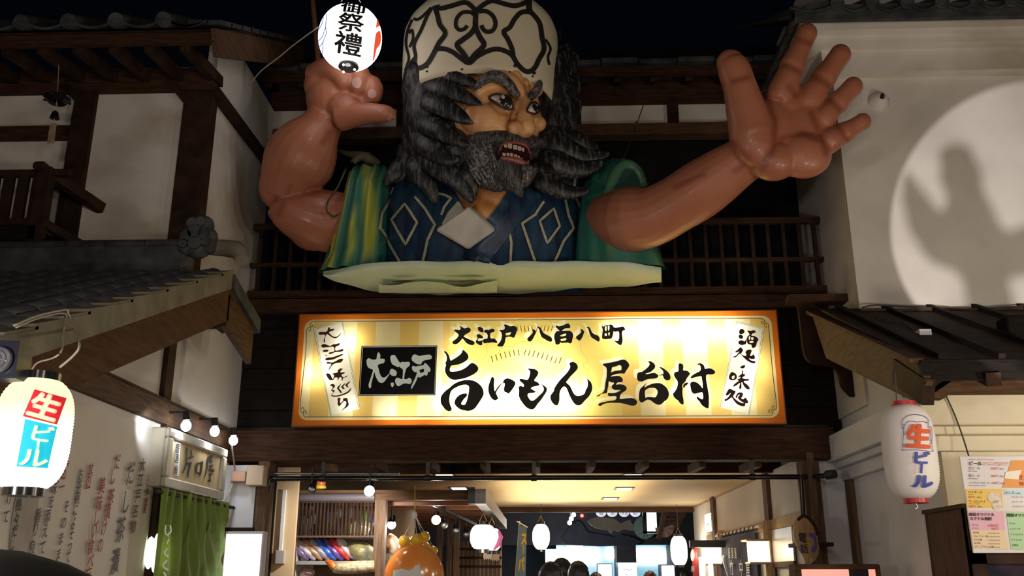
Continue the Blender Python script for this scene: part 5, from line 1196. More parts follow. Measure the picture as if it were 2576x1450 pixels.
obj('bottom_cap', MB().lathe([(0, -.05), (.07, -.05), (.098, -.03), (.102, .04), (.06, .06)], cb_, 24), M['black_gloss'], tF, smooth=True)
hl = glow('hole_light', 4)
for q in ((864, 163), (892, 175), (864, 181)): obj('bulb_hole', MB().ball(P(*q, yf-.1), .012), hl, tF)
tb = MB()
tb.tube([P(858, 4, yf), P(866, -10, yf), P(880, -22, yf), P(895, -12, yf), P(908, 6, yf)], .006, 6); obj('hanger_wire', tb, M['steel'], tF, smooth='all')
light('POINT', 'lantern_bulb', cF+V(0, -.05, -RF*1.1-.12), 2.0, (1, .95, .9), .06)
# right beer lantern, unlit
yr_ = 6.85
pt_, pb2 = P(2282, 1022, yr_), P(2294, 1256, yr_); cR = (pt_+pb2)/2
tR, bvR = lantern('paper_lantern', 'unlit white paper lantern with red rings and blue beer lettering below the right pent roof', cR, 64*mpp(cR), pt_.z-pb2.z, paper_unlit, mat('ring_red', (.42, .02, .03), None, rough=.4), 34, 4.2, .7, .44, .03, rib=.016)
fR, fR2 = drape(bvR, .006), drape(bvR, .010)
cr8 = lambda x, y: (2050+x/2.96, 960+y/2.96)
b = MB(); put_char(b, '生', fR2, *cr8(768, 412), 0, ux=(62, 4), uy=(4, -62), bold=.055, cut=8); obj('red_lettering', b, mat('print_vermilion', (.75, .11, .03), None, rough=.6), tR)
b = MB(); put_char(b, 'ビ', fR2, *cr8(788, 570), 0, ux=(46, 3), uy=(2, -34), bold=.05, cut=8); put_char(b, 'ー', fR2, *cr8(790, 650), 0, ux=(1, -26), uy=(-34, -2), bold=.05, cut=8); put_char(b, 'ル', fR2, *cr8(800, 742), 0, ux=(52, 3), uy=(2, -36), bold=.05, cut=8)
bluep = mat('print_royal', (.06, .09, .42), None, rough=.6)
obj('blue_lettering', b, bluep, tR)
b = MB()
for pts in ([(665, 320), (655, 500), (665, 512), (770, 512), (868, 522), (872, 500), (838, 310)], [(665, 360), (650, 330), (655, 290), (690, 260), (750, 250), (810, 262), (842, 290), (838, 310), (800, 300), (760, 305), (720, 298), (690, 305), (668, 330)], [(845, 340), (862, 345), (868, 430), (858, 470)]):
    ribbon(b, [cr8(*p) for p in pts], 1.3, fR, 4)
obj('mug_outline', b, bluep, tR)['kind'] = 'stuff'
obj('hook', MB().tube([cR+V(0, 0, -(pt_.z-pb2.z)/2-.03), cR+V(.01, 0, -(pt_.z-pb2.z)/2-.06), cR+V(-.01, 0, -(pt_.z-pb2.z)/2-.07)], .003, 6), M['steel'], tR)
obj('hanger', MB().tube([cR+V(-.05, 0, (pt_.z-pb2.z)/2), cR+V(-.03, 0, (pt_.z-pb2.z)/2+.25)], .004, 6), M['cord_dark'], tR)
# cords of the left lantern
def cord(label, pts, r=.006, m='cord', nm='cord', cat='cord', k=4):
    return tag(obj(nm, MB().tube(smooth_pts([tuple(p) for p in pts], k), r, 6), M[m], None, smooth='all'), label, cat)
cord('pale cord looped over the barge board above the left beer lantern', [PX(35, 820, XG+.03), PX(95, 795, XG+.03), PX(165, 780, XG+.03), PX(172, 790, XG+.03), PX(188, 830, XG+.03), P(200, 868, 4.320), P(185, 895, 4.300), P(150, 925, 4.300)])
cord('second pale cord tied from the spotlight bracket to the left lantern ring', [PX(40, 825, XG+.03), PX(100, 800, XG+.03), PX(165, 790, XG+.03), PX(160, 830, XG+.03), P(156, 880, 4.300), P(135, 900, 4.300), P(95, 912, 4.300), P(78, 932, 4.300)], .005)
# floodlight at the left edge
t = thing('floodlight', 'dark square floodlight with a round ribbed lens at the left edge', 'floodlight', P(10, 905, 4.1))
obj('housing', MB().prism([P(-40, 855, 4.1), P(50, 858, 4.1), P(38, 952, 4.1), P(-40, 950, 4.1)], (0, .12, 0)), mat('housing', (.012, .014, .03), None, rough=.35), t)
lc = P(-5, 905, 4.08); sc_ = mpp(lc)
obj('lens', MB().lathe([(0, -.02), (12*sc_, -.018), (14*sc_, -.012), (22*sc_, -.012), (24*sc_, -.006), (32*sc_, -.004), (34*sc_, .01)], lc, 28, 'Y'), mat('lens', (.10, .10, .12), (.16, .16, .18), 20, .2), t, smooth=True)
obj('bracket', MB().prism([P(50, 870, 4.2), P(62, 885, 4.2), P(55, 945, 4.2), P(42, 945, 4.2)], (0, .04, 0)), M['steel'], t)
# wind bell
yb_ = 7.75
t = thing('wind_bell', 'dark metal wind bell with an orange paper strip hanging from the upper left eave', 'wind bell', P(142, 240, yb_))
cb2 = P(144, 246, yb_)
obj('bell_rim', MB().lathe([(.02, .03), (.07, .03), (.10, .01), (.125, -.005), (.11, -.02), (.085, -.05), (.07, -.06), (.05, -.03)], cb2, 16), M['black_gloss'], t, smooth=True)
sp2 = MB()
for k in range(8):
    a = k*math.pi/4; sp2.ball(cb2+V(.115*math.cos(a), .115*math.sin(a), -.02), (.018, .018, .012), 8, 6)
obj('rim_knob', sp2, M['black_gloss'], t, smooth=True)['kind'] = 'stuff'
obj('cord', MB().tube([P(150, 122, yb_), cb2, P(133, 330, yb_)], .003, 6), M['cord'], t)
obj('clapper', MB().lathe([(.01, .045), (.028, .03), (.035, 0), (.045, -.035), (.02, -.04)], P(138, 290, yb_), 12), M['black_gloss'], t, smooth=True)
obj('paper_strip', MB().prism([P(126, 310, yb_), P(142, 310, yb_), P(136, 360, yb_), P(118, 360, yb_)], (0, .004, 0)), mat('strip_print', (.40, .16, .07), (.34, .30, .24), 14, .7), t)
# rope from the festival lantern to the left eave
cord('pale rope slung from behind the festival lantern to the left eave', [P(800, 68, 8.3), P(740, 112, 8.6), P(700, 145, 8.8), P(655, 180, 9.0), P(628, 215, 9.2)], .008, 'cord', 'rope', 'rope')
# ================================================================ handwritten poster on the left wall
XPo = XW+.012
ps = thing('poster', 'large handwritten poster in black and red brush lettering behind the left lantern', 'poster', V(XPo, 6.2, 1.7))
y0_, y1_ = 3.6, PX(397, 1080, XPo).y
rows = []
for j in range(13):
    z = .6+(2.82-.6)*j/12
    rows.append([V(XPo+.006*math.sin(i*1.3+j*.8)+.004*math.sin(i*.5-j), y0_+(y1_-y0_)*i/30, z) for i in range(31)])
obj('sheet', MB().grid(rows), mat('poster_paper', (.64, .58, .51), (.72, .66, .59), 1.2, .75, (1, 1, 1), .1, bscale=5), ps, smooth='all')
def wtext(mb, txt, pts, hpx, X=XPo+.018, narrow=.8, slant=.0):
    for ch, (px, py) in zip(txt, pts):
        p = PX(px, py, X); s = hpx*mpp(p)*1.02
        put_char(mb, ch, wall_plane(X, p), 0, 0, 0, ux=(s*narrow*1.15, -s*.18), uy=(s*slant, -s*1.05), bold=.016)
def span(a, b, n): return [(a[0]+(b[0]-a[0])*i/max(1, n-1), a[1]+(b[1]-a[1])*i/max(1, n-1)) for i in range(n)]
def col_(c, *a, **k):
    b = MB(); wtext(b, *a, **k); o = obj(c+'_lettering', b, M['ink_red'] if c == 'red' else M['ink_grey'], ps)
col_('red', '徳川将上不便用', span((383, 1164), (365, 1282), 7), 20)
col_('black', '大江戸名物', span((359, 1170), (336, 1325), 5), 33)
col_('black', 'だし茶漬', [(329, 1190), (317, 1262), (305, 1332), (291, 1412)], 62, narrow=.62)
col_('red', 'だし茶漬けの', [(295, 1162), (284, 1200), (280, 1250), (271, 1288), (262, 1328), (253, 1372)], 40, narrow=.7)
col_('red', '美味しい食べ方', [(257, 1222), (250, 1266), (243, 1304), (237, 1334), (228, 1375), (228, 1412), (222, 1446)], 42, narrow=.7)
col_('red', '其の一', [(228, 1184), (223, 1212), (221, 1228)], 34, narrow=.7)
col_('black', 'お茶碗によそって', span((204, 1194), (172, 1402), 8), 32, narrow=.7)
col_('black', 'そのままで', span((168, 1275), (140, 1436), 5), 32, narrow=.7)
col_('red', '其の二', [(169, 1160), (161, 1192), (158, 1214)], 32, narrow=.7)
col_('black', '薬味を', [(144, 1200), (137, 1228), (130, 1262)], 34, narrow=.7)
col_('black', '添えて', [(120, 1300), (114, 1336), (107, 1378)], 36, narrow=.7)
col_('black', '香り良い', [(96, 1298), (90, 1332), (81, 1378), (76, 1410)], 36, narrow=.7)
col_('black', '熱々だし', [(48, 1270), (43, 1305), (38, 1336), (30, 1372)], 32, narrow=.7)
col_('black', 'けて', [(24, 1254), (16, 1300)], 34, narrow=.7)
q = PX(62, 1300, XPo+.012); b = MB(); b.add([V(XPo+.014, q.y+a, q.z+c) for a, c in smooth_pts([(-.12, .2), (.1, .22), (.14, .1), (.13, -.18), (.0, -.22), (-.13, -.2)], 3, True)], [tuple(range(18))])
obj('grey_drawing', b, mat('wash', (.36, .32, .29), (.44, .40, .36), 6, .8), ps)
# dark parasol top close to the camera, guessed for an unidentified dark blur
t = thing('dome', 'low black parasol top in front of the poster standing in for an unidentified blur', 'dome', (-2.0, 3.5, 0))
pc = P(-30, 1380, 3.5)
cn = MB(); rows = []
for r, h in ((.0, .0), (.12, -.01), (.28, -.055), (.46, -.14), (.62, -.26)):
    rows.append([V(pc.x+r*(1+.02*math.cos(8*a))*math.cos(a), 3.5+r*math.sin(a), pc.z+h) for a in [2*math.pi*k/32 for k in range(33)]])
cn.grid(rows); obj('dome_shell', cn, M['matte_black'], t, smooth='all'); obj('pole', MB().tube([(pc.x, 3.5, 0), (pc.x, 3.5, pc.z)], .02, 10), M['steel'], t)
# ================================================================ bar sign box, spot bulbs, curtain
XB = XW+.16
sq = [PX(x, y, XB) for x, y in ((424, 1076), (573, 1131), (559, 1256), (411, 1227))]
ya, yb3 = (sq[0].y+sq[3].y)/2, (sq[1].y+sq[2].y)/2; za, zb3 = (sq[2].z+sq[3].z)/2, (sq[0].z+sq[1].z)/2
t = thing('shop_sign', 'framed cream bar sign with black brush characters under three spot bulbs', 'sign', V(XB, (ya+yb3)/2, za))
fm = mat('sign_frame', (.30, .26, .19), (.37, .33, .25), 4, .5)
obj('box', MB().box(XW, XB-.03, ya, yb3, za, zb3), fm, t, bevel=.01)
w_ = .085
for a in ((ya, yb3, za, za+w_), (ya, yb3, zb3-w_, zb3), (ya, ya+w_*1.3, za+w_, zb3-w_), (yb3-w_*1.3, yb3, za+w_, zb3-w_)):
    obj('frame', MB().box(XB-.03, XB+.012, *a), fm, t, bevel=.012)
obj('panel', MB().box(XB-.03, XB-.02, ya+w_, yb3-w_, za+w_, zb3-w_), mat('sign_panel', (.38, .27, .13), (.45, .34, .19), 3, .5, (1, 6, 1)), t)
obj('white_label', MB().prism([PX(x, y, XB-.016) for x, y in ((442, 1113), (454, 1116), (450, 1199), (438, 1196))], (-.004, 0, 0)), M['white'], t)
b = MB(); ff = lambda p: wall_plane(XB-.012, p)
for ch, (px, py) in zip('居酒屋', ((447, 1128), (445, 1154), (443, 1183))):
    p = PX(px, py, XB-.012); s = 26*mpp(p); put_char(b, ch, ff(p), 0, 0, 0, ux=(s*1.0, 0), uy=(0, -s), bold=.01)
def brush(pls, m, nm, par, f):
    bb_ = MB()
    for pl in pls: outline(bb_, [pl], f, 2)
    o = obj(nm, bb_, m, par); o['kind'] = 'stuff'; return o
cr5 = lambda p: crop(360, 1000, 3.222, p)
katakuchiya = [cr5([(345,430),(352,405),(365,420),(360,470),(358,530),(345,575),(325,615),(315,615),(330,580),(342,530),(345,480)]), cr5([(385,435),(395,430),(400,470),(410,478),(408,490),(380,498),(360,500),(365,488),(388,478)]), cr5([(350,535),(390,525),(395,535),(375,600),(365,655),(355,650),(362,600),(372,550),(350,550)]),
    cr5([(432,535),(442,535),(440,600),(440,620),(428,620),(425,580)]), cr5([(440,535),(480,520),(488,530),(478,590),(468,635),(455,632),(465,590),(470,540),(442,548)]), cr5([(440,610),(462,615),(460,630),(438,625)]),
    cr5([(520,490),(545,470),(562,475),(560,500),(530,520),(528,560),(515,610),(500,650),(492,660),(508,600),(515,550)]), cr5([(535,525),(560,510),(562,525),(540,538)]), cr5([(530,560),(560,548),(570,552),(545,585),(570,580),(578,600),(565,610),(540,600),(525,600),(540,575)]), cr5([(530,625),(560,615),(562,628),(550,640),(548,665),(550,685),(530,690),(522,675),(538,665),(538,640)])]
o = obj('small_lettering', b, M['ink'], t)
brush(katakuchiya, M['ink'], 'lettering', t, to_plane(X=XB-.012))
bulb_m = mat('bulb', (.9, .9, .9), None, emit=(.92, .97, 1), estr=28)
XBm = XW+.1
for (px, py), lb, tx in (((468, 1072), 'first spot bulb on the beam over the left end of the bar sign', (440, 1170)), ((540, 1086), 'middle spot bulb on the beam over the bar sign', (520, 1190)), ((587, 1109), 'last spot bulb at the corner beside the wide lintel', (600, 1180))):
    p = PX(px, py, XBm+.12); t = thing('spot_lamp', lb, 'lamp', p, 'spot bulbs over the bar sign')
    q = PX(px-2, py-30, XBm)
    obj('socket', MB().tube([p+V(0, 0, .05), p+V(-.01, 0, .13)], [.035, .03], 12), M['black'], t, smooth=True)
    obj('arm', MB().tube([p+V(-.01, 0, .12), V(XW+.06, p.y, p.z+.12)], .012, 8), M['black'], t, smooth=True)
    obj('bulb', MB().ball(p, (.045, .045, .05)), bulb_m, t, smooth=True)
    light('SPOT', 'spot_bulb', p+V(.02, 0, -.06), 6, (.86, .94, 1), .04, p+V(-.09, 0, -.5), 150, .8)
light('SPOT', 'spot_bulb', PX(392, 1055, XW+.22), 14, (.85, .93, 1), .03, PX(372, 1085, XW), 80, 1)
cord('pale electric cord from the corner bulb down to the green curtain', [PX(585, 1095, XW+.2), PX(583, 1120, XW+.2), P(590, 1175, 9.8), P(588, 1200, 9.78), P(577, 1240, 9.7), P(560, 1272, 9.6)], .009)
# green curtain
XC = XW+.14
cu = thing('door_curtain', 'green shop curtain gathered on a rod below the cream bar sign', 'curtain', PX(490, 1260, XC))
ra, rb_ = PX(405, 1243, XC), PX(576, 1272, XC)
zr = (ra.z+rb_.z)/2
obj('rod', MB().tube([V(XC, ra.y-.12, zr), V(XC, PX(600, 1283, XC).y-.1, zr)], .016, 10), M['wood_dark'], cu, smooth=True)
gm = mat('green_cloth', (.17, .26, .035), (.25, .36, .07), 2.5, .75, (1, 3, .6), trans=.35)
Ly = rb_.y-ra.y
for k, (u0, u1, sw) in enumerate(((0, .40, .08), (.36, .72, .03), (.68, 1.0, -.02))):
    rows = []
    for j in range(17):
        v = j/16; z = zr+.035-v*1.5; r = []
        for i in range(25):
            s = i/24; u = u0+(u1-u0)*s
            amp = .035*(1-v)**2+.022*v
            narrow = 1-(.16*v if k == 0 else .10*v)
            uu = u0+(u1-u0)*(s*narrow)
            r.append(V(XC+amp*math.sin(u*60*(1-.6*v)+k)+.012*math.sin(u*23+4*v), ra.y+Ly*uu, z))
        rows.append(r)
    obj('cloth_panel', MB().grid(rows), gm, cu, smooth='all')
b = MB(); fz = to_plane(X=XC+.05)
for pts, w in (([(417, 1322), (416, 1342), (425, 1350)], 4), ([(428, 1322), (430, 1338), (418, 1348)], 4), ([(425, 1356), (420, 1370)], 3), ([(422, 1380), (414, 1392), (424, 1402)], 5), ([(420, 1410), (410, 1425), (424, 1435)], 5), ([(412, 1440), (418, 1452)], 5)): ribbon(b, pts, w, fz, 3)
obj('white_mark', b, M['white'], cu)['kind'] = 'stuff'
# round paper lamp inside the bar door
p = PX(388, 1392, XW+.03)
t = thing('paper_lamp', 'glowing round paper lamp behind the post left of the green curtain', 'lamp', p)
obj('shade', MB().ball(p, (.06, .14, .19)), glow('lamp_glow', 2.0), t, smooth=True)
# standing lit white sign
yw = 9.7
t = thing('light_box', 'bright white lit box sign right of the green curtain', 'sign', P(615, 1450, yw)+V(0, 0, -1.2))
pa, pb_ = P(570, 1345, yw), P(659, 1345, yw)
obj('case', MB().box(pa.x-.02, pb_.x+.02, yw, yw+.14, .3, pa.z+.03), mat('case', (.55, .52, .55), None, rough=.4), t, bevel=.01)
obj('panel', MB().box(pa.x, pb_.x, yw-.004, yw, .32, pa.z), glow('panel_glow', 2.6, (.95, .97, 1)), t)
# meter box under the lintel
q0, q1 = P(588, 1172, 9.7), P(660, 1222, 9.7)
t = thing('cable_box', 'beige wooden cable box tucked under the left end of the lintel', 'box', q1)
obj('body', MB().box(P(620, 1190, 9.7).x, q1.x, 9.7, 9.86, q1.z, q0.z), mat('beige', (.48, .36, .24), (.56, .43, .3), 4, .6), t, bevel=.008)
obj('side_box', MB().box(P(582, 1190, 9.72).x, P(618, 1190, 9.72).x, 9.72, 9.86, P(600, 1212, 9.72).z, P(600, 1186, 9.72).z), mat('salmon', (.5, .28, .18), None, rough=.6), t, bevel=.006)
# ================================================================ right side: stall, menu, phone sign, pipe
XSt = 2.98
yn = PX(2424, 1279, XSt).y
zs = PX(2424, 1279, XSt).z
st = thing('food_stall', 'dark brown stall cabinet under the drinks menu board', 'cabinet', V(3.6, 7.2, 0))
obj('side_panel', MB().box(XSt, XSt+.05, yn, 7.5, 0, zs), mat('wood_stall', (.055, .028, .018), (.085, .045, .03), 4, .5, (6, 6, 1)), st)
obj('back_panel', MB().box(XSt, 4.6, 7.5, 7.56, 0, zs), M['wood_dark'], st)
obj('top', MB().box(XSt-.02, 4.6, yn-.03, 7.56, zs, zs+.03), M['wood_dark'], st)
zmb = P(2500, 1386, yn).z
obj('front_rail', MB().box(XSt, 4.6, yn-.02, yn+.04, zmb-.09, zmb+.0), M['wood_dark'], st)
obj('front_post', MB().box(XSt, XSt+.10, yn-.02, yn+.05, 0, zs), M['wood_dark'], st)
obj('display_window', MB().box(XSt+.1, 4.6, yn+.0, yn+.02, .9, zmb-.09), mat('dark_glass', (.012, .02, .025), (.05, .03, .05), 5, .1), st)
YM = yn-.045
mq = [P(x, y, YM) for x, y in ((2421, 1149), (2640, 1146), (2650, 1396), (2441, 1389))]
mx0, mx1, mz0, mz1 = (mq[0].x+mq[3].x)/2, mq[1].x, (mq[2].z+mq[3].z)/2, (mq[0].z+mq[1].z)/2
mn = thing('menu_board', 'laminated white drinks menu with coloured price panels at the right edge', 'menu', V(mx0, YM, mz0))
obj('board', MB().box(mx0, mx1, YM, YM+.015, mz0, mz1), mat('laminate', (.66, .62, .64), None, rough=.35), mn, bevel=.003)
mf0, mf05, mf1 = to_plane(Y=YM, off=.003), to_plane(Y=YM, off=.0045), to_plane(Y=YM, off=.006)
cm = lambda x, y: (2400+x/4.534, 1130+y/4.534)
def mpanel(nm, q, col): obj(nm, MB().add([(mf05 if nm == 'beer_foam' else mf0)(*cm(*a)) for a in q], [(0, 1, 2, 3)]), mat(nm, col, None, rough=.5), mn)
mpanel('yellow_panel', [(132, 458), (545, 455), (562, 672), (152, 676)], (.72, .48, .08)); mpanel('pink_panel', [(152, 700), (570, 708), (585, 930), (190, 930)], (.68, .38, .48)); mpanel('cream_panel', [(190, 930), (585, 930), (625, 1148), (222, 1138)], (.72, .55, .36))
mpanel('blue_panel', [(568, 462), (1000, 468), (1000, 530), (575, 525)], (.48, .66, .74)); mpanel('green_panel', [(592, 712), (1000, 722), (1030, 1160), (650, 1148)], (.38, .58, .33))
mpanel('beer_photo', [(655, 130), (860, 125), (880, 445), (548, 442)], (.70, .28, .05)); mpanel('beer_foam', [(590, 262), (770, 240), (735, 350), (575, 335)], (.78, .72, .62))
b = MB(); c_ = cm(465, 545); b.add([mf1(*cm(465+85*math.cos(a), 555+65*math.sin(a))) for a in [k*math.pi/10 for k in range(20)]], [tuple(range(20))]); b.add([mf1(*cm(490+55*math.cos(a), 640+58*math.sin(a))) for a in [k*math.pi/10 for k in range(20)]], [tuple(range(20))]); obj('drink_photo', b, mat('drink_photo', (.55, .42, .33), (.75, .68, .6), 30, .5), mn)
menu_red = mat('menu_red', (.55, .06, .05), None, rough=.5)
bb, rb2, gb = ('black_lettering', M['ink']), ('red_lettering', menu_red), ('grey_lettering', M['ink_grey'])
def ml(kind_, txt, x, y, s, hs=1.0, bold=0):
    px, py = cm(x, y); b = MB(); line(b, txt, mf1, px, py, s/4.534, 1, .01, hs, bold=bold); obj(kind_[0], b, kind_[1], mn)
ml(bb, 'ビール', 168, 165, 52, 1, .02); ml(bb, '生ビール', 168, 218, 33, 1.1); ml(bb, '瓶ビール', 166, 303, 33, 1.1); ml(bb, 'ノンアルコールビール', 168, 385, 24, 1.3); ml(gb, 'Draft Beer', 166, 252, 22); ml(gb, 'Bottle Beer', 168, 337, 22); ml(gb, 'Non alcohol beer all free', 168, 416, 19)
ml(rb2, '550円', 420, 222, 36); ml(rb2, '580円', 422, 308, 36); ml(rb2, '420円', 428, 388, 36); ml(bb, '(税込)', 520, 226, 20); ml(bb, '(税込)', 522, 312, 20); ml(bb, '(税込)', 528, 392, 20); ml(rb2, '生', 745, 325, 55, 1.1, .02); ml(rb2, '55', 750, 395, 55, 1, .02)
ml(rb2, '未成年の方への酒類の販売はお断り', 332, 158, 19); ml(rb2, '車でご来店の方はご遠慮ください', 332, 180, 19); ml(rb2, '※価格はすべて税込みです (Tax included)', 170, 120, 16)
ml(bb, 'ハイボール', 162, 492, 33, 1.1); ml(rb2, '510円', 162, 548, 36); ml(bb, '(税込)', 262, 552, 20); ml(bb, 'ウーロンハイ', 166, 598, 33, 1.1); ml(rb2, '510円', 170, 655, 36); ml(bb, '(税込)', 270, 659, 20); ml(gb, 'Highball', 165, 518, 16); ml(gb, 'Oolong tea highball', 168, 625, 16)
ml(bb, 'カシス', 578, 498, 38); ml(gb, 'Cassis', 700, 502, 24); ml(bb, 'カシスウーロン', 660, 548, 20); ml(bb, 'カシスソーダ', 662, 603, 20); ml(bb, 'カシスオレンジ', 668, 655, 20)
ml(bb, '韓国オリジナル', 172, 746, 42, 1, .01); ml(bb, 'カクテル焼酎', 182, 794, 42, 1, .01); ml(bb, '韓国オリジ', 604, 755, 42, 1, .01); ml(bb, 'ボトル', 205, 868, 24); ml(rb2, '1,080円', 388, 874, 40); ml(bb, 'グラス', 212, 906, 24); ml(rb2, '510円', 426, 910, 38)
for i, s in enumerate(('ゆず味', 'ブルーベリー味', 'ザクロ味', 'ゆず味', 'グレープフルーツ味')): ml(bb, s, 214+i*6, 955+i*40, 24, 1.1); ml(gb, '(Cocktail Citrus)', 390, 960+i*40, 19)
for i, s in enumerate(('ボトル', 'ジョウンザ', 'チョウムチョ', 'チャミスル', '甘酸酒')): ml(bb, s, 630+i*8, 850+i*62, 24, 1.1)
cord('thin black cable hanging down the cream wall to the drinks menu', [P(2378, 992, 7.4), P(2402, 1045, 7.4), P(2422, 1100, 7.38), P(2437, 1148, 7.3)], .006, 'cord_dark', 'cable', 'cable')
cord('black cable along the ledge under the spotlit white wall', [P(2168, 774, 8.87), P(2200, 768, 8.87), P(2260, 771, 8.87), P(2350, 776, 8.87), P(2375, 790, 8.85)], .008, 'cord_dark', 'cable', 'cable')
cord('frayed grey cable lying on the ledge at the right edge', [P(2480, 785, 8.86), P(2510, 775, 8.87), P(2550, 772, 8.87), P(2600, 768, 8.87)], .007, 'cord_dark', 'cable', 'cable')
tag(obj('lamp_case', MB().box(P(2536, 820, 7.6).x, P(2600, 820, 7.6).x, 7.6, 7.8, P(2560, 862, 7.6).z, P(2560, 792, 7.6).z), M['wood_black'], None, bevel=.01), 'dark box standing on the board roof at the right edge', 'box')
tag(obj('paper_scrap', MB().prism([P(2350, 862, 7.45), P(2383, 868, 7.45), P(2384, 874, 7.45), P(2352, 866, 7.45)], (0, .01, 0)), M['white'], None), 'torn white scrap lying on the right board roof', 'scrap')
cord('loose dark cord lying on the right board roof', [rp(P(2230, 820, 8.2).x, .25, .02), rp(P(2290, 830, 8).x, .35, .02), rp(P(2320, 845, 7.8).x, .45, .02), rp(P(2332, 852, 7.6).x, .52, .02)], .008, 'cord_dark')
# round wall fitting on the upper right wall
pf = P(2210, 256, YQ)
t = thing('wall_fitting', 'round white cone fitting with a dark hole on the upper right wall', 'fitting', pf)
obj('cone', MB().lathe([(.115, 0), (.115, -.01), (.09, -.05), (.05, -.10), (.035, -.115), (.02, -.10)], pf, 24, 'Y'), M['plaster_stain'], t, smooth=True)
obj('hole', MB().ball(pf+V(.005, -.112, .01), (.022, .012, .03)), M['ink'], t, smooth=True)
# telephone sign
yp = 9.45
t = thing('phone_sign', 'fish-shaped wooden board with phone lettering and a blue handset at the right post', 'sign', P(2020, 1410, yp))
cph = lambda x, y: (1700+x/4.954, 1160+y/4.954)
shape = [(1580, 688), (1640, 700), (1700, 760), (1745, 840), (1765, 920), (1770, 1000), (1790, 1090), (1770, 1190), (1720, 1260), (1700, 1262), (1675, 1180), (1668, 1262), (1630, 1262), (1590, 1170), (1530, 1090), (1490, 1010), (1470, 930), (1478, 830), (1500, 760)]
obj('board', MB().prism([P(*cph(*a), yp) for a in smooth_pts(shape, 2, True)], (0, .05, 0)), mat('fish_wood', (.28, .14, .035), (.40, .22, .07), 5, .45, (8, 8, 1), .1), t)
obj('bracket', MB().box(P(2050, 1370, yp).x-.12, xf, yp+.02, 10.0, P(2030, 1375, yp).z, P(2030, 1365, yp).z), M['wood_dark'], t)
obj('bark_edge', MB().tube([P(*cph(*a), yp) for a in smooth_pts([(1520, 740), (1580, 690), (1640, 702), (1700, 765), (1748, 850), (1768, 930)], 3)], .016, 8), M['wood_dark'], t, smooth='all')
b = MB(); fp = to_plane(Y=yp, off=.004)
put_char(b, '電', fp, *cph(1580, 958), 0, ux=(21, 1), uy=(-1.5, -28), bold=.025); put_char(b, '話', fp, *cph(1603, 1095), 0, ux=(21, 1), uy=(-1.5, -25), bold=.025); obj('lettering', b, M['ink'], t)
b = MB(); outline(b, [[cph(*a) for a in [(1660, 905), (1700, 898), (1740, 930), (1758, 1000), (1760, 1080), (1740, 1130), (1705, 1140), (1690, 1125), (1688, 1080), (1725, 1070), (1722, 1000), (1700, 960), (1668, 950)]]], fp, 2); obj('handset', b, mat('handset_blue', (.07, .06, .36), None, rough=.5), t)
# pipe under the lintel
yp2 = 9.92; zp = P(1300, 1203, yp2).z
t = thing('pipe_rail', 'long black pipe with hangers running under the wide lintel', 'pipe', V(0, yp2, zp))
xa, xb = P(692, 1203, yp2).x, P(2042, 1203, yp2).x
obj('pipe', MB().tube([(xa, yp2, zp), (xb, yp2, zp)], .026, 14), M['black_gloss'], t, smooth=True)
obj('elbow', MB().tube([V(*q) for q in smooth_pts([(xa+.02, yp2, zp), (xa-.05, yp2, zp-.01), (xa-.07, yp2, zp-.08), (xa-.09, yp2, zp-.15), (xa-.17, yp2, zp-.16), (xa-.2, yp2+.02, zp-.16)], 4)], .034, 14), M['black_gloss'], t, smooth=True)
for px in (812, 1075, 1343, 1893):
    x = P(px, 1203, yp2).x; obj('hanger', MB().box(x-.018, x+.018, yp2-.01, yp2+.02, zp, 2.78), M['black'], t)
    obj('collar', MB().tube([(x-.03, yp2, zp), (x+.03, yp2, zp)], .034, 14), M['black'], t, smooth=True)
pe = P(2100, 1193, 9.5)
obj('arm', MB().tube([V(xb, yp2, zp), P(2078, 1197, 9.6), pe], [.026, .026, .026], 12), M['black_gloss'], t, smooth=True)
obj('wall_flange', MB().tube([P(2080, 1196, 9.58), pe], .045, 14), M['black'], t, smooth=True)
obj('drop_pipe', MB().tube([P(2014, 1195, yp2), P(2022, 1330, yp2)], .024, 12), M['black_gloss'], t, smooth=True)
obj('steel_tube', MB().tube([P(690, 1192, yp2+.05), P(1005, 1193, yp2+.05)], .014, 10), M['steel'], t, smooth=True)
# lit brown-framed box at the lower right
yk = 8.6
t = thing('light_box', 'brown framed pink lit display box below the phone sign', 'sign', P(2110, 1450, yk)+V(0, 0, -1))
xa, xb = P(2002, 1440, yk).x, P(2216, 1440, yk).x; zt_ = P(2100, 1420, yk).z
obj('frame', MB().box(xa, xb, yk, yk+.25, .2, zt_), M['wood_brown_x'], t, bevel=.01)
obj('pink_panel', MB().box(xa+.05, xb-.28, yk-.005, yk, .25, P(2100, 1433, yk).z), mat('pink_glow', (.8, .4, .33), None, emit=(1, .42, .33), estr=.8), t)
obj('pink_panel', MB().box(xb-.11, xb-.05, yk-.005, yk, .25, P(2100, 1433, yk).z), mat('pink_glow', (.8, .4, .33), None, emit=(1, .42, .33), estr=.8), t)
obj('dark_panel', MB().box(xb-.28, xb-.11, yk-.005, yk, .25, P(2100, 1433, yk).z), M['ink'], t)
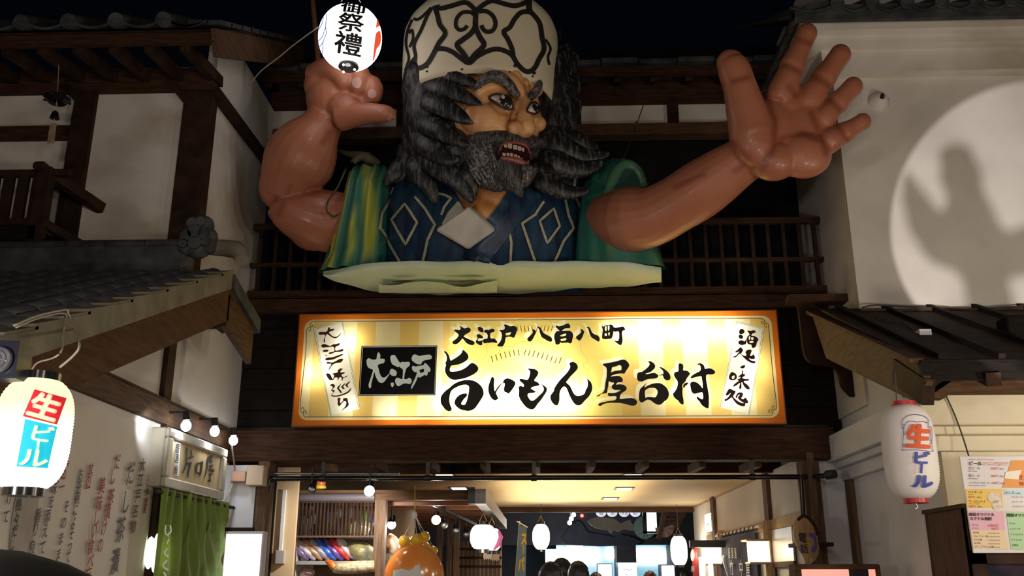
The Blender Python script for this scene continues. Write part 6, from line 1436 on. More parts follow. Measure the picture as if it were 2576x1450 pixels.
# wall spotlight and its housing, with an unseen figure added to cast the shadow
S0 = V(1.9, 2.0, 1.2); tgt = P(2580, 575, YQ)
light('SPOT', 'wall_spotlight', S0, 1500, (1, .94, .90), .008, tgt, 18.5, .12)
fc_ = S0+(P(2432, 520, YQ)-S0)*.09; k = .09*mpp(P(2432, 520, YQ))
fg = thing('shadow_figure', 'unseen small figure on a post, added to cast the shadow on the right wall', 'shadow caster', V(fc_.x, fc_.y, 0))
def fq(px, py): return fc_+V((px-2432)*k, 0, (520-py)*k*1.15)
b = MB()
b.ball(fq(2430, 450), (56*k, 36*k, 60*k)); b.ball(fq(2425, 398), (48*k, 36*k, 30*k)); b.tube([fq(2432, 480), fq(2438, 540), fq(2445, 600), fq(2450, 700), fq(2455, 800)], [48*k, 64*k, 72*k, 58*k, 60*k], 14, .5, (0, 1, 0))
b.tube([fq(2292, 430), fq(2302, 490), fq(2325, 560), fq(2370, 610), fq(2430, 620)], [10*k, 34*k, 52*k, 56*k, 50*k], 14, .5, (0, 1, 0)); b.tube([fq(2310, 590), fq(2345, 630), fq(2382, 668)], [24*k, 34*k, 8*k], 12, .5, (0, 1, 0))
b.tube([fq(2580, 560), fq(2560, 600), fq(2520, 620), fq(2460, 610)], [14*k, 40*k, 50*k, 50*k], 14, .5, (0, 1, 0)); b.tube([fq(2590, 590), fq(2560, 640), fq(2530, 690)], [30*k, 36*k, 12*k], 12, .5, (0, 1, 0))
organic("figure", b, .004, 2, M['matte_black'], fg)
obj('post', MB().tube([fq(2450, 780), V(fc_.x, fc_.y, 0)], .009, 8), M['matte_black'], fg)
t = thing('floodlight', 'unseen low floodlight housing, added for the spotlight on the upper right wall', 'floodlight', V(S0.x, S0.y, 0))
dd = (tgt-S0).normalized(); obj('housing', MB().tube([S0-dd*.03, S0-dd*.2], [.07, .05], 14), M['black'], t, smooth=True); obj('stand', MB().tube([S0-dd*.1, V(S0.x-.05, S0.y-.1, 0)], .015, 8), M['black'], t)
# ================================================================ inside the passage
def X_(px, Y): return P(px, 1300, Y).x
def Z_(py, Y, px=1300): return P(px, py, Y).z
wa = struct('wall_passage_front'); y = 10.35
obj('tan_panel', MB().box(X_(690, y), X_(745, y), y, y+.06, 0, 2.75), mat('tan_wall', (.60, .42, .24), (.66, .48, .28), 2, .6), wa)
obj('black_strip', MB().box(X_(684, y), X_(691, y), y-.02, y, 0, 2.7), M['black'], wa)
obj('post', MB().box(X_(655, y), X_(684, y), y-.02, y+.1, 0, 2.75), M['wood_brown_z'], wa)
tag(obj('switch_box', MB().box(X_(703, y), X_(726, y), y-.06, y, Z_(1420, y), Z_(1385, y)), mat('grey_box', (.42, .38, .36), None, rough=.5), None, bevel=.006), 'small grey switch box on the tan wall beside the toy shop', 'switch')
tag(obj('conduit', MB().box(X_(709, y), X_(717, y), y-.03, y, Z_(1385, y), Z_(1232, y)), M['plaster_cool'], None), 'pale cable conduit rising from the grey switch box', 'conduit')
# toy shop booth ------------------------------------------------
yb4 = 10.6
bt = thing('shop_booth', 'brown timber toy shop booth with a slatted transom left of the passage', 'booth', V(X_(850, yb4), yb4, 0))
def bb4(n, a, b, y0, y1, d=.1, m='wood_brown_z', yy=yb4): return obj(n, MB().box(X_(a, yy), X_(b, yy), yy, yy+d, Z_(y1, yy), Z_(y0, yy)), M[m], bt, bevel=.005)
obj('post', MB().box(X_(728, yb4), X_(746, yb4), yb4-.02, yb4+.1, 0, Z_(1232, yb4)), M['wood_brown_z'], bt)
obj('post', MB().box(X_(944, yb4), X_(971, yb4), yb4-.05, yb4+.1, 0, Z_(1258, yb4)), M['wood_brown_z'], bt)
obj('header', MB().box(X_(728, yb4), X_(1205, yb4), yb4-.03, yb4+.12, Z_(1258, yb4), Z_(1233, yb4)), M['wood_brown_x'], bt)
bb4('transom_rail', 738, 945, 1347, 1353); bb4('transom_rail', 738, 945, 1258, 1264)
obj('blind_roll', MB().tube([(X_(742, yb4), yb4-.04, Z_(1252, yb4)), (X_(943, yb4), yb4-.04, Z_(1252, yb4))], .045, 12), mat('blind', (.10, .085, .10), None, rough=.5), bt, smooth=True)
for i in range(22): bb4('slat', 748+i*9.2, 752.5+i*9.2, 1262, 1350, .04, 'wood_dark')
obj('shelf', MB().box(X_(742, yb4), X_(946, yb4), yb4+.1, yb4+.9, Z_(1421, yb4+.1), Z_(1412, yb4+.1)), mat('shelf', (.35, .32, .34), None, rough=.5), bt)
obj('shelf', MB().box(X_(742, yb4), X_(946, yb4), yb4+.1, yb4+.9, Z_(1350, yb4+.1)-.01, Z_(1350, yb4+.1)+.01), mat('shelf', (.35, .32, .34), None, rough=.5), bt)
obj('side_wall', MB().box(X_(742, yb4)-.03, X_(742, yb4), yb4+.1, yb4+3.2, 0, 2.5), M['plaster'], bt)
obj('back_wall', MB().box(X_(742, yb4), X_(946, yb4)+.3, yb4+1.0, yb4+1.05, 0, 2.5), mat('booth_back', (.12, .08, .05), (.2, .14, .09), 3, .7), bt)
for i in range(9):
    yy = 10.9+i*.62
    obj('ceiling_joist', MB().box(X_(745, yb4), X_(1205, yb4), yy, yy+.12, 2.37, 2.47), mat('red_joist', (.20, .07, .03), (.28, .11, .05), 4, .5, (1, 8, 8)), bt)
obj('ceiling_board', MB().box(X_(745, yb4), X_(1200, yb4), yb4+.1, 16.5, 2.47, 2.5), M['wood_dark'], bt)
# side beam of the booth towards the passage: aluminium rail
ra_, rb5 = PZ(1208, 1235, 2.50), PZ(1283, 1330, 2.50)
xq = ra_.x
obj('side_beam', MB().box(xq-.06, xq+.06, yb4-.1, 16.4, 2.36, 2.52), mat('grey_rail', (.22, .20, .20), (.28, .26, .25), 5, .4), bt)
obj('side_beam_end', MB().box(xq-.14, xq-.06, yb4-.1, yb4+.05, 2.36, 2.54), M['black'], bt)
# snack / toy packets: foil cushions on the shelf
cols = [(.20, .12, .30), (.45, .40, .45), (.40, .22, .12), (.30, .28, .32), (.03, .12, .55), (.12, .06, .26), (.60, .03, .03), (.75, .70, .66)]
names = ['violet patterned foil packet at the left end of the toy shelf', 'silver foil packet second on the toy shelf', 'brown foil packet leaning on the toy shelf', 'grey foil packet in the middle of the toy shelf', 'bright blue foil packet on the toy shelf', 'dark indigo foil packet beside the blue one', 'red foil packet leaning beside the indigo one', 'white foil packet at the right of the leaning row']
def foil(n, c, c2, sc=18): return mat(n, c, c2, sc, .18, metal=.35, coat=.6)
for i, c in enumerate(cols):
    yy = yb4+.3; x = X_(762+i*17, yy); p0 = V(x, yy, Z_(1408, yy)); p1 = V(x-.10, yy, Z_(1356, yy))
    b = MB(); b.tube([p0+V(.11, 0, .0), p0*.75+p1*.25+V(.07, 0, 0), p0*.25+p1*.75, p1+V(-.02, 0, 0)], [.032, .05, .05, .034], 8, 2.6, (0, 1, 0))
    tag(obj('toy_packet', b, foil('foil', c, tuple(min(1, v*1.8+.05) for v in c)), None, smooth='all'), names[i], 'packet', 'foil toy packets leaning on the booth shelf')
# big plush-like printed cushions
def plush(name, label, pts, c1, c2, sc=14, cat='toy'):
    b = MB()
    q = smooth_pts(pts, 4); cc = [P(a[0], a[1], a[2]) for a in q]
    b.tube(cc, [a[3]*mpp(p) for a, p in zip(q, cc)], 14)
    return tag(obj(name, b, foil('toy_print', c1, c2, sc), None, smooth='all'), label, cat)
plush('inflatable_toy', 'long speckled inflatable toy lying across the front of the shelf', [(840, 1432, 10.5, 10), (860, 1430, 10.48, 15), (900, 1428, 10.48, 16), (942, 1425, 10.5, 14)], (.55, .35, .14), (.85, .75, .55), 26)
plush('inflatable_toy', 'orange inflatable fin at the left tip of the speckled toy', [(820, 1412, 10.5, 4), (832, 1418, 10.48, 9), (842, 1430, 10.48, 10)], (.8, .18, .03), (.9, .3, .05), 6)
plush('inflatable_toy', 'grey green inflatable fish propped at the right of the shelf', [(878, 1368, 10.85, 8), (900, 1385, 10.8, 22), (925, 1395, 10.82, 22), (944, 1408, 10.85, 10)], (.22, .22, .18), (.45, .38, .14), 16)
plush('inflatable_toy', 'pink round toy low under the booth shelf', [(755, 1446, 10.9, 8), (772, 1442, 10.9, 14), (790, 1446, 10.9, 10)], (.5, .3, .3), (.7, .5, .45), 20)
plush('inflatable_toy', 'yellow and white inflatable character-free balloon bundle high behind the slats', [(880, 1340, 10.95, 14), (905, 1325, 10.95, 18), (930, 1335, 10.95, 16)], (.85, .62, .05), (.9, .85, .7), 9)
for i, (x, yv, c) in enumerate(((775, 1290, (.75, .72, .70)), (800, 1285, (.35, .30, .10)), (825, 1300, (.10, .14, .35)), (850, 1290, (.6, .6, .62)), (880, 1290, (.35, .33, .36)), (915, 1300, (.25, .45, .08)), (935, 1310, (.1, .12, .3)), (790, 1335, (.25, .10, .12)), (815, 1335, (.3, .12, .05)), (845, 1335, (.15, .12, .3)))):
    plush('hanging_toy', ['pale', 'olive', 'navy', 'silver', 'grey', 'lime', 'dark blue', 'maroon', 'brown', 'indigo'][i]+' toy packet hanging behind the transom slats', [(x, yv-16, 11.0, 4), (x+1, yv, 11.0, 10), (x, yv+16, 11.0, 5)], c, tuple(min(1, v*1.7+.05) for v in c), 12)
plush('inflatable_toy', 'white and orange balloon toy right of the booth post', [(975, 1350, 10.9, 10), (985, 1362, 10.9, 17), (992, 1378, 10.9, 16), (985, 1392, 10.9, 8)], (.8, .35, .08), (.9, .85, .75), 9)
plush('inflatable_toy', 'white and green inflatable toy below the orange one by the post', [(982, 1392, 10.95, 10), (985, 1412, 10.95, 18), (980, 1436, 10.95, 14)], (.85, .85, .8), (.05, .45, .28), 6)
t = thing('plastic_tub', 'small yellow tub with an orange lid on top of the booth header', 'tub', P(806, 1234, 10.8))
p = P(805, 1228, 10.8)
obj('body', MB().lathe([(0, -.03), (.05, -.03), (.07, -.01), (.07, .015), (.05, .04)], p, 18), mat('tub_yellow', (.75, .48, .05), None, rough=.3), t, smooth=True); obj('lid', MB().lathe([(.06, .035), (.062, .06), (.05, .075), (0, .078)], p, 18), mat('tub_lid', (.65, .12, .02), None, rough=.35), t, smooth=True)
# orange balloon with a net of yellow balls above it
ybl = 10.3; cB = P(1042, 1450, ybl); sB = mpp(cB)
t = thing('foil_balloon', 'large round orange foil balloon under the net of yellow balls', 'balloon', cB)
obj('skin', MB().ball(cB, (74*sB, 30*sB, 76*sB), 36, 20), mat('balloon_orange', (.92, .25, .04), (.95, .40, .10), 2.5, .15, coat=.8), t, smooth=True)
sm_ = MB().tube([cB+V(74.5*sB*math.cos(a), 0, 76.5*sB*math.sin(a)) for a in [k*math.pi/24 for k in range(49)]], .006, 6); obj('seam', sm_, mat('seam', (.55, .14, .03), None, rough=.3), t, smooth=True)
fb = drape(MB().ball(cB, (74*sB, 30*sB, 76*sB), 36, 20).bvh(), .004)
b = MB()
for q in ([(990, 1436), (1012, 1431), (1030, 1438), (1030, 1475), (985, 1475)], [(1030, 1438), (1046, 1428), (1056, 1420), (1057, 1436), (1064, 1452), (1052, 1475), (1030, 1475)]): b.grid([[fb(q[0][0]+(x-q[0][0])*s_, q[0][1]+(y_-q[0][1])*s_) for x, y_ in q+[q[0]]] for s_ in (0, .25, .5, .75, 1)])
obj('white_print', b, M['white'], t)
t = thing('ball_net', 'clear net bag of yellow balls hanging over the orange balloon', 'net', P(1044, 1290, 10.35))
ym = mat('ball_yellow', (.85, .46, .03), (.9, .55, .06), 4, .3)
nb2 = MB()
top = P(1043, 1292, 10.35)
bl_p = [(1018, 1363, 15.5), (1049, 1359, 16), (1068, 1352, 14), (1072, 1378, 12), (1090, 1386, 11)]
for x, yv, r in bl_p:
    p = P(x, yv, 10.32+(.05 if r < 15 else 0)); tag(obj('plastic_ball', MB().ball(p, r*mpp(p), 18, 12), ym, None, smooth=True), {1018: 'left', 1049: 'middle', 1068: 'upper right', 1072: 'small lower right', 1090: 'outermost right'}[x]+' yellow ball in the net over the orange balloon', 'ball', 'yellow balls in the net')
    nb2.tube([top, top*.6+p*.4+V(0, -.01, 0), p+V(0, -r*mpp(p)*.6, r*mpp(p)*.9)], .0025, 5)
obj('knot', MB().ball(top+V(0, 0, -.02), (.03, .03, .045), 10, 8), M['white'], t, smooth=True)
obj('netting', nb2, M['white'], t)['kind'] = 'stuff'
obj('tie', MB().tube([P(1044, 1222, 10.35), top], .004, 6).tube([P(1047, 1262, 10.35), top], .003, 6), mat('tie_yellow', (.6, .5, .05), None, rough=.5), t)
# track lights inside the booth and the pipe spot
def track_spot(label, px, py, Y, lit=True, rad=.045, pw=10, tgt=None, grp='track spots'):
    p = P(px, py, Y); t = thing('spot_lamp', label, 'lamp', p, grp)
    obj('stem', MB().tube([p+V(0, 0, .22), p+V(0, .0, .06)], .008, 8), M['black'], t)
    obj('can', MB().tube([p+V(0, .10, .09), p+V(0, .005, 0)], [.032, .05], 14), M['black'], t, smooth=True)
    obj('bulb', MB().ball(p, (rad, rad*.6, rad)), bulb_m if lit else M['steel'], t, smooth=True)
    if lit: light('SPOT', 'spot', p+V(0, -.03, -.05), pw, (1, .95, .85), .04, tgt if tgt is not None else p+V(0, -.2, -1), 120, .7)
track_spot('lit spot clamped on the black pipe in front of the transom', 929, 1236, 9.9, True, .055, 120, P(860, 1380, 10.9))
track_spot('unlit spot hanging from the black pipe at the left of the booth', 783, 1232, 9.9, False, .04)
track_spot('lit track spot left of the yellow ball net', 985, 1321, 11.0, True, .05, 45, P(960, 1420, 10.6))
track_spot('lit track spot right of the yellow ball net', 1097, 1309, 11.3, True, .055, 70, P(1040, 1440, 10.3))
track_spot('unlit tilted track spot next to the lit one right of the balls', 1118, 1322, 11.5, False, .045)
track_spot('unlit track spot further along the booth rail', 1146, 1335, 12.3, False, .045); track_spot('unlit track spot at the far end of the booth rail', 1172, 1345, 13.2, False, .045)
tag(obj('light_track', MB().bar(P(1090, 1270, 11.0), P(1200, 1322, 14), .03, .04), M['black'], None), 'black lighting track running back under the booth ceiling', 'track')
# slatted door at the back of the booth
yd = 14.5
dl = thing('slatted_door', 'brown slatted wooden screen behind the round lanterns', 'screen', P(1200, 1450, yd)+V(0, 0, -1.5))
obj('panel', MB().box(X_(1150, yd), X_(1262, yd), yd+.05, yd+.1, 0, Z_(1362, yd)), mat('screen_back', (.45, .36, .28), None, rough=.6), dl)
for i in range(11):
    x = X_(1150+i*10.2, yd); obj('slat', MB().box(x, x+.032, yd, yd+.05, 0, Z_(1362, yd)), M['wood_brown_z'], dl)
for py in (1382, 1404, 1426): obj('rail', MB().box(X_(1150, yd), X_(1262, yd), yd-.01, yd+.04, Z_(py+3, yd), Z_(py-3, yd)), M['wood_dark'], dl)
for px in (1100, 1125, 1142): struct('trim_7', MB().box(X_(px, 13.5), X_(px+14, 13.5), 13.5, 13.6, 0, 2.4), M['wood_brown_z']).name = 'trim_7'
# glowing round lanterns in the passage
def hall_lantern(label, px, py, Y, rx, ry, p=2.2, q=.55, neck=.45, pw=2.2, grp='glowing lanterns in the passage', ring=None):
    c = P(px, py, Y); s = mpp(c)
    t, bv = lantern('paper_lantern', label, c, rx*s, 2*ry*s, glow('lantern_glow', pw, (1, .93, .84)), ring or M['black_gloss'], 14, p, q, neck, .04, grp, 28)
    obj('hanger', MB().tube([c+V(-rx*s*.4, 0, ry*s), c+V(0, 0, ry*s+.14), c+V(rx*s*.4, 0, ry*s)], .006, 6), M['brass'], t)
    zt = 2.37 if Y < 13 else ZC
    obj('cord', MB().tube([c+V(0, 0, ry*s+.13), V(c.x, c.y, zt)], .005, 5), M['cord_dark'], t)
    return t, c
tA, cA = hall_lantern('glowing globe lantern hanging from the booth rail, nearer of the pair', 1215, 1352, 11.6, 33, 30)
tB, cB2 = hall_lantern('glowing globe lantern with a pink band behind the nearer globe', 1237, 1358, 12.2, 24, 27)
b = MB(); fbB = drape(lantern_shape(24*mpp(cB2), 54*mpp(cB2), 14, 2.2, .55, .45, .012, 28).bvh(), 0)
b.tube([P(1248, 1335, 12.0)+V(.03, 0, 0), P(1254, 1352, 12.0)+V(.03, 0, 0), P(1248, 1370, 12.0)+V(.03, 0, 0), P(1236, 1384, 12.0)+V(.03, 0, 0)], [.012, .03, .03, .012], 8); obj('pink_band', b, mat('pink_band', (.6, .12, .30), None, rough=.5, emit=(.6, .12, .3), estr=.4), tB, smooth=True)
tE, cE = hall_lantern('egg-shaped glowing lantern over the heads of the visitors', 1361, 1351, 17.0, 22, 31, 2.6, .8, .4)
for v in tE.children[0].data.vertices:
    if v.co.z < 0: k_ = 1-.42*min(1, -v.co.z/.22); v.co.x *= k_; v.co.y *= k_
hall_lantern('tall glowing lantern at the right end of the header beam', 1708, 1386, 17.2, 21, 35, 3.2, .8, .5)
for px, Y in ((1215, 11.6), (1361, 17), (1708, 17.2)): light('POINT', 'lantern_bulb', P(px, 1352, Y)+V(0, -.3, -.2), 14, (1, .88, .7), .12)
# ceiling downlights
dlm = glow('downlight', 5, (1, .95, .85))
for i, (px, py) in enumerate(((1120, 1196), (1155, 1228), (1590, 1196), (1570, 1229), (1535, 1254))):
    p = PZ(px, py, ZC); t = thing('ceiling_light', ('nearest left', 'second left', 'nearest right', 'second right', 'farthest')[i]+' square recessed light in the passage ceiling', 'light', p, 'recessed ceiling lights')
    obj('trim', MB().box(p.x-.14, p.x+.14, p.y-.2, p.y+.2, ZC-.012, ZC+.0), M['black'], t); obj('panel', MB().box(p.x-.105, p.x+.105, p.y-.16, p.y+.13, ZC-.02, ZC-.012), dlm, t)
    light('SPOT', 'downlight', p+V(0, 0, -.05), 60, (1, .83, .58), .1, p+V(0, 0, -2), 150, .6)
light('AREA', 'hall_lamp', (0.4, 14.6, 2.55), 55, (1, .80, .52), target=(0.4, 14.6, 9), size=(2.0, 4.0))
# ================================================================ right wall of the passage: curtain, wall lanterns, signs
XI = XP-.06
cv = thing('door_curtain', 'dark indigo shop curtain with white brush lettering on the right passage wall', 'curtain', PX(1860, 1340, XI))
a_, b__ = PX(1806, 1352, XI), PX(1902, 1334, XI); zc2 = (a_.z+b__.z)/2
yfar, ynr = a_.y, b__.y
obj('rod', MB().tube([(XI, ynr-.25, zc2+.03), (XI, yfar+.15, zc2+.03)], .02, 10), mat('bamboo', (.6, .55, .42), None, rough=.5), cv, smooth=True)
rows = []
for j in range(9): rows.append([V(XI-.02+.02*math.sin(i*1.1)*(j/8), ynr+(yfar-ynr)*i/24, zc2-.02-j*.14) for i in range(25)])
ind = mat('indigo', (.018, .022, .06), (.03, .035, .085), 4, .8)
obj('cloth', MB().grid(rows), ind, cv, smooth='all')
for i in range(10): y_ = ynr+(yfar-ynr)*(i+.2)/10; obj('loop', MB().lathe([(.025, -.02), (.034, -.02), (.034, .02), (.025, .02), (.025, -.02)], (XI, y_, zc2+.02), 12, 'Y'), ind, cv)
b = MB(); fc = to_plane(X=XI-.06)
lm = lambda p: (lambda a, c: V(XI-.055, p.y-a, p.z-c))
def wchar(ch, px, py, hpx, wf=1.0):
    p = PX(px, py, XI-.055); s = hpx*mpp(p); put_char(b, ch, lm(p), 0, 0, 0, ux=(s*wf*2.2, 0), uy=(0, -s), bold=.01)
for ch, px in zip('居酒屋', (1834, 1842, 1850)): wchar(ch, px, 1392, 28, .42)
for ch, px, py in (('竹', 1840, 1428), ('中', 1864, 1430), ('屋', 1881, 1432)): wchar(ch, px, py, 40, .55)
obj('lettering', b, mat('curtain_white', (.75, .75, .74), None, rough=.7), cv)
b = MB(); ribbon(b, [(1820, 1398), (1818, 1410), (1824, 1430), (1830, 1450)], [4, 3, 1.5, 1], fc, 3); obj('reed_mark', b, mat('curtain_white', (.75, .75, .74), None, rough=.7), cv)
wood_t = M['wood_tan']
def wall_lamp(label, px, py, h, grp='wall lanterns beside the indigo curtain'):
    p = PX(px, py, XI-.12); s = mpp(p); t = thing('wall_lantern', label, 'lamp', p, grp)
    w = .105; hh = h*s/2
    obj('shade', MB().prism([p+V(-w*1.1, -w*1.1, -hh), p+V(w, -w*1.1, -hh), p+V(w, w*1.1, -hh), p+V(-w*1.1, w*1.1, -hh)], (0, 0, 2*hh)), glow('wall_glow', 3.0, (1, .86, .62)), t)
    obj('roof', MB().box(p.x-w*1.7, p.x+w, p.y-w*1.7, p.y+w*1.7, p.z+hh, p.z+hh+.025), wood_t, t, bevel=.008); obj('base', MB().box(p.x-w*1.4, p.x+w, p.y-w*1.4, p.y+w*1.4, p.z-hh-.025, p.z-hh), wood_t, t, bevel=.006)
    obj('back_board', MB().box(XP-.06, XP-.03, p.y-w*1.1, p.y+w*1.1, p.z-hh-.5, p.z+hh+.25), wood_t, t)
    for k in range(4): obj('slat', MB().box(XP-.085, XP-.06, p.y-w+k*w*.6, p.y-w+k*w*.6+.03, p.z-hh-.5, p.z+hh+.25), wood_t, t)
    light('POINT', 'wall_lantern_bulb', p+V(-.25, 0, 0), 9, (1, .83, .55), .06)
wall_lamp('glowing square wall lantern right of the indigo curtain', 1909, 1389, 50); wall_lamp('glowing square wall lantern left of the indigo curtain', 1796, 1398, 40)
# exit sign, small signs, banner
p = PX(1781, 1316, XP-.08); t = thing('exit_sign', 'narrow white lit emergency sign high on the right passage wall', 'sign', p)
obj('panel', MB().box(XP-.09, XP-.07, p.y-.25, p.y+.25, p.z-.14, p.z+.14), glow('exit_glow', 1.8, (.93, .98, 1)), t); obj('case', MB().box(XP-.07, XP, p.y-.27, p.y+.27, p.z-.15, p.z+.15), M['white'], t)
b = MB(); put_char(b, '走', lm(PX(1781, 1318, XP-.1)), 0, 0, 0, ux=(.14, 0), uy=(0, -.07)); 
b = MB().ball(PX(1781, 1320, XP-.092), (.002, .05, .02), 8, 6); obj('green_mark', b, mat('green_mark', (.0, .3, .12), None, rough=.5), t)
yv_ = 15.0
t = thing('banner', 'red vertical shop banner with a round white mark beside the tall lantern', 'banner', P(1745, 1450, yv_)+V(0, 0, -1))
obj('cloth', MB().box(X_(1735, yv_), X_(1750, yv_), yv_, yv_+.01, .8, Z_(1380, yv_, 1742)), mat('banner_red', (.5, .05, .06), None, rough=.7), t)
b = MB(); b.add([P(1742+5*math.cos(a), 1398+15*math.sin(a), yv_-.004) for a in [k*math.pi/10 for k in range(20)]], [tuple(range(20))]); obj('white_mark', b, M['white'], t)
b = MB(); put_char(b, '屋', to_plane(Y=yv_, off=.004), 1743, 1432, 11, 15); obj('lettering', b, M['white'], t)
tag(obj('shop_tablet', MB().box(X_(1732, 14.6), XP+.01, 14.6, 14.7, Z_(1378, 14.6, 1750), Z_(1360, 14.6, 1750)), M['black'], None, bevel=.004), 'row of black price tablets under the emergency sign', 'tablets')
for px, w in ((1757, 16), (1778, 14)):
    tag(obj('menu_sheet', MB().box(X_(px-w/2+3, 14.4), X_(px+w/2+1, 14.4), 14.4, 14.42, .9, Z_(1402, 14.4, px)), glow('sheet_glow', .95, (1, .96, .88)), None), ('left' if px < 1770 else 'right')+' tall pale menu sheet by the left wall lantern', 'menu', 'tall menu sheets')
t = thing('notice_panel', 'dull silver panel between the wall lantern and the phone sign', 'panel', PX(1970, 1400, XP-.03))
pa = PX(1942, 1335, XP-.03); pc_ = PX(2000, 1412, XP-.03)
obj('plate', MB().box(XP-.04, XP-.02, pc_.y, pa.y, pc_.z, pa.z), mat('silver_plate', (.45, .42, .34), (.52, .48, .4), 4, .35, metal=.3), t)
obj('frame', MB().box(XP-.05, XP-.02, pc_.y, pa.y, pc_.z-.06, pc_.z), M['wood_brown_x'], t)
# ================================================================ far hall
yh = 22.0
def fbox(nm, label, cat, a, b, y0, y1, m, Y=yh, d=.3, grp=None):
    return tag(obj(nm, MB().box(P(a, y1, Y).x, P(b, y1, Y).x, Y, Y+d, P(1500, y1, Y).z, P(1500, y0, Y).z), m, None, bevel=.01), label, cat, grp)
blue = glow('blue_glow', .75, (.22, .62, .85)); whiteg = glow('white_glow', 2.2, (.93, .97, 1))
hallw = mat('hall_wall', (.035, .032, .036), (.055, .05, .055), 2, .7)
s = struct('wall_hall'); Yw = 23.5
obj('upper_wall', MB().box(P(1280, 1300, Yw).x-3, P(1745, 1300, Yw).x+1, Yw, Yw+.1, Z_(1372, Yw), 4.3), hallw, s)
for a, b in ((1552, 1600), (1690, 1760)): obj('pier', MB().box(P(a, 1400, Yw).x, P(b, 1400, Yw).x, Yw-.05, Yw+1.1, 0, Z_(1370, Yw)), hallw, s)
fbox('shop_window', 'blue lit shop front window behind the visitors, left of the dark pier', 'window', 1400, 1552, 1370, 1460, blue, 24.5, .1)
fbox('shop_window', 'blue lit shop front window right of the dark pier', 'window', 1598, 1700, 1371, 1460, blue, 24.5, .1)
for i, (a, b, y0, y1) in enumerate(((1372, 1424, 1382, 1416), (1426, 1468, 1364, 1416), (1438, 1464, 1349, 1372), (1466, 1506, 1384, 1416), (1527, 1553, 1382, 1405), (1599, 1635, 1383, 1417), (1636, 1674, 1383, 1417))):
    fbox('lit_sign', ('wide', 'tall', 'topmost stepped', 'right', 'small', 'left twin', 'right twin')[i]+' bright white lit sign in the far shop front', 'sign', a, b, y0, y1, whiteg, 23.44 if y0 < 1370 else 24.4, .06, 'white lit signs of the far shops')
for i, (a, b, y0) in enumerate(((1503, 1540, 1418), (1553, 1604, 1416), (1662, 1697, 1421))):
    t = thing('vending_case', ('left', 'central', 'right')[i]+' tall white lit case standing in the far hall', 'case', P((a+b)/2, 1450, 21)+V(0, 0, -1.5), 'white lit cases')
    obj('body', MB().box(P(a, y0, 21).x, P(b, y0, 21).x, 21, 21.5, 0, Z_(y0, 21)), mat('case_grey', (.3, .32, .36), None, rough=.4), t); obj('front', MB().box(P(a+2, y0, 21).x, P(b-2, y0, 21).x, 20.98, 21, .2, Z_(y0+ (3 if i != 1 else 14), 21)), whiteg, t)
    if i == 1:
        obj('head_panel', MB().box(P(a+1, y0, 21).x, P(b-1, y0, 21).x, 20.97, 21, Z_(y0+12, 21), Z_(y0+1, 21)), whiteg, t)
        b2 = MB(); [ribbon(b2, q, 1.4, to_plane(Y=20.97), 3) for q in ([(1567, 1434), (1576, 1432), (1584, 1437)], [(1586, 1435), (1590, 1432)], [(1574, 1445), (1580, 1448)], [(1562, 1421), (1568, 1421)])]; obj('dark_mark', b2, M['ink_grey'], t)
    if i == 2:
        b2 = MB(); line(b2, 'いらっしゃい', to_plane(Y=20.97), a+3, 1427, 5.2); line(b2, 'ませ', to_plane(Y=20.97), a+3, 1438, 5.6); obj('lettering', b2, M['ink_grey'], t)
# fish cut-out and mountain boards on the dark wall
yfi = 20.5
b = MB().prism([P(x, y, yfi) for x, y in smooth_pts([(1478, 1312), (1500, 1302), (1530, 1304), (1550, 1308), (1562, 1318), (1585, 1308), (1594, 1336), (1570, 1332), (1556, 1340), (1545, 1334), (1538, 1343), (1528, 1334), (1500, 1330)], 2, True)], (0, .06, 0))
q = P(1530, 1306, yfi+.03); b.tube([q, V(q.x, q.y, 4.3)], .006, 5)
t = tag(obj('fish_board', b, mat('fish_grey', (.20, .17, .13), (.25, .22, .17), 3, .7), None), 'grey fish-shaped board hung under the far row of lanterns', 'board')
b = MB().prism([P(x, y, 23.38) for x, y in smooth_pts([(1425, 1336), (1450, 1312), (1465, 1318), (1480, 1340), (1520, 1346), (1545, 1352), (1560, 1345), (1600, 1356), (1600, 1372), (1425, 1372)], 2, True)], (0, .06, 0))
tag(obj('mountain_board', b, mat('mountain_dark', (.03, .03, .05), (.05, .045, .06), 3, .8), None), 'dark mountain-shaped board below the grey fish board', 'board')
for i, (px, ch) in enumerate(((1512, '蔵'), (1540, '人'), (1570, 'けん'), (1598, '町'))):
    c = P(px, 1291, 20.0); s_ = mpp(c); t = thing('row_lantern', ('first', 'second', 'third', 'fourth')[i]+' of the small white lanterns in a row under the header beam', 'lantern', c, 'row of small lit lanterns')
    obj('shade', MB().ball(c, (13*s_, 11*s_, 10*s_), 18, 10), glow('row_glow', .75, (.75, .8, 1)), t, smooth=True); obj('ring', MB().lathe([(.04, .085), (.05, .1)], c, 12), M['black'], t); obj('cord', MB().tube([c, V(c.x, c.y, 4.3)], .005, 5), M['cord_dark'], t)
    b2 = MB(); line(b2, ch, to_plane(Y=20.0-12*s_), px-5*len(ch), 1292, 11); obj('lettering', b2, M['ink'], t)
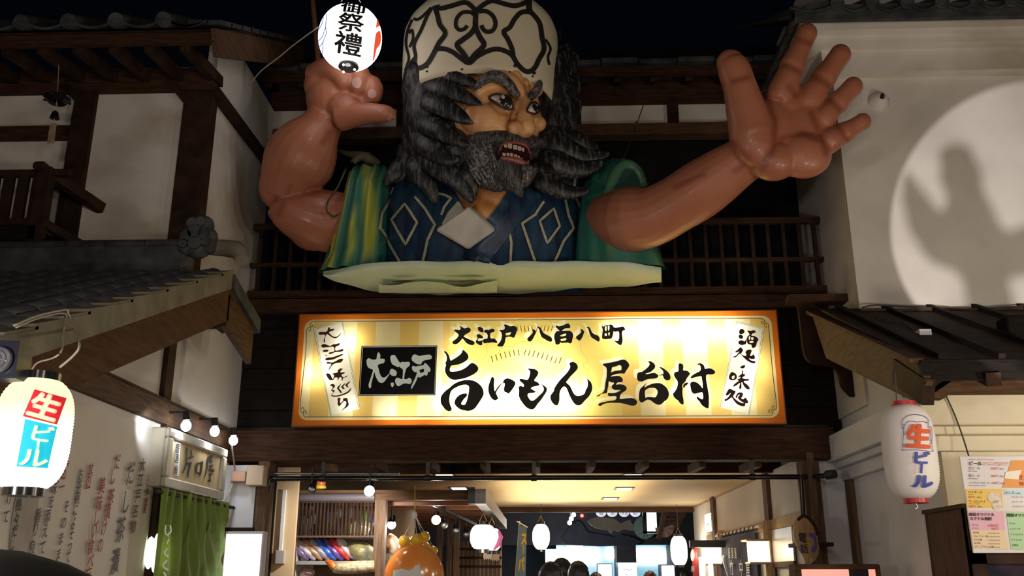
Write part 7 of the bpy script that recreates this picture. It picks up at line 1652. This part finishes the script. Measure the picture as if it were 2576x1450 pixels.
# red lamp, spot cluster
tag(obj('signal_lamp', MB().ball(P(1464, 1298, 23.46), .045, 12, 8), glow('red_glow', 3, (1, .08, .06)), None, smooth=True), 'tiny glowing red lamp on the dark far wall', 'lamp')
for i, (x, yv) in enumerate(((1443, 1296), (1437, 1306), (1433, 1316))):
    t = thing('spot_lamp', ('upper', 'middle', 'lower')[i]+' bright spot of the cluster under the far header beam', 'lamp', P(x, yv, 19), 'spot cluster in the far hall')
    obj('bulb', MB().ball(P(x, yv, 19), .045, 12, 8), bulb_m, t, smooth=True); obj('can', MB().tube([P(x+1, yv-4, 19.05), P(x+4, yv-8, 19.2)], .03, 8), M['black'], t); q = P(x+2, yv-6, 19.1); obj('stem', MB().tube([q, V(q.x, q.y, 4.3)], .008, 5), M['black'], t)
light('POINT', 'hall_light', (0.5, 21.5, 2.2), 60, (.8, .9, 1), .3); light('POINT', 'hall_light', (-.6, 19.5, 2.6), 16, (1, .85, .65), .2)
# round fan, box sign and ladder
t = thing('paper_fan', 'round pale green paper fan on the far wall', 'fan', P(1620, 1330, 23.4))
c = P(1622, 1328, 23.4); s_ = mpp(c)
obj('disc', MB().tube([c, c+V(0, .03, 0)], 28*s_, 32), mat('fan_green', (.22, .36, .26), (.28, .42, .32), 5, .7), t)
for k in range(14):
    a = k*2*math.pi/14; obj('rib', MB().bar(c+V(0, -.006, 0), c+V(27*s_*math.cos(a), -.006, 27*s_*math.sin(a)), .012, .01, (0, 1, 0)), mat('fan_rib', (.3, .42, .34), None, rough=.6), t)
t = thing('box_sign', 'white lit box sign in a dark frame before the green fan', 'sign', P(1637, 1320, 19.6))
obj('panel', MB().box(P(1626, 1300, 19.6).x, P(1652, 1300, 19.6).x, 19.58, 19.6, Z_(1338, 19.6), Z_(1291, 19.6)), whiteg, t)
for a, b in ((1617, 1626), (1651, 1654)): obj('frame', MB().box(P(a, 1300, 19.6).x, P(b, 1300, 19.6).x, 19.56, 19.7, Z_(1343, 19.6), Z_(1288, 19.6)), M['black_gloss'], t)
for a in (1620, 1650): q = P(a, 1290, 19.65); obj('hanger', MB().tube([q, V(q.x, q.y, 4.3)], .008, 5), M['black'], t)
obj('frame', MB().box(P(1617, 1300, 19.6).x, P(1654, 1300, 19.6).x, 19.56, 19.7, Z_(1343, 19.6), Z_(1338, 19.6)), M['black_gloss'], t)
t = thing('ladder', 'brown wooden ladder leaning under the right end of the header beam', 'ladder', P(1690, 1320, 18.4))
for a, b in (((1672, 1288), (1658, 1355)), ((1720, 1288), (1702, 1330))): obj('rail', MB().bar(P(*a, 18.3), P(*b, 18.7), .09, .05), M['wood_brown_z'], t)
for k in range(3): obj('rung', MB().bar(P(1672-k*4, 1296+k*11, 18.35+.08*k), P(1718-k*4, 1296+k*11, 18.35+.08*k), .05, .05), M['wood_brown_x'], t)
t = thing('paper_fan', 'red and white folding paper fan behind the ladder', 'fan', P(1670, 1335, 18.9))
c = P(1672, 1328, 18.9); obj('cord', MB().tube([c+V(0, .01, 0), V(c.x, c.y+.01, 4.3)], .006, 5), M['cord_dark'], t)
for k in range(9):
    a = math.pi+k*math.pi/8; a2 = a+math.pi/8; R_ = 24*mpp(c)
    obj('leaf', MB().prism([c, c+V(R_*math.cos(a), 0, R_*math.sin(a)), c+V(R_*math.cos(a2), 0, R_*math.sin(a2))], (0, .015, 0)), mat('fan_leaf', (.42, .22, .24) if k % 2 else (.5, .42, .42), None, rough=.7), t)
# blue banner with yellow lettering
yv2 = 16.0
t = thing('banner', 'blue-grey vertical banner with yellow characters hanging in the middle of the passage', 'banner', P(1312, 1450, yv2)+V(0, 0, -1))
obj('cloth', MB().prism([P(1306, 1322, yv2), P(1325, 1328, yv2), P(1322, 1455, yv2), P(1297, 1455, yv2)], (0, .01, 0)), mat('banner_blue', (.10, .20, .40), (.18, .29, .46), 3, .7), t)
obj('rod', MB().tube([P(1300, 1313, yv2), P(1327, 1328, yv2)], .012, 8), M['white'], t); obj('pole', MB().tube([P(1307, 1312, yv2+.02), P(1296, 1460, yv2+.02)], .012, 8), M['white'], t)
b = MB(); fbn = to_plane(Y=yv2, off=.006)
put_char(b, 'ス', fbn, 1318, 1356, 15, 34, bold=.06); put_char(b, 'ー', fbn, 1316, 1384, 0, ux=(0, -28), uy=(-12, 0), bold=.05); put_char(b, 'パ', fbn, 1311, 1421, 17, 40, bold=.05)
obj('lettering', b, mat('banner_yellow', (.75, .52, .02), None, rough=.6), t)
# paper fringe decorations under the booth rail
for i, (px, py, Y) in enumerate(((1226, 1402, 12.6), (1246, 1405, 13.2))):
    c = P(px, py, Y); s_ = mpp(c); b = MB(); n = 8
    b.prism([c+V(-10*s_, 0, 10*s_), c+V(10*s_, 0, 10*s_)]+[c+V((10-k*20/n)*s_, 0, (-8 if k % 2 else -3)*s_) for k in range(n+1)], (0, .02, 0))
    tag(obj('paper_fringe', b, mat('fringe', (.6, .5, .38), None, rough=.8), None), ('near' if i == 0 else 'far')+' pale scalloped paper fringe below the globe lanterns', 'decoration', 'paper fringes')
# visitors
skin_p = mat('visitor_skin', (.45, .24, .16), None, rough=.55); hair_p = mat('visitor_hair', (.012, .010, .012), (.03, .024, .026), 14, .5); brown_h = mat('brown_hair', (.10, .04, .02), (.16, .07, .04), 14, .5)
def person(label, px, py, Y, turn, cloth, hm_=hair_p, h=None):
    top = P(px, py, Y); H = top.z; hs_ = H/7.4; t = thing('person', label, 'person', V(top.x, Y, 0), 'visitors in the passage')
    c = V(top.x, Y, H-hs_*.5); r = Matrix.Rotation(turn+math.pi, 3, 'Z')
    b = MB(); b.ball(c, (hs_*.36, hs_*.43, hs_*.5), 20, 14, r); b.ball(c+r@V(0, -hs_*.42, -hs_*.05), (hs_*.06, hs_*.09, hs_*.09), 10, 8)
    b.ball(c+r@V(0, -hs_*.22, -hs_*.3), (hs_*.2, hs_*.2, hs_*.2), 12, 8)
    for sx in (-1, 1): b.ball(c+r@V(sx*hs_*.36, 0, -hs_*.05), (hs_*.05, hs_*.09, hs_*.13), 10, 8)
    b.tube([c-V(0, 0, hs_*.3), c-V(0, 0, hs_*.85)], hs_*.2, 12)
    z = H
    b.tube([V(top.x, Y, H*.84), V(top.x, Y, H*.8), V(top.x, Y, H*.68), V(top.x, Y, H*.56), V(top.x, Y, H*.5)], [hs_*.35, hs_*.75, hs_*.72, hs_*.62, hs_*.68], 16, .6, (0, 1, 0))
    for sx in (-1, 1):
        d = r@V(sx, 0, 0)
        b.tube([V(top.x, Y, H*.81)+d*hs_*.75, V(top.x, Y, H*.64)+d*hs_*.95, V(top.x, Y-.1, H*.5)+d*hs_*.9], [hs_*.26, hs_*.2, hs_*.14], 10)
        b.tube([V(top.x, Y, H*.52)+d*hs_*.32, V(top.x, Y, H*.28)+d*hs_*.34, V(top.x, Y, .04)+d*hs_*.34], [hs_*.36, hs_*.25, hs_*.17], 12); b.ball(V(top.x, Y-.06, .04)+d*hs_*.34, (.05, .13, .045), 10, 6)
    body = organic('body', b, .022, 3, skin_p, t, 3)
    hb5 = MB(); hb5.ball(c+r@V(0, hs_*.07, hs_*.04), (hs_*.40, hs_*.45, hs_*.52), 34, 24, r)
    o = MB(); keep = []
    rnd = random.Random(int(px)); hv = [c+(v-c)*(1+rnd.uniform(-.05, .06)) for v in hb5.v]
    obj('hair', MB().add(hv, [f for f in hb5.f if sum((r.transposed()@(hv[i]-c)).y > -hs_*.22 or (hv[i]-c).z > hs_*.22 for i in f) >= 3]), hm_, t, smooth='all')
    for sx in (-1, 1): obj('eye', MB().ball(c+r@V(sx*hs_*.13, -hs_*.38, 0), hs_*.035, 8, 6), M['ink'], t)
    s = MB(); s.tube([V(top.x, Y, H*.835), V(top.x, Y, H*.8), V(top.x, Y, H*.68), V(top.x, Y, H*.5)], [hs_*.4, hs_*.82, hs_*.8, hs_*.78], 18, .62, (0, 1, 0))
    for sx in (-1, 1):
        d = r@V(sx, 0, 0); s.tube([V(top.x, Y, H*.815)+d*hs_*.7, V(top.x, Y, H*.66)+d*hs_*.95], [hs_*.33, hs_*.28], 12)
    obj('shirt', s, mat('shirt', cloth, None, rough=.8), t, smooth=True)
person('person with short black hair seen from behind, nearer of the overlapping pair', 1383, 1419, 7.4, .5, (.03, .03, .05)); person('person with black hair just behind the nearer left visitor', 1409, 1409, 9.6, .9, (.05, .05, .06))
person('person with cropped black hair walking away right of the pair', 1453, 1417, 8.4, .3, (.05, .05, .08)); person('person with dark hair low in front of the left lit case', 1498, 1443, 12.0, .2, (.05, .04, .05)); person('person with reddish brown hair right of the central lit case', 1634, 1440, 11.5, .1, (.2, .2, .22), brown_h)
person('person with dark hair at the far right of the hall', 1722, 1438, 18.6, -.3, (.04, .04, .06))
